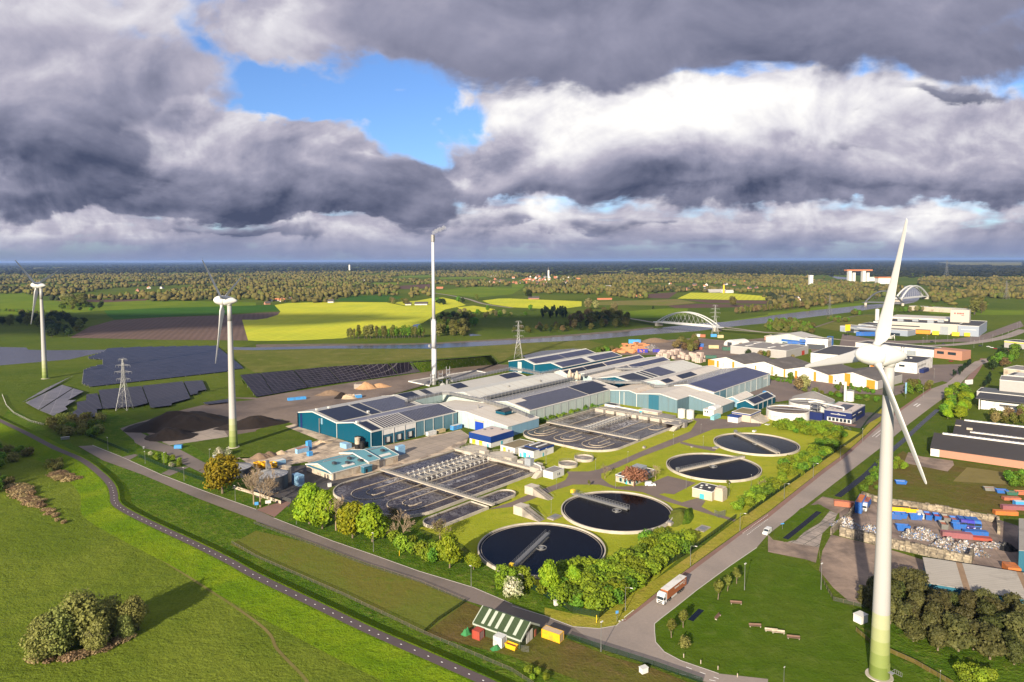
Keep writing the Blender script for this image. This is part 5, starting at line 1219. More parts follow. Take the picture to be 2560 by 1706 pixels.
# heaps
def heap(name,label,k,x,y,rx,ry,hh,rz,mat,n=26,rough=.22,cat='heap',lump=2.0):
 c=P(k,x,y);t=MB();sd=random.Random(label).random()*50;R2=14;idx=[]
 for j in range(R2+1):
  row=[]
  for i in range(n*2):
   a=pi*i/n;r=j/R2;rr=r*(1+.25*mnoise.noise(Vector((cos(a)*1.5,sin(a)*1.5,sd))));z=hh*(cos(min(r,1)*pi)*.5+.5)**.85*(1+rough*mnoise.noise(Vector((r*cos(a)*lump,r*sin(a)*lump,sd+9))))+hh*rough*.28*mnoise.noise(Vector((r*cos(a)*lump*3.7,r*sin(a)*lump*3.7,sd)))*(1-r**4)
   X,Y=rr*rx*cos(a),rr*ry*sin(a);row.append(len(t.v));t.v.append((c.x+X*cos(rz)-Y*sin(rz),c.y+X*sin(rz)+Y*cos(rz),max(z,0)if j<R2 else-.1))
  idx.append(row)
 for j in range(R2):
  for i in range(n*2):
   i2=(i+1)%(n*2);t.f.append((idx[j][i],idx[j+1][i],idx[j+1][i2],idx[j][i2]));t.m.append(0)
 o=t.build(name,mat);o.data.transform(Matrix.Translation(-c));o.location=c
 for p_ in o.data.polygons:p_.use_smooth=True
 return tag(o,label,cat)
plain('black_soil',(.014,.009,.007),.95,var=.6,scale=.6,obj=False);plain('brown_soil',(.17,.115,.075),.95,var=.35,scale=.5,obj=False);plain('wood_chip',(.36,.21,.11),.95,var=.5,scale=1.2,obj=False);plain('sand',(.40,.30,.20),.95,var=.2,scale=.5,obj=False)
heap('soil_heap','great dark soil heap left of the second wind turbine','E',1700,230,34,27,10.5,.3,'black_soil',rough=.4)
heap('soil_heap','low dark soil ridge in front of the great soil heap','E',1560,340,17,12,4.5,.2,'black_soil',rough=.5)
heap('soil_heap','dark soil heap between the second wind turbine and the teal hall','F',-30,235,26,12,5.5,.5,'black_soil',rough=.4)
heap('sand_heap','small grey sand heap in the works yard','S',540,500,6,5,2.8,.3,'brown_soil');heap('sand_heap','brown earth heap in the works yard','S',660,470,5.5,4,2.4,.8,'brown_soil');heap('sand_heap','smooth pale sand cone in the works yard','S',835,435,4.2,3.2,1.6,0,'sand')
heap('rubble_heap','pale stone heap at the teal hall path','S',1440,285,7,4.5,1.6,.5,'sand',rough=.8);heap('wood_chip_heap','orange brown wood chip heap by the concrete bays','M',215,650,10,9,5.8,.2,'wood_chip',rough=.4);heap('wood_chip_heap','low orange wood chip heap right of the larger one','M',400,635,12,6,3.2,.4,'wood_chip')
heap('soil_heap','tan soil heap beside the puddled track','B',690,1420,13,8,3.5,.4,'brown_soil');heap('soil_heap','mossy soil heap behind the teal hall','B',790,1450,7,6,4,.4,'black_soil');heap('rubble_heap','pale rubble heap behind the teal hall','B',870,1450,10,7,3,.4,'sand',rough=.8)
heap('rubble_heap','pale rock heap in front of the white sludge tank','P',680,495,13,4,1.8,UR-.4,'sand',rough=.8);heap('rubble_heap','small pale rock beside the white sludge tank','P',850,515,4,2.5,1.2,0,'sand')
mg=heap('grass_mound','brown clipped mound beside the upper black tank','G',1530,1075,5.5,12,2.6,-.35,'paddock');heap('grass_mound','dark clipped hedge bank right of the brown mound','G',1610,1070,2.6,12,2.4,-.35,'rough_grass')
bb=thing('bulk_bay','concrete block bay left of the wood chip heap','wall',P('M',90,660));m=MB();c=P('M',90,660);m.box(c,(7,1,4),.2);m.box(c+Vector((-3,3,0)),(1,6,4),.2);m.build('blocks','old_concrete',bb)
cl('B',375,1470,14,3,2,.5,'cont_azure','blue pipe bundle lying in the soil yard');cl('B',940,1450,5,4,2.4,.5,'cont_azure','blue container with white lid behind the teal hall',top='cont_white')
cl('E',1640,445,4.2,2.2,2.0,.1,'cont_azure','small bright blue container beside the haul road')
# ------------------------------------------------------------------ solar fields
SA=radians(47)
solar('panel_table',rot=SA,px=3.3,py=4.2,base=(.012,.010,.016),line=(.075,.068,.075),lw=.12,lw2=.07,rough=.35,spec=.10)
solar('panel_row',rot=SA,px=1.7,py=9.0,base=(.024,.022,.030),line=(.055,.055,.075),lw=.05,lw2=.02,rough=.25,var=.3)
solar('panel_pale',rot=radians(60),px=6.0,py=9.0,base=(.105,.098,.110),line=(.30,.28,.28),lw=.035,lw2=.02,rough=.35,var=.25)  # pale base puts the light caught by tilted panels into the colour
def panel(mb,a,b,c,d,th=.14):
 q=[Vector(p)for p in(a,b,c,d)];nrm=(q[1]-q[0]).cross(q[3]-q[0]).normalized();nrm=nrm if nrm.z>0 else-nrm;i=len(mb.v)
 mb.v+=[tuple(p)for p in q]+[tuple(p+nrm*th)for p in q];up=(q[1]-q[0]).cross(q[3]-q[0]).z>0
 for f in((0,3,2,1),(4,5,6,7),(0,1,5,4),(1,2,6,5),(2,3,7,6),(3,0,4,7)):mb.f.append(tuple(i+k for k in(f if up else reversed(f))));mb.m.append(0)
def legs(mb,a,b,c,d,n=3):
 for i in range(n+1):
  for j in(.15,.5,.85):
   p=Vector(a).lerp(Vector(b),i/n);q=Vector(d).lerp(Vector(c),i/n);r=p.lerp(q,j);mb.frus((r.x,r.y,r.z-1.6),r,.09,.09,5)
bot=[(0,1445),(160,1418),(480,1358),(780,1312),(1060,1278),(1310,1242),(1560,1207),(1800,1174),(2020,1152),(2230,1136)]
topx=[(-150,1243),(40,1224),(345,1197),(650,1168),(945,1150),(1215,1138),(1480,1117),(1720,1098),(1940,1082),(2165,1062)]
ORD=['first','second','third','fourth','fifth','sixth','seventh','eighth','ninth','tenth','eleventh','twelfth','thirteenth','fourteenth','fifteenth','sixteenth','seventeenth','eighteenth','nineteenth','twentieth']
bq=[P('A',2060,1452,.9)]+[P('B',*p,.9)for p in bot];tq_=[P('A',2085,1262,12)]+[P('B',*p,12)for p in topx]
bm=MB()
for k in range(1,len(bq)-1):
 a,b,c,d=bq[k],bq[k+1],tq_[k+1],tq_[k]
 t=thing('solar_table','%s big sloping solar table from the second wind turbine along the bank'%ORD[k-1],'solar panels',a,0,'solar tables on the bank');m=MB();bk_=Vector((-.25,.97,0))*26;lo_=lambda p:(p.x,p.y,p.z-.9)
 for i in range(10):
  s0,s1=i/10,(i+1)/10;w0,w1=s0+(.012 if i==0 else 0),s1-(.012 if i==9 else 0);panel(m,a.lerp(b,w0),a.lerp(b,w1),d.lerp(c,w1),d.lerp(c,w0));q0,q1,q2,q3=a.lerp(b,s0),a.lerp(b,s1),d.lerp(c,s1),d.lerp(c,s0)
  bm.poly([lo_(q)for q in(q0,q1,q2,q3)]);bm.poly([lo_(q3),lo_(q2),(q2.x+bk_.x,q2.y+bk_.y,-.3),(q3.x+bk_.x,q3.y+bk_.y,-.3)])
 m.build('panels','panel_table',t);m=MB();legs(m,a,b,c,d,4);m.build('legs','grey_metal',t)
bm.build('solar_bank','rough_grass',kind='structure')
# lower groups left of the bank
def px_panel(label,s,z,mat,name='solar_table',group='solar tables below the landfill'):
 p=PTS(s,0);p=[P_ for P_ in p];pts=[]
 ss=s.split();k=ss[0];i=0;zz=z if isinstance(z,(list,tuple))else[z]*len(p);buf=[];o=[]
 for tkn in ss:
  if tkn[0].isalpha():k=tkn;buf=[]
  else:
   buf.append(float(tkn))
   if len(buf)==2:o.append(P(k,buf[0],buf[1],zz[i]));i+=1;buf=[]
 t=thing(name,label,'solar panels',o[0],0,group);m=MB();i=len(m.v);up=sum(o[k].x*o[(k+1)%len(o)].y-o[(k+1)%len(o)].x*o[k].y for k in range(len(o)))>0
 if not up:o.reverse()
 n=len(o);m.v+=[tuple(p-Vector((0,0,.14)))for p in o]+[tuple(p)for p in o];m.f.append(tuple(range(n,2*n)));m.m.append(0);m.f.append(tuple(range(n-1,-1,-1)));m.m.append(0)
 for k in range(n):m.f.append((k,(k+1)%n,n+(k+1)%n,n+k));m.m.append(0)
 m.build('panels',mat,t);m=MB();cc=sum(o,Vector())/n
 for p in o:q=p.lerp(cc,.12);m.frus((q.x,q.y,0),q-Vector((0,0,.1)),.09,.09,5)
 m.build('legs','grey_metal',t)
px_panel('small dark solar table at the left foot of the lattice pylon',"E 535 140 655 118 665 172 560 190",1.2,'panel_table')
px_panel('dark stepped solar table left of the lattice pylon',"A 705 1490 790 1475 795 1420 895 1410 940 1550 E 890 85 895 150 665 172 660 118 E 710 85",1.4,'panel_table')
px_panel('wide dark solar table behind the lattice pylon',"A 905 1380 1300 1342 1360 1500 1240 1530 945 1552",1.5,'panel_table')
px_panel('dark solar table right of the lattice pylon',"A 1308 1340 1680 1300 1750 1455 1580 1500 1575 1520 1385 1543",1.5,'panel_table')
px_panel('small dark solar table at the right end below the big solar field',"A 1690 1300 1860 1290 1900 1375 1820 1390 1815 1412 1750 1425",1.4,'panel_table')
px_panel('narrow solar table before the second wind turbine',"A 1865 1495 2100 1460 2100 1490 1900 1512",1.2,'panel_table')
px_panel('solar table coloured pale for caught light on the left slope, upper half',"A 235 1495 570 1332 668 1362 355 1562",2,'panel_pale');px_panel('solar table coloured pale for caught light on the left slope, lower half',"A 365 1566 675 1365 770 1392 620 1475 700 1470 600 1530 620 1555 E 490 145",2,'panel_pale')
px_panel('grey edge strip of solar panels along the slope path',"A 205 1492 420 1365 640 1262 680 1240 560 1310 400 1402",1.2,'panel_pale')
# the big field: one row of modules after another
BF=PTS("A 830 1360 2060 1222 2245 1186 2000 988 1700 992 1300 1000 1000 1012 965 1042 805 1100 955 1112 958 1168 870 1180 782 1215 768 1340")
rd=Vector((sin(SA),cos(SA),0));rn=Vector((-cos(SA),sin(SA),0));o0=BF[0];k=0;k2=0
while k<34:
 base=o0+rn*(1.5+k*8.2);xs=[]
 for a,b in zip(BF,BF[1:]+BF[:1]):
  da,db=(a-base).dot(rn),(b-base).dot(rn)
  if(da<0)!=(db<0):xs.append((a.lerp(b,da/(da-db))-base).dot(rd))
 xs.sort()
 for x0,x1 in zip(xs[::2],xs[1::2]):
  if x1-x0<8:continue
  t=thing('solar_row','long solar module row of the big field, %s from its front edge'%(ORD[k2]if k2<20 else 'deeper than the twentieth'),'solar panels',base+rd*x0,0,'module rows of the big solar field');k2+=1
  m=MB();a=base+rd*x0+Vector((0,0,.7));b=base+rd*x1+Vector((0,0,.7));up=rn*7.0+Vector((0,0,1.3));panel(m,a,b,b+up,a+up);m.build('panels','panel_row',t)
  m=MB();q=max(2,int((x1-x0)/12))
  for i in range(q+1):p=a.lerp(b,i/q);m.frus((p.x,p.y,0),p,.08,.08,4);p=p+up*.9;m.frus((p.x,p.y,0),p,.08,.08,4)
  m.build('legs','grey_metal',t)
 k+=1
px_panel('dark solar strip behind the far teal hall',"C 95 1065 280 1020 560 1000 660 1005 640 1030 140 1095",2,'panel_row',group='solar strips behind the far teal hall')
# ------------------------------------------------------------------ pylons
def pylon_proto(label,c,H=38):
 t=thing('lattice_pylon',label,'pylon',c,0,'lattice pylons');m=MB();c=Vector(c)
 lv=[0,6,11,15.5,19.5,23,26,29,32,35,H];wd=lambda z:4.2-3.1*min(z/21,1)-.75*max(0,(z-21)/(H-21))
 crn=lambda z:[c+Vector((sx*wd(z),sy*wd(z),z))for sx,sy in((-1,-1),(1,-1),(1,1),(-1,1))]
 for z0,z1 in zip(lv,lv[1:]):
  A,B=crn(z0),crn(z1)
  for k in range(4):
   r=.17 if z0<20 else .12
   m.frus(A[k],B[k],r,r,4);m.frus(A[k],B[(k+1)%4],.09,.09,4);m.frus(A[(k+1)%4],B[k],.09,.09,4);m.frus(B[k],B[(k+1)%4],.08,.08,4)
 m.build('tower','galvanised',t)
 for z,L_ in((H*.60,5.2),(H*.74,6.5),(H*.87,5.4),(H*.99,3.2)):
  m=MB();w=wd(z)
  for s in(-1,1):
   tip=c+Vector((s*L_,0,z+.3))
   for sy in(-1,1):
    for zz in(0,1.1):m.frus(c+Vector((s*w,sy*w,z+zz)),tip,.09,.06,4)
   for q in(.55,1.0):p=c+Vector((s*(w+(L_-w)*q),0,z+.2));m.frus(p,p-Vector((0,0,1.6)),.09,.09,5)
  m.build('crossarm','galvanised',t)
 return t
py=pylon_proto('lattice power pylon standing among the dark solar tables',P('E',1145,90))
for k,x,y,s,lab in(('C',60,1090,1.1,'lattice power pylon behind the far teal hall'),('C',1865,865,1.12,'lattice power pylon in front of the white arch bridge'),('D',565,708,1.05,'lattice power pylon on the canal bank right of the white arch bridge'),('D',2190,545,1.3,'distant lattice pylon in the woods at the right edge'),('D',1640,345,2.6,'hazy far pylon on the dark wooded ridge')):
 dup(py,P(k,x,y),random.uniform(-.3,.3)if k=='C' else .3,lab,scale=s)
# ------------------------------------------------------------------ bridges
def arch_bridge(name,label,A,B,w,zdeck,rise,mat,tube=.9,net=True,hang=True):
 A,B=Vector((A.x,A.y,zdeck)),Vector((B.x,B.y,zdeck));d=(B-A).normalized();s=Vector((-d.y,d.x,0));L_=(B-A).length
 t=thing(name,label,'bridge',(A+B)/2-Vector((0,0,zdeck)));m=MB();m.beam(A-d*8-Vector((0,0,1.2)),B+d*8-Vector((0,0,1.2)),w,1.2);m.build('deck',mat,t)
 m=MB()
 for q in(-1,1):m.beam(A+s*q*(w/2-.2),B+s*q*(w/2-.2),.35,1.3)
 m.build('parapet',mat,t)
 for q in(-1,1):
  m=MB();n=28;arc_=[A.lerp(B,k/n)+s*q*(w/2)*(1-.25*sin(pi*k/n))+Vector((0,0,rise*(1-(2*k/n-1)**2)))for k in range(n+1)];m.path(arc_,tube,10);ar=m.build('arch',mat,t)
  if hang:
   m=MB()
   for k in range(3,n-2,2):
    p=arc_[k]
    for dd in((-1.6,1.6)if net else(0,)):kk=min(max(k+dd*1.4,0),n);m.frus(p,A.lerp(B,kk/n)+s*q*(w/2-.1),.10,.10,4)
   m.build('hanger',mat,ar)
 m=MB()
 for k in(.3,.42,.5,.58,.7):p=A.lerp(B,k);z=rise*(1-(2*k-1)**2);m.frus(p+s*w*.40+Vector((0,0,z)),p-s*w*.40+Vector((0,0,z)),.4,.4,6)
 m.build('arch_brace',mat,t);m=MB()
 for p in(A,B):m.box(p-Vector((0,0,zdeck)),(5,w+3,zdeck-1.25),atan2(d.y,d.x))
 m.build('abutment','concrete',t);return t
plain('bridge_white',(.46,.46,.45),.5,var=.06,obj=False)
A_,B_=P('C',1350,752,7),P('C',1890,800,7)
arch_bridge('arch_bridge','white tied arch road bridge over the canal',A_,B_,11,7,19,'bridge_white')
arch_bridge('arch_bridge','dark tied arch bridge farther up the canal',P('D',895,572,7),P('D',1235,578,7),12,7,27,'dark_metal',1.6)
arch_bridge('arch_bridge','distant broad white arch bridge beyond the dark one',P('D',1200,545,7),P('D',1445,520,7),14,8,30,'bridge_white',2.2,net=False)
ribbon('bridge_ramp',[P('C',1890,800,7),P('C',2353,852,4),P('D',200,872,2)],9,4.0,'grey_concrete',smooth=False)
ribbon('bridge_ramp',[P('C',1350,752,7),P('C',1180,738,4),P('C',1050,728,2)],9,4.0,'grey_concrete',smooth=False)
# ------------------------------------------------------------------ buildings on the right: each in its own plan frame
def frame(o,az):
 global G0,GU,GV
 G0=Vector((o[0],o[1],0));a=radians(az);GU=Vector((sin(a),cos(a),0));GV=Vector((cos(a),-sin(a),0))
FACT=(G0.copy(),GU.copy(),GV.copy())
roofing('zig_roof',(.085,.075,.070),seam=0,var=.22,rough=.85,rot=radians(50),rib=1.2,rust=(.13,.115,.105));plain('brick',(.34,.17,.115),.85,var=.2,scale=2.5,obj=False);plain('grey_wall',(.30,.285,.275),.7,var=.1,obj=False);plain('beige_wall',(.36,.335,.29),.7,var=.08,obj=False);plain('blue_grey_wall',(.22,.25,.30),.6,var=.08,obj=False)
frame((308,570),50)
h=Hall('zigzag_hall','white hall with orange stripes and a dark zigzag roof behind the works',24,-83)
for k in range(4):
 v1=-41.4*k;v0=v1-41.4;h.gable(0,52,v0,v0+20.7,v1,7.2,12.2,7.2,'white_wall','zig_roof','zig_roof',trim=None,ov=.4)
 for a,b in(((0,2.4),(6.8,9.2))if k else((-9,-2.0),(-27.5,-22.5))):
  if k:w_=1.2 if k==2 else 2.4;a0,a1=v0+12.5-w_,v0+12.5;
  else:a0,a1=v1+a,v1+b
  face(h,'stripe','orange','u',a0,a1,.1,7.3 if k or a>-10 else 10.6,0,.07)
  if k:face(h,'stripe','orange','u',v0+29-w_/2,v0+29+w_/2,.1,8.4,0,.07);break
face(h,'stripe','orange','u',-41.4,-37.5,.1,7.2,0,.07);face(h,'stripe','orange','u',-83.6,-82.0,.1,7.0,0,.07);face(h,'stripe','orange','u',-165.5,-158,.1,7.4,0,.07)
h.box('side_wall','grey_wall',.1,51.9,.0,.08,0,7.0);face(h,'door','dark_metal','u',-36,-34.8,2,3.6,0,.1);h.done()
frame((302.6,748.5),45)
h=flatbox('warehouse','wide grey box warehouse with a red door behind the zigzag hall','building',0,61,-66,0,9,'grey_wall','flat_grey',.3);face(h,'door','red','v',42,50,0,5,0)
for u,v in((8,-52),(10,-26),(38,-56),(36,-22),(52,-40)):m=MB();lbox(m,u,u+16,v,v+3,9.2,9.7);m.build('skylight','white_wall',h.t)
h.done()
frame((318,722),40)
h=flatbox('warehouse','white box warehouse with a black roof behind the zigzag hall','building',0,84,0,30,10,'white_wall','flat_dark',.5);h.box('band','grey_metal',-.04,-.001,0,30,6.2,6.5,own=True);h.done()
q=P('R',1230,800);frame((q.x,q.y),40)
h=flatbox('workshop_block','small white block with black roof and blue steel frame beyond the warehouses','building',0,16,-26,0,13,'white_wall','flat_dark',.4);face(h,'gate','dark_metal','u',-24,-3,.1,6,0)
for k in range(6):face(h,'strip_window','dark_metal','v',1.5+k*2.4,2.4+k*2.4,1,11,0)
m=MB()
for z in range(0,15,3):
 for u in(17,22):
  for v in(-5,0):m.frus(LP(u,v,z),LP(u,v,z+3),.3,.3,4)
 m.beam(LP(17,-5,z),LP(22,-5,z+2.6),.4,.3);m.beam(LP(17,0,z),LP(22,0,z+2.6),.4,.3);lbox(m,16.6,22.4,-5.4,.4,z+2.6,z+2.9)
m.build('steel_frame','cont_blue',h.t);h.done()
q=P('R',320,690);frame((q.x,q.y),45)
h=Hall('warehouse','pale green gabled shed roof behind the grey box warehouse',10,0,'building');h.gable(0,40,0,30,60,8,14,8,'pale_green','grey_roof','grey_roof',trim=None);h.done()
q=P('R',640,705);cr_=thing('crane_beam','blue gantry crane beams lying beyond the grey warehouse','crane',q);m=MB();m.beam(P('R',560,665,6),P('R',900,700,6),3,2.5);m.beam(P('R',640,700,5),P('R',910,712,5),4,3);m.beam(P('R',820,675,8),P('R',910,680,8),5,3);m.build('beam','cont_blue',cr_)
q=P('R',610,730);m=MB();[m.box(P('R',x,y),(1,1,6))for x,y in((660,712),(890,716))];m.build('leg','cont_blue',cr_)
q=P('R',300,650);frame((q.x,q.y),60);h=Hall('yard_house','brown brick yard house with a grey hipped roof in the salvage yard',5,5,'house');h.gable(0,14,0,11,22,5,8,5,'brick','slate_roof','slate_roof');h.done()
q=P('O',1530,165);frame((q.x,q.y),60);t=thing('tent_hall','white round topped tent hall in the salvage yard','tent',LP(0,0));m=MB();n=12
for k in range(n):
 a0,a1=pi*k/n,pi*(k+1)/n;f=lambda a,u:LP(u,-10-10*cos(a),1.5+6.5*sin(a));m.poly([f(a0,0),f(a0,26),f(a1,26),f(a1,0)])
for u in(0,26):m.poly([LP(u,-20,0)]+[LP(u,-10-10*cos(pi*k/n),1.5+6.5*sin(pi*k/n))for k in range(n+1)]+[LP(u,0,0)])
lbox(m,0,26,-20.02,-19.9,0,1.5);lbox(m,0,26,-.1,.02,0,1.5);m.build('cover','white_paint',t);m=MB();lbox(m,-.15,-.05,-14,-7,0,5);m.build('opening','dark_metal',t)
# drinks works with the tower sign
frame((640,975),40)
h=flatbox('brewery_hall','large beige works with dark roof and red lettered tower far right','building',0,118,-104,0,15,'beige_wall','flat_dark',.6);m=MB();lbox(m,62,118,-100,-10,15.2,18);m.build('upper_roof','white_roof',h.t)
m=MB();lbox(m,46,62,-16,8,15.2,34);tw=m.build('sign_tower','beige_wall',h.t);m=MB()
for k,w_ in enumerate((1.6,.0,1.2,1.2,1.2,1.2,1.2)):
 if w_:lbox(m,45.8,45.97,-11+k*1.8,-11+k*1.8+w_,27.5,29.6)
lbox(m,45.8,45.97,-2,1.5,25.4,26);m.build('lettering','red',tw)
for u,v in((10,-40),(24,-62),(30,-30),(14,-80)):m=MB();lbox(m,u,u+6,v,v+8,15.2,19);m.build('roof_unit','grey_clad',h.t)
face(h,'gate','grey_clad','u',-22,-12,.1,12,0);face(h,'band_window','glass','u',-88,-48,9,10.5,0)
m=MB();lbox(m,-6,-.01,-90,-34,0,5.5);an=m.build('annex','orange',h.t);m=MB();lbox(m,-6.2,-.02,-90,-34,5.5,6);m.build('roof','flat_dark',an)
for v,w_ in((-30,8),(-2-4,9)):m=MB();lbox(m,-12,-8,v,v+w_,.2,5.5);m.build('container_panel','yellow',h.t)
h.done()
h=flatbox('brewery_store','blue grey box store at the right end of the large beige works','building',-3,100,.2,25,14.6,'blue_grey_wall','flat_dark',.5);face(h,'stripe','white_paint','u',4,22,9,9.6,-3);face(h,'stripe','yellow','u',8,15,.2,5,-3,3);h.done()
q=P('Q',640,480);frame((q.x,q.y),50);h=flatbox('showroom','long pale grey showroom with dark canopy before the beige works','building',0,30,-95,0,8,'blue_grey_wall','flat_grey',.4);m=MB();lbox(m,-10,-.1,-80,-28,4.2,5.2);m.build('canopy','dark_metal',h.t);face(h,'showroom_window','glass','u',-80,-10,.2,3.6,0);h.done()
q=P('Q',380,545);sg=thing('word_sign','white handwritten Vari sign standing before the showroom','sign',q);rr_=Vector((.9,.1,0)).normalized();fw_=Vector((-.1,.9,0));m=MB()
cu=bpy.data.curves.new('lettering','FONT');cu.body='Vari';cu.size=9;cu.extrude=.25;cu.offset=.08
co_=bpy.data.objects.new('lettering',cu);me_=bpy.data.meshes.new_from_object(co_);bpy.data.objects.remove(co_);me_.materials.clear();me_.materials.append(MATS['white_paint'])
lo=bpy.data.objects.new('lettering',me_);COL.objects.link(lo);lo.parent=sg;lo.rotation_euler=(radians(90),0,.12);lo.location=(-7,0,3)
m.frus(q+Vector((-6,0,0)),q+Vector((-6,0,3.5)),.2,.2,6);m.frus(q+Vector((7,.8,0)),q+Vector((7,.8,3.5)),.2,.2,6);m.build('post','grey_metal',sg)
q=P('R',1700,600);bt=thing('boat_hull','blue boat shaped pavilion roof before the silver sheds','pavilion',q);m=MB();L2=36
for k in range(12):
 x0,x1=-L2/2+L2*k/12,-L2/2+L2*(k+1)/12;w0,w1=5*(1-(2*k/12-1)**4),5*(1-(2*(k+1)/12-1)**4);base=q+Vector((16,6,0));ex=Vector((.95,-.1,0));ey=Vector((.1,.95,0))
 f=lambda x,y,z:base+ex*x+ey*y+Vector((0,0,z));m.poly([f(x0,-w0,6),f(x0,-w0*.8,.5),f(x1,-w1*.8,.5),f(x1,-w1,6)]);m.poly([f(x0,w0,6),f(x1,w1,6),f(x1,w1*.8,.5),f(x0,w0*.8,.5)]);m.poly([f(x0,-w0,6),f(x1,-w1,6),f(x1,w1,6),f(x0,w0,6)])
m.build('hull','cont_blue',bt)
for sx,lab,m_ in((1560,'round topped grey hangar beside the yellow sign','grey_clad'),):
 q=P('R',sx,540);frame((q.x,q.y),60);t=thing('hangar',lab,'hangar',LP(0,0));m=MB();n=14
 for k in range(n):a0,a1=pi*k/n,pi*(k+1)/n;f=lambda a,u:LP(u,-14*cos(a),9*sin(a));m.poly([f(a0,0),f(a0,34),f(a1,34),f(a1,0)])
 for u in(0,34):m.poly([LP(u,-14*cos(pi*k/n),9*sin(pi*k/n))for k in range(n+1)])
 m.build('shell',m_,t);m=MB();lbox(m,-.2,-.05,-6,6,0,6);m.build('door','dark_metal',t)
for kx,ky,w_,L_,hh,wm,rm,lab in((1900,500,22,50,7,'blue_grey_wall','flat_dark','blue grey shed behind the boat shaped roof'),(2240,500,16,22,12,'white_wall','flat_grey','white process block with dark windows in the silver works'),(2100,470,20,26,9,'white_wall','flat_dark','white shed left of the process block')):
 q=P('R',kx,ky);frame((q.x,q.y),45);h=flatbox('works_shed',lab,'building',0,L_,-w_,0,hh,wm,rm,.4);windows(h,'u',0,-w_+2,-2,3,hh*.4,hh*.7,3);h.done()
tank('process_silo','tall white silo among the silver works sheds',P('R',1955,400),3.2,24,'white_paint','white_paint',dome=.8);tank('process_silo','tall white column near the navy office',P('R',1485,1550),1.0,15,'white_paint','white_paint',dome=.4);tank('process_silo','fat white silo near the navy office',P('R',1555,1545),3,8,'white_paint','galvanised',dome=1.2)
q=P('Q',660,95);frame((q.x,q.y),60);h=flatbox('depot_hall','long cream depot by the canal woods far right','building',0,20,0,110,9,'cream_wall','flat_grey',.4);h.done()
q=P('Q',1040,790);frame((q.x,q.y),55);h=flatbox('garage_hall','white garage hall with a red brick office behind the near turbine','building',0,30,-90,0,8,'white_wall','flat_dark',.4);face(h,'door','grey_clad','u',-30,-20,0,5,0);face(h,'door','white_paint','u',-66,-50,0,5,0);m=MB();lbox(m,-2,20,.2,28,0,10);of=m.build('office','brick',h.t);m=MB();lbox(m,-2.2,-2.01,3,10,5,8);lbox(m,-2.2,-2.01,14,22,5,8);m.build('window','glass',of);h.done()
q=P('Q',775,1030);frame((q.x,q.y),45);h=flatbox('trade_hall','white trade hall with dark roof and blue entrance behind the near turbine','building',0,55,-42,0,10,'white_wall','flat_dark',.5);windows(h,'u',0,-28,-8,2,5.5,7.5,5);windows(h,'v',0,3,30,6,5.5,7.5,2.4);face(h,'entrance','navy','v',8,26,0,3.6,0,4);face(h,'gate','orange','u',-41.5,-35,0,6,0)
for k in range(6):m=MB();lbox(m,8+k*5,10+k*5,-30+k*3,-28+k*3,10.1,10.9);m.build('skylight','white_paint',h.t)
h.done()
q=P('Q',2060,640);frame((q.x,q.y),60);h=flatbox('corner_hall','grey corner hall with a yellow roof edge at the far right','building',0,26,0,70,8,'grey_wall','flat_dark',.4);face(h,'stripe','yellow','u',0,70,6.5,7.6,0);h.done()
q=P('Q',2050,1060);frame((q.x,q.y),55);h=flatbox('red_depot','beige depot with dark roof and stacked red goods at the right edge','building',0,30,0,80,7,'cream_wall','flat_grey',.4)
for k in range(5):m=MB();lbox(m,20+k*3,22+k*3,10+k*6,34+k*6,7.2,9.8+k*.3);m.build('goods','red',h.t)
h.done()
q=P('Q',2100,1215);frame((q.x,q.y),50);h=flatbox('solar_block','dark office block with rows of roof panels at the right edge','building',0,22,0,70,10,'grey_clad','flat_dark',.3)
for k in range(6):m=MB();lbox(m,2+k*3.3,3+k*3.3,4,60,10.2,10.6);m.build('roof_panels','grey_metal',h.t)
h.done()
q=P('Q',1985,1400);frame((q.x,q.y),38);h=flatbox('grey_block','tall pale grey block with a ribbed roof behind the white office','building',0,26,0,60,15,'grey_wall','flat_grey',.4);m=MB();lbox(m,2,24,16,58,15.2,17);m.build('upper_storey','grey_clad',h.t);m=MB();lbox(m,3,12,20,55,17.0,17.3);m.build('solar_panels','solar_black',h.t);h.done()
q=P('Q',1655,1400);frame((q.x,q.y),42);h=flatbox('pavilion_block','low dark roofed wing left of the tall grey block','building',0,22,0,34,6,'grey_wall','flat_dark',.3);windows(h,'u',0,1,33,7,1.2,4,3.4)
for k in range(4):m=MB();lbox(m,3+k*5,5+k*5,2,30,6.1,6.8);m.build('roof_unit','dark_metal',h.t)
h.done()
q=P('Q',1790,1550);frame((q.x,q.y),40);h=flatbox('white_office','long white office with a dark flat roof near the right edge','building',0,22,0,75,7.5,'white_wall','flat_dark',.5);face(h,'band_window','dark_metal','u',8,72,3.2,4.8,0);m=MB();lbox(m,-4,22.5,-6,76,7.6,8.4);m.build('roof_slab','flat_dark',h.t);m=MB();lbox(m,-3.6,-3.0,-4,-3.4,0,7.6);lbox(m,-1,22,-3,-.05,0,7.5);m.build('side_wing','white_wall',h.t);h.done()
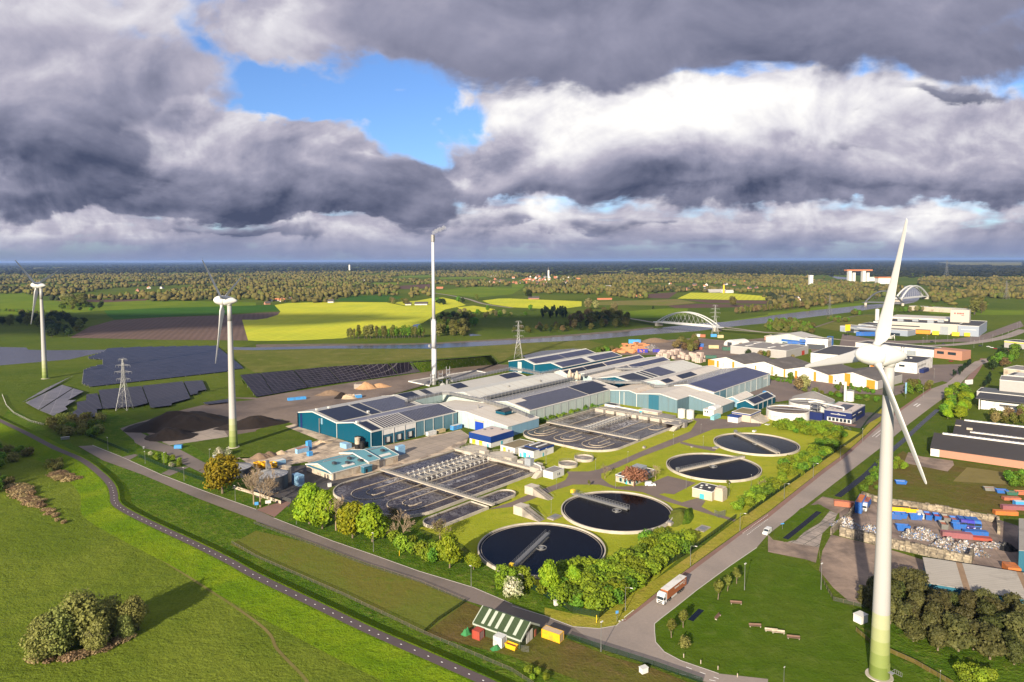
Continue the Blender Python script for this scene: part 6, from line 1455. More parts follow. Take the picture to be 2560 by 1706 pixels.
# long brick shed with black roofs
frame((234,376),37)
roofing('black_sheet',(.034,.030,.031),seam=0,var=.2,rough=.75,rot=radians(37),rib=1.1)
h=Hall('brick_shed','long brick shed with two black roofs and white ridge lights',20,30);h.gable(0,33,0,0,95,0,0,0,'brick','black_sheet','black_sheet',trim=None)if False else None
def ugable(v0,v1,u0,um,u1,ze,zr,z1,wall,roof):
 w=h.mb('wall',wall)
 for v in(v0,v1):w.poly([LP(*p)for p in((u0,v,0),(u0,v,ze),(um,v,zr),(u1,v,z1),(u1,v,0))])
 w.poly([LP(u0,v0,0),LP(u0,v0,ze),LP(u0,v1,ze),LP(u0,v1,0)]);w.poly([LP(u1,v0,0),LP(u1,v0,z1),LP(u1,v1,z1),LP(u1,v1,0)])
 r=h.mb('roof',roof);lquadslab(r,(u0-.4,v0-.3,ze),(u0-.4,v1,ze),(um,v1,zr),(um,v0-.3,zr));lquadslab(r,(um,v0-.3,zr),(um,v1,zr),(u1,v1,z1),(u1,v0-.3,z1))
ugable(0,105,0,19,33,4.2,9.0,5.5,'brick','black_sheet');ugable(8,105,33.05,58,76,5.5,10.5,4.5,'brick','black_sheet')
for u,v0,v1,z in((18,4,95,9.15),(40,16,78,7.2),(57,12,100,10.6)):
 m=MB();lbox(m,u,u+2.2,v0,v1,z-.3,z+.55);rl=m.build('ridge_light','white_wall',h.t);m=MB()
 for k in range(int((v1-v0)/2.2)):lbox(m,u+.25,u+1.95,v0+.3+k*2.2,v0+1.9+k*2.2,z+.55,z+.6)
 m.build('pane','grey_metal',rl)
h.box('white_corner','white_wall',-.06,-.005,0,4.2,0,4.3,own=True)
for u,v in((44,14),(48,8)):m=MB();lbox(m,u,u+1.6,v,v+3,7.4,9.0);m.build('roof_vent','cream_wall',h.t)
h.done()
# corrugated shed, bottom right
a0=P('T',1140,1420,5.0);a1=P('T',2000,1565,5.0);b0=P('T',1185,1120,7.2);azc=math.degrees(atan2(a1.x-a0.x,a1.y-a0.y))-90;frame((a0.x,a0.y),azc);dp=(b0-a0).dot(GU)
h=Hall('corrugated_shed','long shed with weathered corrugated roof and blue walls behind the trees',8,30)
w=h.mb('wall','mid_teal');w.poly([LP(0,0,0),LP(0,0,5),LP(0,70,5),LP(0,70,0)]);w.poly([LP(0,0,0),LP(0,0,5),LP(dp,0,7.2),LP(dp,0,0)]);w.poly([LP(dp,0,0),LP(dp,0,7.2),LP(dp,70,7.2),LP(dp,70,0)]);w.poly([LP(0,70,0),LP(0,70,5),LP(dp,70,7.2),LP(dp,70,0)])
r=h.mb('roof','fibre_roof')
for v0,v1 in((-.3,9.4),(11.2,26.2),(28,45),(46.8,70)):lquadslab(r,(-.5,v0,4.95),(-.5,v1,4.95),(dp+.4,v1,7.2),(dp+.4,v0,7.2))
r2=h.mb('roof_light','brown_soil')
for v0,v1 in((9.4,11.2),(26.2,28),(45,46.8)):lquadslab(r2,(-.5,v0,4.93),(-.5,v1,4.93),(dp+.4,v1,7.18),(dp+.4,v0,7.18))
h.done()
a0=P('T',2275,1290);a1=P('T',2275,690);azc=math.degrees(atan2(a1.x-a0.x,a1.y-a0.y));frame((a0.x,a0.y),azc);h=Hall('blue_shed','tall shed with blue wall and pale roof at the right edge of the scrap yard',20,10);h.gable(0,36,0,18,36,8,11,8,'mid_teal','fibre_roof','fibre_roof',trim=None);h.done()
# green barn
e0,e1=P('W',380,352,2.6),P('W',1060,600,2.6);azb=math.degrees(atan2(e1.x-e0.x,e1.y-e0.y));frame((e0.x,e0.y),azb);Lb=(e1-e0).length
plain('barn_green',(.035,.050,.020),.7,var=.15,obj=False);plain('light_strip',(.33,.36,.30),.5,var=.1,obj=False)
h=Hall('barn','dark green barn with five pale roof strips beside the bike path',Lb/2,-4,'barn');h.gable(0,Lb,-10,-5,0,2.6,5.6,2.6,'barn_green','green_roof','green_roof',trim='light_strip',ov=.2)
for k,u in enumerate((2.6,5.4,8.4,12.2,16.0)):
 for side in('r','l'):h.strip(u*Lb/19.5,(u+1.2)*Lb/19.5,.12,.97,'light_strip','roof_light',side)
m=MB();lbox(m,Lb+.003,Lb+.08,-6.6,-3.2,.05,3.2);d_=m.build('barn_door','white_paint',h.t);m=MB();lbox(m,Lb+.081,Lb+.1,-4.95,-4.85,.05,3.2);m.build('door_gap','dark_metal',d_);m=MB();lbox(m,Lb+.003,Lb+.07,-8.6,-7.6,.05,2.1);m.build('door','cont_rust',h.t);h.done()
BA=pi/2-radians(azb)
GB='sheds and containers by the barn'
c=P('W',445,560);cont(c,2.7,2.4,2.6,BA,'cont_red','small red container before the green barn',group=GB);c=P('W',765,665);cont(c,3.0,2.6,2.9,BA,'cont_white','white shed box before the green barn',group=GB);c=P('W',1540,570);cont(c,6.1,2.5,2.6,BA,'cont_yellow','yellow container right of the green barn',top='sand',group=GB)
c=P('W',935,720);skip(c,3.8,1.6,1.5,BA,'cont_yellow','orange loading trough at the foot of the green barn','cont_rust')
plain('green_net',(.03,.16,.05),.8,var=.3,obj=False)
for k,x,y,lab in(('W',270,500,'green net draped over a frame beside the red container'),('W',700,720,'green net bundle in front of the white shed box')):
 c=P(k,x,y);o=heap('net',lab,k,x,y,1.8,1.3,1.8 if x<500 else 1.0,.5,'green_net',n=12,rough=.6,cat='net')
t=thing('wire_gate','loose grey wire gate leaning by the barn corner','gate',P('W',1130,760));m=MB();a,b=P('W',1075,755),P('W',1190,772)
for k in range(13):p=a.lerp(b,k/12);m.frus(p,p+Vector((0,0,1.7)),.025,.025,4)
for z in(.1,.5,.9,1.3,1.7):m.frus(a+Vector((0,0,z)),b+Vector((0,0,z)),.025,.025,4)
m.build('frame','galvanised',t)
G0,GU,GV=FACT
# ------------------------------------------------------------------ trees and shrubs
leaf('leaf_lime',(0.271,0.350,0.014),(0.149,0.245,0.011));leaf('leaf_lime_yellow',(.32,.34,.010),(.165,.22,.010));leaf('leaf_green',(0.131,0.228,0.018),(0.070,0.149,0.014));leaf('leaf_ochre',(.32,.245,.010),(.175,.165,.010));leaf('leaf_hedge',(0.219,0.289,0.018),(0.096,0.158,0.011))
leaf('leaf_olive',(0.195,0.177,0.051),(0.112,0.111,0.027));leaf('leaf_grey_olive',(.27,.285,.075),(.165,.175,.045));leaf('leaf_dark',(0.036,0.060,0.014),(0.022,0.038,0.012));leaf('leaf_brown',(0.247,0.180,0.075),(0.150,0.112,0.045));leaf('leaf_red',(0.300,0.128,0.075),(0.180,0.075,0.053));leaf('leaf_pale',(0.285,0.255,0.105),(0.188,0.180,0.068))
leaf('grove_leaf_shaded',(.115,.108,.034),(.062,.064,.020));leaf('grove_leaf_green_shaded',(.090,.105,.026),(.050,.062,.016));leaf('blossom',(0.575,0.529,0.414),(0.184,0.218,0.046));leaf('leaf_straw',(0.368,0.265,0.138),(0.230,0.161,0.081));leaf('leaf_mid',(0.165,0.177,0.030),(0.098,0.112,0.021));leaf('leaf_spruce',(0.017,0.034,0.012),(0.012,0.024,0.010))  # grove tones darkened in the colour, in place of cloud shade
plain('bark',(.150,.115,.080),.9,var=.3,scale=2);plain('bark_dark',(.055,.045,.035),.9,var=.3,scale=2);plain('twig',(.235,.175,.115),.9,var=.25,scale=1.5);plain('twig_red',(.20,.105,.075),.9,var=.25,scale=1.5)
def np_mesh(name,V,F,mats,parent=None,attr=None):
 """quads or triangles from arrays"""
 V=np.asarray(V,np.float32);F=np.asarray(F,np.int32);k=F.shape[1];me=bpy.data.meshes.new(name)
 me.vertices.add(len(V));me.vertices.foreach_set('co',V.ravel());me.loops.add(F.size);me.loops.foreach_set('vertex_index',F.ravel());me.polygons.add(len(F));me.polygons.foreach_set('loop_start',np.arange(0,F.size,k,dtype=np.int32));me.polygons.foreach_set('loop_total',np.full(len(F),k,np.int32))
 if attr is not None:a=me.attributes.new('tone','FLOAT','POINT');a.data.foreach_set('value',np.asarray(attr,np.float32))
 me.update(calc_edges=True);me.materials.append(MATS[mats]);o=bpy.data.objects.new(name,me);COL.objects.link(o)
 if parent:o.parent=parent
 return o
def leaves(r,blobs,n,size,out=.55,shell=.72):
 """small leaf faces spread through lumpy masses; returns verts, quads"""
 w=np.array([b[3]*b[4]*b[5]for b in blobs])**(2/3);cnt=np.maximum(1,(n*w/w.sum()).astype(int));C=[];D=[]
 for b,c in zip(blobs,cnt):
  d=r.normal(size=(c,3));d/=np.linalg.norm(d,axis=1)[:,None];rad=shell+(1.06-shell)*r.random(c)**.6;rad*=1+.10*np.sin(d[:,0]*9+b[0])*np.sin(d[:,1]*8+b[1])+.08*np.sin(d[:,2]*11)
  C.append(np.array(b[:3])+d*rad[:,None]*np.array(b[3:6]));D.append(d)
 C=np.vstack(C);D=np.vstack(D);keep=C[:,2]>.15;C=C[keep];D=D[keep];m=len(C)
 nrm=D*(out+.25)+r.normal(size=(m,3))*.42+np.array([0,0,.30]);nrm/=np.linalg.norm(nrm,axis=1)[:,None];t=np.cross(nrm,r.normal(size=(m,3)));t/=np.linalg.norm(t,axis=1)[:,None]+1e-6;b2=np.cross(nrm,t);s=size*(.6+.8*r.random(m))[:,None]
 V=np.stack([C-t*s-b2*s*.6,C+t*s*.2-b2*s*.75,C+t*s+b2*s*.3,C-t*s*.3+b2*s*.75],1).reshape(-1,3);return V,np.arange(m*4).reshape(-1,4)
def lumps(r,h,w,base,n,sq=1.0):
 """clusters that make an uneven crown between base and h, w wide"""
 o=[];ch=h-base
 for i in range(n):
  z=base+ch*(.18+.66*r.random());q=1-abs((z-base)/ch-.42)*1.25;a=r.random()*6.283;rr=w/2*(.25+.42*r.random())*max(q,.35);s=w*(.16+.12*r.random());o.append((rr*cos(a),rr*sin(a),z,s,s,s*.85*sq))
 o.append((0,0,base+ch*.5,w*.33,w*.33,ch*.42));return o
def limb(mb,r,p,d,L_,rad,depth,spread=.55,n=3,mx=2.6):
 q=p+d*L_;mb.frus(p,q,rad,rad*.62,5 if rad>.1 else 3,caps=False)
 if depth<=0:return
 for k in range(n):
  a=r.random()*6.283;s=spread*(.55+.7*r.random());o=d.orthogonal().normalized();o.rotate(Matrix.Rotation(a,3,d));nd=(d+o*s+Vector((0,0,.12))).normalized();limb(mb,r,p.lerp(q,.55+.45*r.random()),nd,L_*(.58+.22*r.random()),max(rad*.55,.035),depth-1,spread,n)
def tree_proto(name,seed,h,w,mat,bark='bark',n=1500,size=.5,base=.22,nl=12,limbs=True,sq=1.0,multi=1,label='',cat='tree'):
 r=np.random.default_rng(seed);t=thing(name,label,cat,(0,0,0));mb=MB();pr=random.Random(seed)
 for k in range(multi):
  o=Vector((pr.uniform(-1,1),pr.uniform(-1,1),0))*(w*.16 if multi>1 else 0);top=Vector((o.x*1.6,o.y*1.6,h*.55));mid=o.lerp(top,.5)+Vector((pr.uniform(-.2,.2),pr.uniform(-.2,.2),0));tr=max(.09,h*.022)
  mb.frus(o,mid,tr*1.25,tr*.9,7,caps=False);mb.frus(mid,top,tr*.9,tr*.5,7,caps=False)
  if limbs:
   for j in range(5):
    a=j*1.35+pr.random();d=Vector((cos(a),sin(a),.75+pr.random()*.5)).normalized();limb(mb,pr,o.lerp(top,.45+.11*j),d,w*.26,tr*.45,1,n=2)
 mb.build('trunk',bark,t);V,F=leaves(r,lumps(r,h,w,h*base,nl,sq),n,size);np_mesh('crown',V,F,mat,t);return t
def bare_proto(name,seed,h,w,mat='twig',depth=4,leafmat=None,nleaf=0,label='',base=.3):
 t=thing(name,label,'tree',(0,0,0));mb=MB();pr=random.Random(seed);tr=h*.02;mb.frus((0,0,0),(0,0,h*base),tr*1.3,tr,7,caps=False);mb.build('trunk',mat,t);mb=MB()
 for j in range(7):
  a=j*.9+pr.random();up=.7+.25*j;d=Vector((cos(a)*w/h*1.4,sin(a)*w/h*1.4,up)).normalized();limb(mb,pr,Vector((0,0,h*(base*.7+.05*j))),d,h*.26,tr*.55,depth,.55,3)
 mb.build('crown',mat,t)
 if nleaf:r=np.random.default_rng(seed);V,F=leaves(r,lumps(r,h,w,h*.3,10),nleaf,.28,shell=.4);np_mesh('leaves',V,F,leafmat,t)
 return t
def shrub_proto(name,seed,h,w,mat,n=420,size=.30,stems='bark_dark',label='',cat='shrub',nl=6):
 r=np.random.default_rng(seed);t=thing(name,label,cat,(0,0,0));o=[(w*.26*cos(a),w*.26*sin(a),h*(.34+.3*r.random()),w*.27,w*.27,h*.34)for a in r.random(nl)*6.283]+[(0,0,h*.5,w*.30,w*.30,h*.48)]
 V,F=leaves(r,o,n,size);np_mesh('foliage',V,F,mat,t);mb=MB();pr=random.Random(seed)
 for k in range(4):a=pr.random()*6.283;mb.frus((0,0,0),(w*.2*cos(a),w*.2*sin(a),h*.6),.07,.03,4,caps=False)
 mb.build('stems',stems,t);return t
def hpx(k,x,yb,yt):
 b=P(k,x,yb);o=VW[k];ty=o[1]+yt*o[2];lo,hi=0.0,250.0
 for _ in range(40):
  m=(lo+hi)/2;v=np.array([b.x,b.y,m-CAM_H]);y=CY-FPX*(v@UP)/(v@FW)
  if y>ty:lo=m
  else:hi=m
 return b,lo
USED={}
def place(proto,h0,loc,h,label,group=None,wz=1.0,rz=None):
 """first use moves the prototype itself, later ones copy it"""
 s=h/h0;sc=(s*wz,s*wz,s);rz=random.random()*6.28 if rz is None else rz
 if proto.name not in USED:USED[proto.name]=1;o=proto;o.location=loc;o.rotation_euler=(0,0,rz);o.scale=sc;o['label']=label
 else:o=dup(proto,loc,rz,label,None,sc)
 if group:o['group']=group
 elif 'group' in o:del o['group']
 return o
# near trees, each with its own label
LIME=[tree_proto('lime_tree',11+k,12,11.5,'leaf_lime' if k!=1 else 'leaf_lime_yellow',n=5200,size=.42,base=.16,nl=17)for k in range(3)]
OCH=tree_proto('ochre_tree',31,11,11,'leaf_ochre',n=4200,size=.36,base=.12,nl=18)
BARE=[bare_proto('bare_tree',41+k,10,8,'twig',4)for k in range(2)]
BUD=bare_proto('budding_tree',51,9,8,'twig',4,'leaf_olive',500)
REDT=bare_proto('reddish_tree',52,7,9,'twig_red',4,'leaf_red',1500,base=.2)
for i,(k,x,yb,yt,pi_,wz,lab)in enumerate([('F',490,1140,785,0,1.0,'tall lime green tree at the gate end of the roadside row'),('F',610,1185,845,2,.85,'lime green tree just right of the tallest one in the roadside row'),('F',888,1270,955,1,.95,'yellowish lime green tree between two bare trees by the dark basin'),('F',1070,1305,975,2,1.0,'broad lime green tree behind the lamp post by the dark basin'),('F',1780,1545,1235,0,.9,'round lime green tree left of the nearest black tank'),('F',2000,1560,1410,2,1.1,'small lime green tree touching the nearest black tank'),('K',345,760,462,0,.8,'lime green tree rising at the left end of the long hedge'),('K',575,700,500,2,.8,'lime green tree behind the hedge at the rim of the nearest black tank')]):
 b,hh=hpx(k,x,yb,yt);place(LIME[pi_],12,b,hh,lab,'lime green trees by the road',wz)
b,hh=hpx('E',2045,860,540);place(OCH,11,b,hh,'ochre yellow tree in front of the dark tanks',wz=1.15)
for i,(k,x,yb,yt,pr_,h0,lab)in enumerate([('F',735,1200,905,BARE[0],10,'bare tree standing between two lime green trees'),('F',1350,1310,1060,BARE[1],10,'bare tree at the end of the near dark basin'),('F',40,985,650,BARE[0],10,'left bare tree in front of the cone roofed tank'),('F',120,960,690,BARE[1],10,'right bare tree in front of the cone roofed tank'),('F',-20,960,660,BARE[1],10,'bare tree beside the ochre tree'),('F',1265,1180,985,BUD,9,'small budding tree overlapping the near dark basin'),('F',1690,1290,1095,BUD,9,'budding brownish tree behind the round lime green tree'),('G',855,725,605,BARE[1],10,'small bare tree on the lawn left of the office house'),('G',1320,735,610,BARE[0],10,'small bare tree right of the office house'),('G',2300,830,740,BARE[1],10,'low bare tree by the road fence')]):
 b,hh=hpx(k,x,yb,yt);place(pr_,h0,b,hh,lab,'leafless trees',1.0)
b,hh=hpx('G',1120,800,610);place(REDT,7,b,hh,'reddish brown budding tree in front of the office house',wz=1.1)
# shrubs: hedge masses
SH=[shrub_proto('shrub',61+k,4,4.2,m,n=620,size=.26)for k,m in enumerate(('leaf_hedge','leaf_hedge','leaf_green','leaf_hedge'))]
SHO=[shrub_proto('shrub',71+k,4,4.4,m,n=420,size=.32)for k,m in enumerate(('leaf_olive','leaf_mid','leaf_grey_olive'))]
HAW=shrub_proto('hawthorn_shrub',81,4,4.4,'blossom',n=700,size=.22)
def inside(p,poly):
 c=False;n=len(poly);j=n-1
 for i in range(n):
  a,b=poly[i],poly[j]
  if(a.y>p[1])!=(b.y>p[1])and p[0]<(b.x-a.x)*(p[1]-a.y)/(b.y-a.y)+a.x:c=not c
  j=i
 return c
def scatter(s,gap,n=4000,seed=1):
 poly=PTS(s);r=random.Random(seed);xs=[p.x for p in poly];ys=[p.y for p in poly];out=[]
 for _ in range(n):
  p=(r.uniform(min(xs),max(xs)),r.uniform(min(ys),max(ys)))
  if inside(p,poly)and all((p[0]-q[0])**2+(p[1]-q[1])**2>gap*gap for q in out):out.append(p)
 return out
CUT={'shrubs along the far road fence':1.28,'shrubs of the tall roadside hedge':1.0,'shrubs of the office hedge':1.4,'shrubs of the thicket by the solar tables':1.5,'shrubs along the hall wall':1.35,'hedge behind the gas holder':1.4,'shrubs beside the side gate':1.5,'shrubs at the meadow edge':1.3,'shrubs by the ditch':1.5,'bushes of the railway scrub':1.35,'trees of the wood by the arch bridge':1.30,'trees behind the farthest turbine':1.5,'trees in the left pasture':2.6,'trees of the canal wood':1.4,'spruces of the block':1.6,'trees behind the boat basin':1.5,'hedge trees in the left pasture':1.8,'trees at the white farm':2.2,'trees above the boat basin':1.25,'trees along the far bank':1.3,'trees in the salvage yard':1.5,'poplars right of the sign tower':2.6,'trees right of the farm barn':2.2,'trees beside the turbine tower':2.6,'trees along the right roadside':1.15,'conifers right of the road':1.5}
def clump(s,gap,protos,h0,h,lab,group,seed=1,wz=1.0,n=4000,hv=.25):
 r=random.Random(seed);cf=CUT.get(group,1.0);gap*=cf;wz*=cf**.5
 for x,y in scatter(s,gap,n,seed):place(r.choice(protos),h0,(x,y,0),h*(1-hv+2*hv*r.random()),lab,group,wz*r.uniform(.85,1.15))
clump("K 270 740 420 850 640 900 830 930 1050 740 1350 520 1640 330 1560 270 1350 330 1100 440 850 540 640 570 380 620",3.1,SH,4,5.2,'bright green shrub of the tall hedge mass beside the road fence','shrubs of the tall roadside hedge',1,1.25)
clump("K 1210 300 1260 250 1400 220 1420 290 1330 330",2.6,SH,4,4.6,'bright green shrub of the small clump below the upper black tank','shrubs of the small lawn clump',2)
clump("P 880 650 1000 600 1300 600 1600 640 1900 720 2010 780 1900 810 1500 770 1000 690",3.3,SH,4,4.4,'green shrub of the hedge between the navy office and the farthest tank','shrubs of the office hedge',3,1.05)
clump("P 1500 900 1650 860 1880 900 1700 1050 1450 1250 1250 1400 1050 1530 G 2120 1040 2000 1000 G 2180 900 2260 800 P 900 1450 1010 1220 1250 1100 1480 1000",3.3,SH,4,4.3,'green shrub along the fence between the road and the farthest tanks','shrubs along the far road fence',4,1.05)
clump("N 640 1300 700 1250 880 1195 1100 1130 1440 1050 1480 1075 1150 1165 900 1235 760 1290",3.0,SH[2:3]+SH[:1],4,3.4,'green shrub of the hedge along the pale green hall wall','shrubs along the hall wall',5)
clump("F 1280 1330 1450 1370 1650 1450 1700 1500 1600 1510 1400 1420 1270 1350",3.0,SH,4,5.6,'tall green shrub between the bare tree and the round lime tree','shrubs below the near basin',6,.8)
clump("J 2353 560 2260 600 2250 720 2353 760 K 120 740 200 690 60 600",3.2,SH[:2],4,4.6,'light green shrub at the foot of the nearest black tank','shrubs below the nearest tank',7)
for k,x,yb,yt,lab in(('K',60,650,560,'white blossoming shrub at the rim of the nearest black tank'),('K',20,780,600,'white flecked shrub left of the long hedge'),('E',2010,520,430,'white blossoming shrub at the foot of the second wind turbine'),('E',2090,510,440,'white blossoming shrub beside the grey cabinet'),('E',1380,510,470,'pale blossoming shrub at the side gate'),('E',1580,620,570,'white blossoming shrub among the yellow green shrubs')):
 b,hh=hpx(k,x,yb,yt);place(HAW,4,b,hh,lab,'blossoming shrubs')
clump("E 1380 530 1480 500 1700 580 1640 620 1540 610",2.6,SH,4,2.2,'yellow green shrub in the bed beside the side gate','shrubs beside the side gate',8)
clump("E 450 250 560 180 800 170 960 190 960 260 900 350 780 330 600 330",4.6,SHO+SH[2:3],4,5.2,'olive shrub of the thicket before the dark solar tables','shrubs of the thicket by the solar tables',9)
clump("E -40 430 150 470 260 520 60 610 -40 640",5.0,SH[2:3]+SHO[:1],4,5,'dark green shrub at the left edge of the meadow','shrubs at the meadow edge',10);clump("E -40 740 120 780 0 850 -40 860",4.5,SH[2:3]+SHO[:1],4,5,'dark green shrub at the left edge below the path','shrubs at the left edge')
clump("E 440 600 540 590 560 660 460 680",3.6,SHO,4,4,'grey green shrub on the meadow below the bend','shrubs on the meadow');clump("H 820 760 900 740 1040 600 1040 820 880 850",4,SH[2:3],4,3.6,'green shrub beside the dark ditch behind the near turbine','shrubs by the ditch');clump("H 1160 560 1260 600 1250 640 1160 640",3,SH,4,3,'green shrub on the lot right of the near turbine','shrubs on the lot')
clump("H 2200 740 2353 700 2353 800 2230 800",3.5,SH[2:3],4,4.5,'dark green shrub behind the rusty skips','shrubs behind the skips');clump("W 1140 1060 1300 1090 1480 1150 1540 1212 1200 1212",2.2,SH[:2],4,2.2,'yellow green shrub at the lower ditch edge by the barn','shrubs at the barn ditch')
for k,x,yb,yt in(('K',1590,1235,1150),):b,hh=hpx(k,x,yb,yt);place(SHO[0],4,b,hh,'round brown shrub on the park lawn',wz=1.3)
# brown reeds in the meadow
REED=[shrub_proto('reed_patch',91+k,1.6,5,'leaf_straw',n=420,size=.24,cat='reeds')for k in range(2)]
clump("E 470 680 620 670 720 740 600 750 500 720",2.6,REED,1.6,1.7,'brown reed tuft in the meadow hollow near the bend','reed tufts in the hollow');clump("E 100 800 200 800 410 950 380 990 280 980 130 880",2.8,REED,1.6,1.8,'brown reed tuft of the long patch in the left meadow','reed tufts of the long patch');clump("E 390 1010 450 1000 600 1130 560 1150",2.8,REED,1.6,1.2,'pale straw tuft below the long reed patch','straw tufts')
# willow thicket, bottom left
WIL=[tree_proto('willow_bush',101+k,9,9,'leaf_grey_olive','bark_dark',n=6000,size=.24,base=.02,nl=26,multi=4,cat='willow')for k in range(3)]
for i,(x,yb,yt,wz,lab)in enumerate([(430,1340,960,1.0,'leftmost grey olive willow bush of the meadow thicket'),(560,1300,890,.9,'second willow bush from the left in the meadow thicket'),(800,1200,730,1.0,'tallest willow bush in the middle of the meadow thicket'),(1010,1120,800,.9,'willow bush right of the tallest one in the meadow thicket'),(1230,1100,790,.85,'rightmost willow bush throwing the long shadow'),(900,1260,980,.9,'low willow bush at the front of the meadow thicket'),(1150,1160,950,.8,'low willow bush at the front right of the meadow thicket')]):
 b,hh=hpx('I',x,yb,yt);place(WIL[i%3],9,b,hh,lab,'willow thicket in the meadow',wz)
clump("I 330 1340 480 1390 640 1370 760 1300 1000 1240 1200 1150 1100 1210 900 1290 700 1350",2.4,REED,1.6,1.6,'straw coloured reed tuft at the foot of the willow thicket','reeds at the willow thicket',4)
# grove bottom right
GRV=[tree_proto('grove_tree',111+k,9,6.5,m,'bark',n=2100,size=.30,base=.08,nl=13)for k,m in enumerate(('grove_leaf_shaded','grove_leaf_shaded','grove_leaf_green_shaded','grove_leaf_shaded'))]
clump("L 860 900 900 800 1000 760 1240 780 1500 860 1850 960 2050 900 2353 1080 2353 1400 2100 1430 1800 1330 1550 1290 1250 1180 1130 1110",4.6,GRV,9,9.0,'olive green tree of the dense grove beside the near turbine','trees of the grove at the near turbine',12,1.05)
clump("L 1760 1520 1900 1480 2100 1560 2000 1640 1800 1600",3.4,SH[:2],4,4,'bright green shrub below the grove','shrubs below the grove')
YNG=tree_proto('young_tree',121,6,3.2,'leaf_mid',n=520,size=.26,base=.34,nl=7)
for k,x,yb,yt,lab in(('K',1893,805,620,'young thin tree on the park verge, second from the ditch pond'),('K',1980,730,580,'young thin tree on the park verge opposite the truck rear'),('K',2064,660,510,'young thin tree on the park verge nearest the ditch'),('K',1573,1065,890,'young bushy tree beside the small pond'),('K',1465,1158,970,'young thin tree nearest the junction'),('G',708,795,735,'tiny tree in the grass wedge at the path fork'),('G',1985,800,735,'young tree at the rim of the second tank')):b,hh=hpx(k,x,yb,yt);place(YNG,6,b,hh,lab,'young trees')
# middle distance: trees of several kinds
MID=[tree_proto('tree',131+k,12,10,m,'bark_dark',n=760,size=.62,base=.12,nl=11,limbs=False)for k,m in enumerate(('leaf_green','leaf_mid','leaf_olive','leaf_brown','leaf_dark','leaf_pale'))]
POP=[tree_proto('poplar',141+k,16,6.5,m,'bark_dark',n=720,size=.55,base=.14,nl=10,limbs=False,sq=1.5)for k,m in enumerate(('leaf_mid','leaf_olive','leaf_green'))]
SPR=[tree_proto('spruce',151,14,5,'leaf_spruce','bark_dark',n=600,size=.55,base=.05,nl=9,limbs=False,sq=1.6)]
MG,MM,MO,MBR,MD,MP=MID
BSH=[tree_proto('bush',161+k,7,8,m,'bark_dark',n=600,size=.6,base=.03,nl=10,limbs=False,multi=3,cat='bush')for k,m in enumerate(('leaf_mid','leaf_green','leaf_olive'))]
def row(s,n,protos,h0,h,lab,group,seed=1,jit=1.5,wz=1.0):
 r=random.Random(seed);p=PTS(s);seg=[(b-a).length for a,b in zip(p,p[1:])];L_=sum(seg)
 for i in range(n):
  d=L_*(i+.5)/n;k=0
  while k<len(seg)-1 and d>seg[k]:d-=seg[k];k+=1
  q=p[k].lerp(p[k+1],d/seg[k]);place(r.choice(protos),h0,(q.x+r.uniform(-jit,jit),q.y+r.uniform(-jit,jit),0),h*r.uniform(.8,1.15),lab,group,wz*r.uniform(.85,1.15))
row("B 830 912 1050 908 1300 905 1560 900",26,POP,16,19,'poplar of the row along the far canal bank left of the chimney','poplars along the far canal bank',1,2)
clump("U 660 840 1130 830 1120 700 1000 660 700 700",9,POP+[MO],16,20,'tree of the brownish wood right of the chimney across the canal','trees of the canal wood',21)
clump("U 640 660 760 560 950 560 1200 620 1230 690 1000 650",13,[MG,MM,MD],12,13,'dark green tree of the wood above the boat basin','trees above the boat basin',22);clump("U 820 560 1000 500 1500 500 2000 530 1600 560 1000 580",14,[MG,MP,MM],12,10,'light green tree of the strip behind the boat basin','trees behind the boat basin',23)
clump("C 550 840 700 830 1080 800 1080 740 900 700 700 690 560 730 500 790",14,[MD,MM,MBR,MO],12,14,'dark brownish tree of the wood before the white arch bridge','trees of the wood by the arch bridge',24);clump("C 0 860 240 855 550 850 500 800 200 815 0 830",13,[MD,MBR,MM],12,9,'low dark tree along the far bank behind the works','trees along the far bank',25)
clump("C 270 718 490 722 500 690 440 660 280 660",9,SPR,14,15,'dark spruce of the block across the canal','spruces of the block',26)
for k,x,yb,yt,pr_,lab in(('C',700,640,535,MP,'large pale round tree beside the canal wood'),('C',770,640,555,MP,'large pale round tree right of its twin by the canal wood'),('C',940,685,575,MP,'tall pale tree left of the arch bridge'),('C',170,652,592,MG,'single round tree at the field edge behind the works'),('B',2130,658,595,MG,'single round tree in the bright field right of the chimney'),('B',1385,600,545,MO,'tree beside the white farm'),('C',2030,610,520,MO,'tall single tree in the brown field'),('B',1860,575,515,MG,'tree beside the far country road'),('B',1900,580,530,MD,'dark tree beside the far country road'),('B',2030,555,500,MM,'bushy tree in the far pasture'),('C',160,545,450,MD,'dark poplar like tree by the farm behind the fields'),('C',1295,640,605,MD,'dark bush in the far pasture'),('A',160,0,0,None,'')):
 if pr_ is None:continue
 b,hh=hpx(k,x,yb,yt);place(pr_,12,b,hh,lab,'single trees beyond the canal')
clump("B 1220 585 1400 600 1370 570 1240 560",11,[MO,MBR,MM],12,11,'tree of the clump at the white farm','trees at the white farm',27);clump("B 1655 600 1730 600 1730 570 1660 570",10,[MD,MG],12,12,'dark tree right of the dark roofed farm barn','trees right of the farm barn',28)
row("R -100 265 200 235 600 200 900 165 1200 130",60,POP[:2]+[MBR],16,17,'brownish poplar of the row along the canal beyond the arch bridge','poplars along the upper canal',29,5)
clump("A 0 790 140 790 380 800 520 880 640 890 800 830 700 760 560 720 400 740 200 720 60 760",15,[MD,MD,MM],12,14,'dark tree of the thicket behind the farthest wind turbine','trees behind the farthest turbine',30);clump("A 430 900 490 900 480 780 430 780",9,[MD],12,15,'dark tall tree beside the farthest wind turbine tower','trees beside the turbine tower',31)
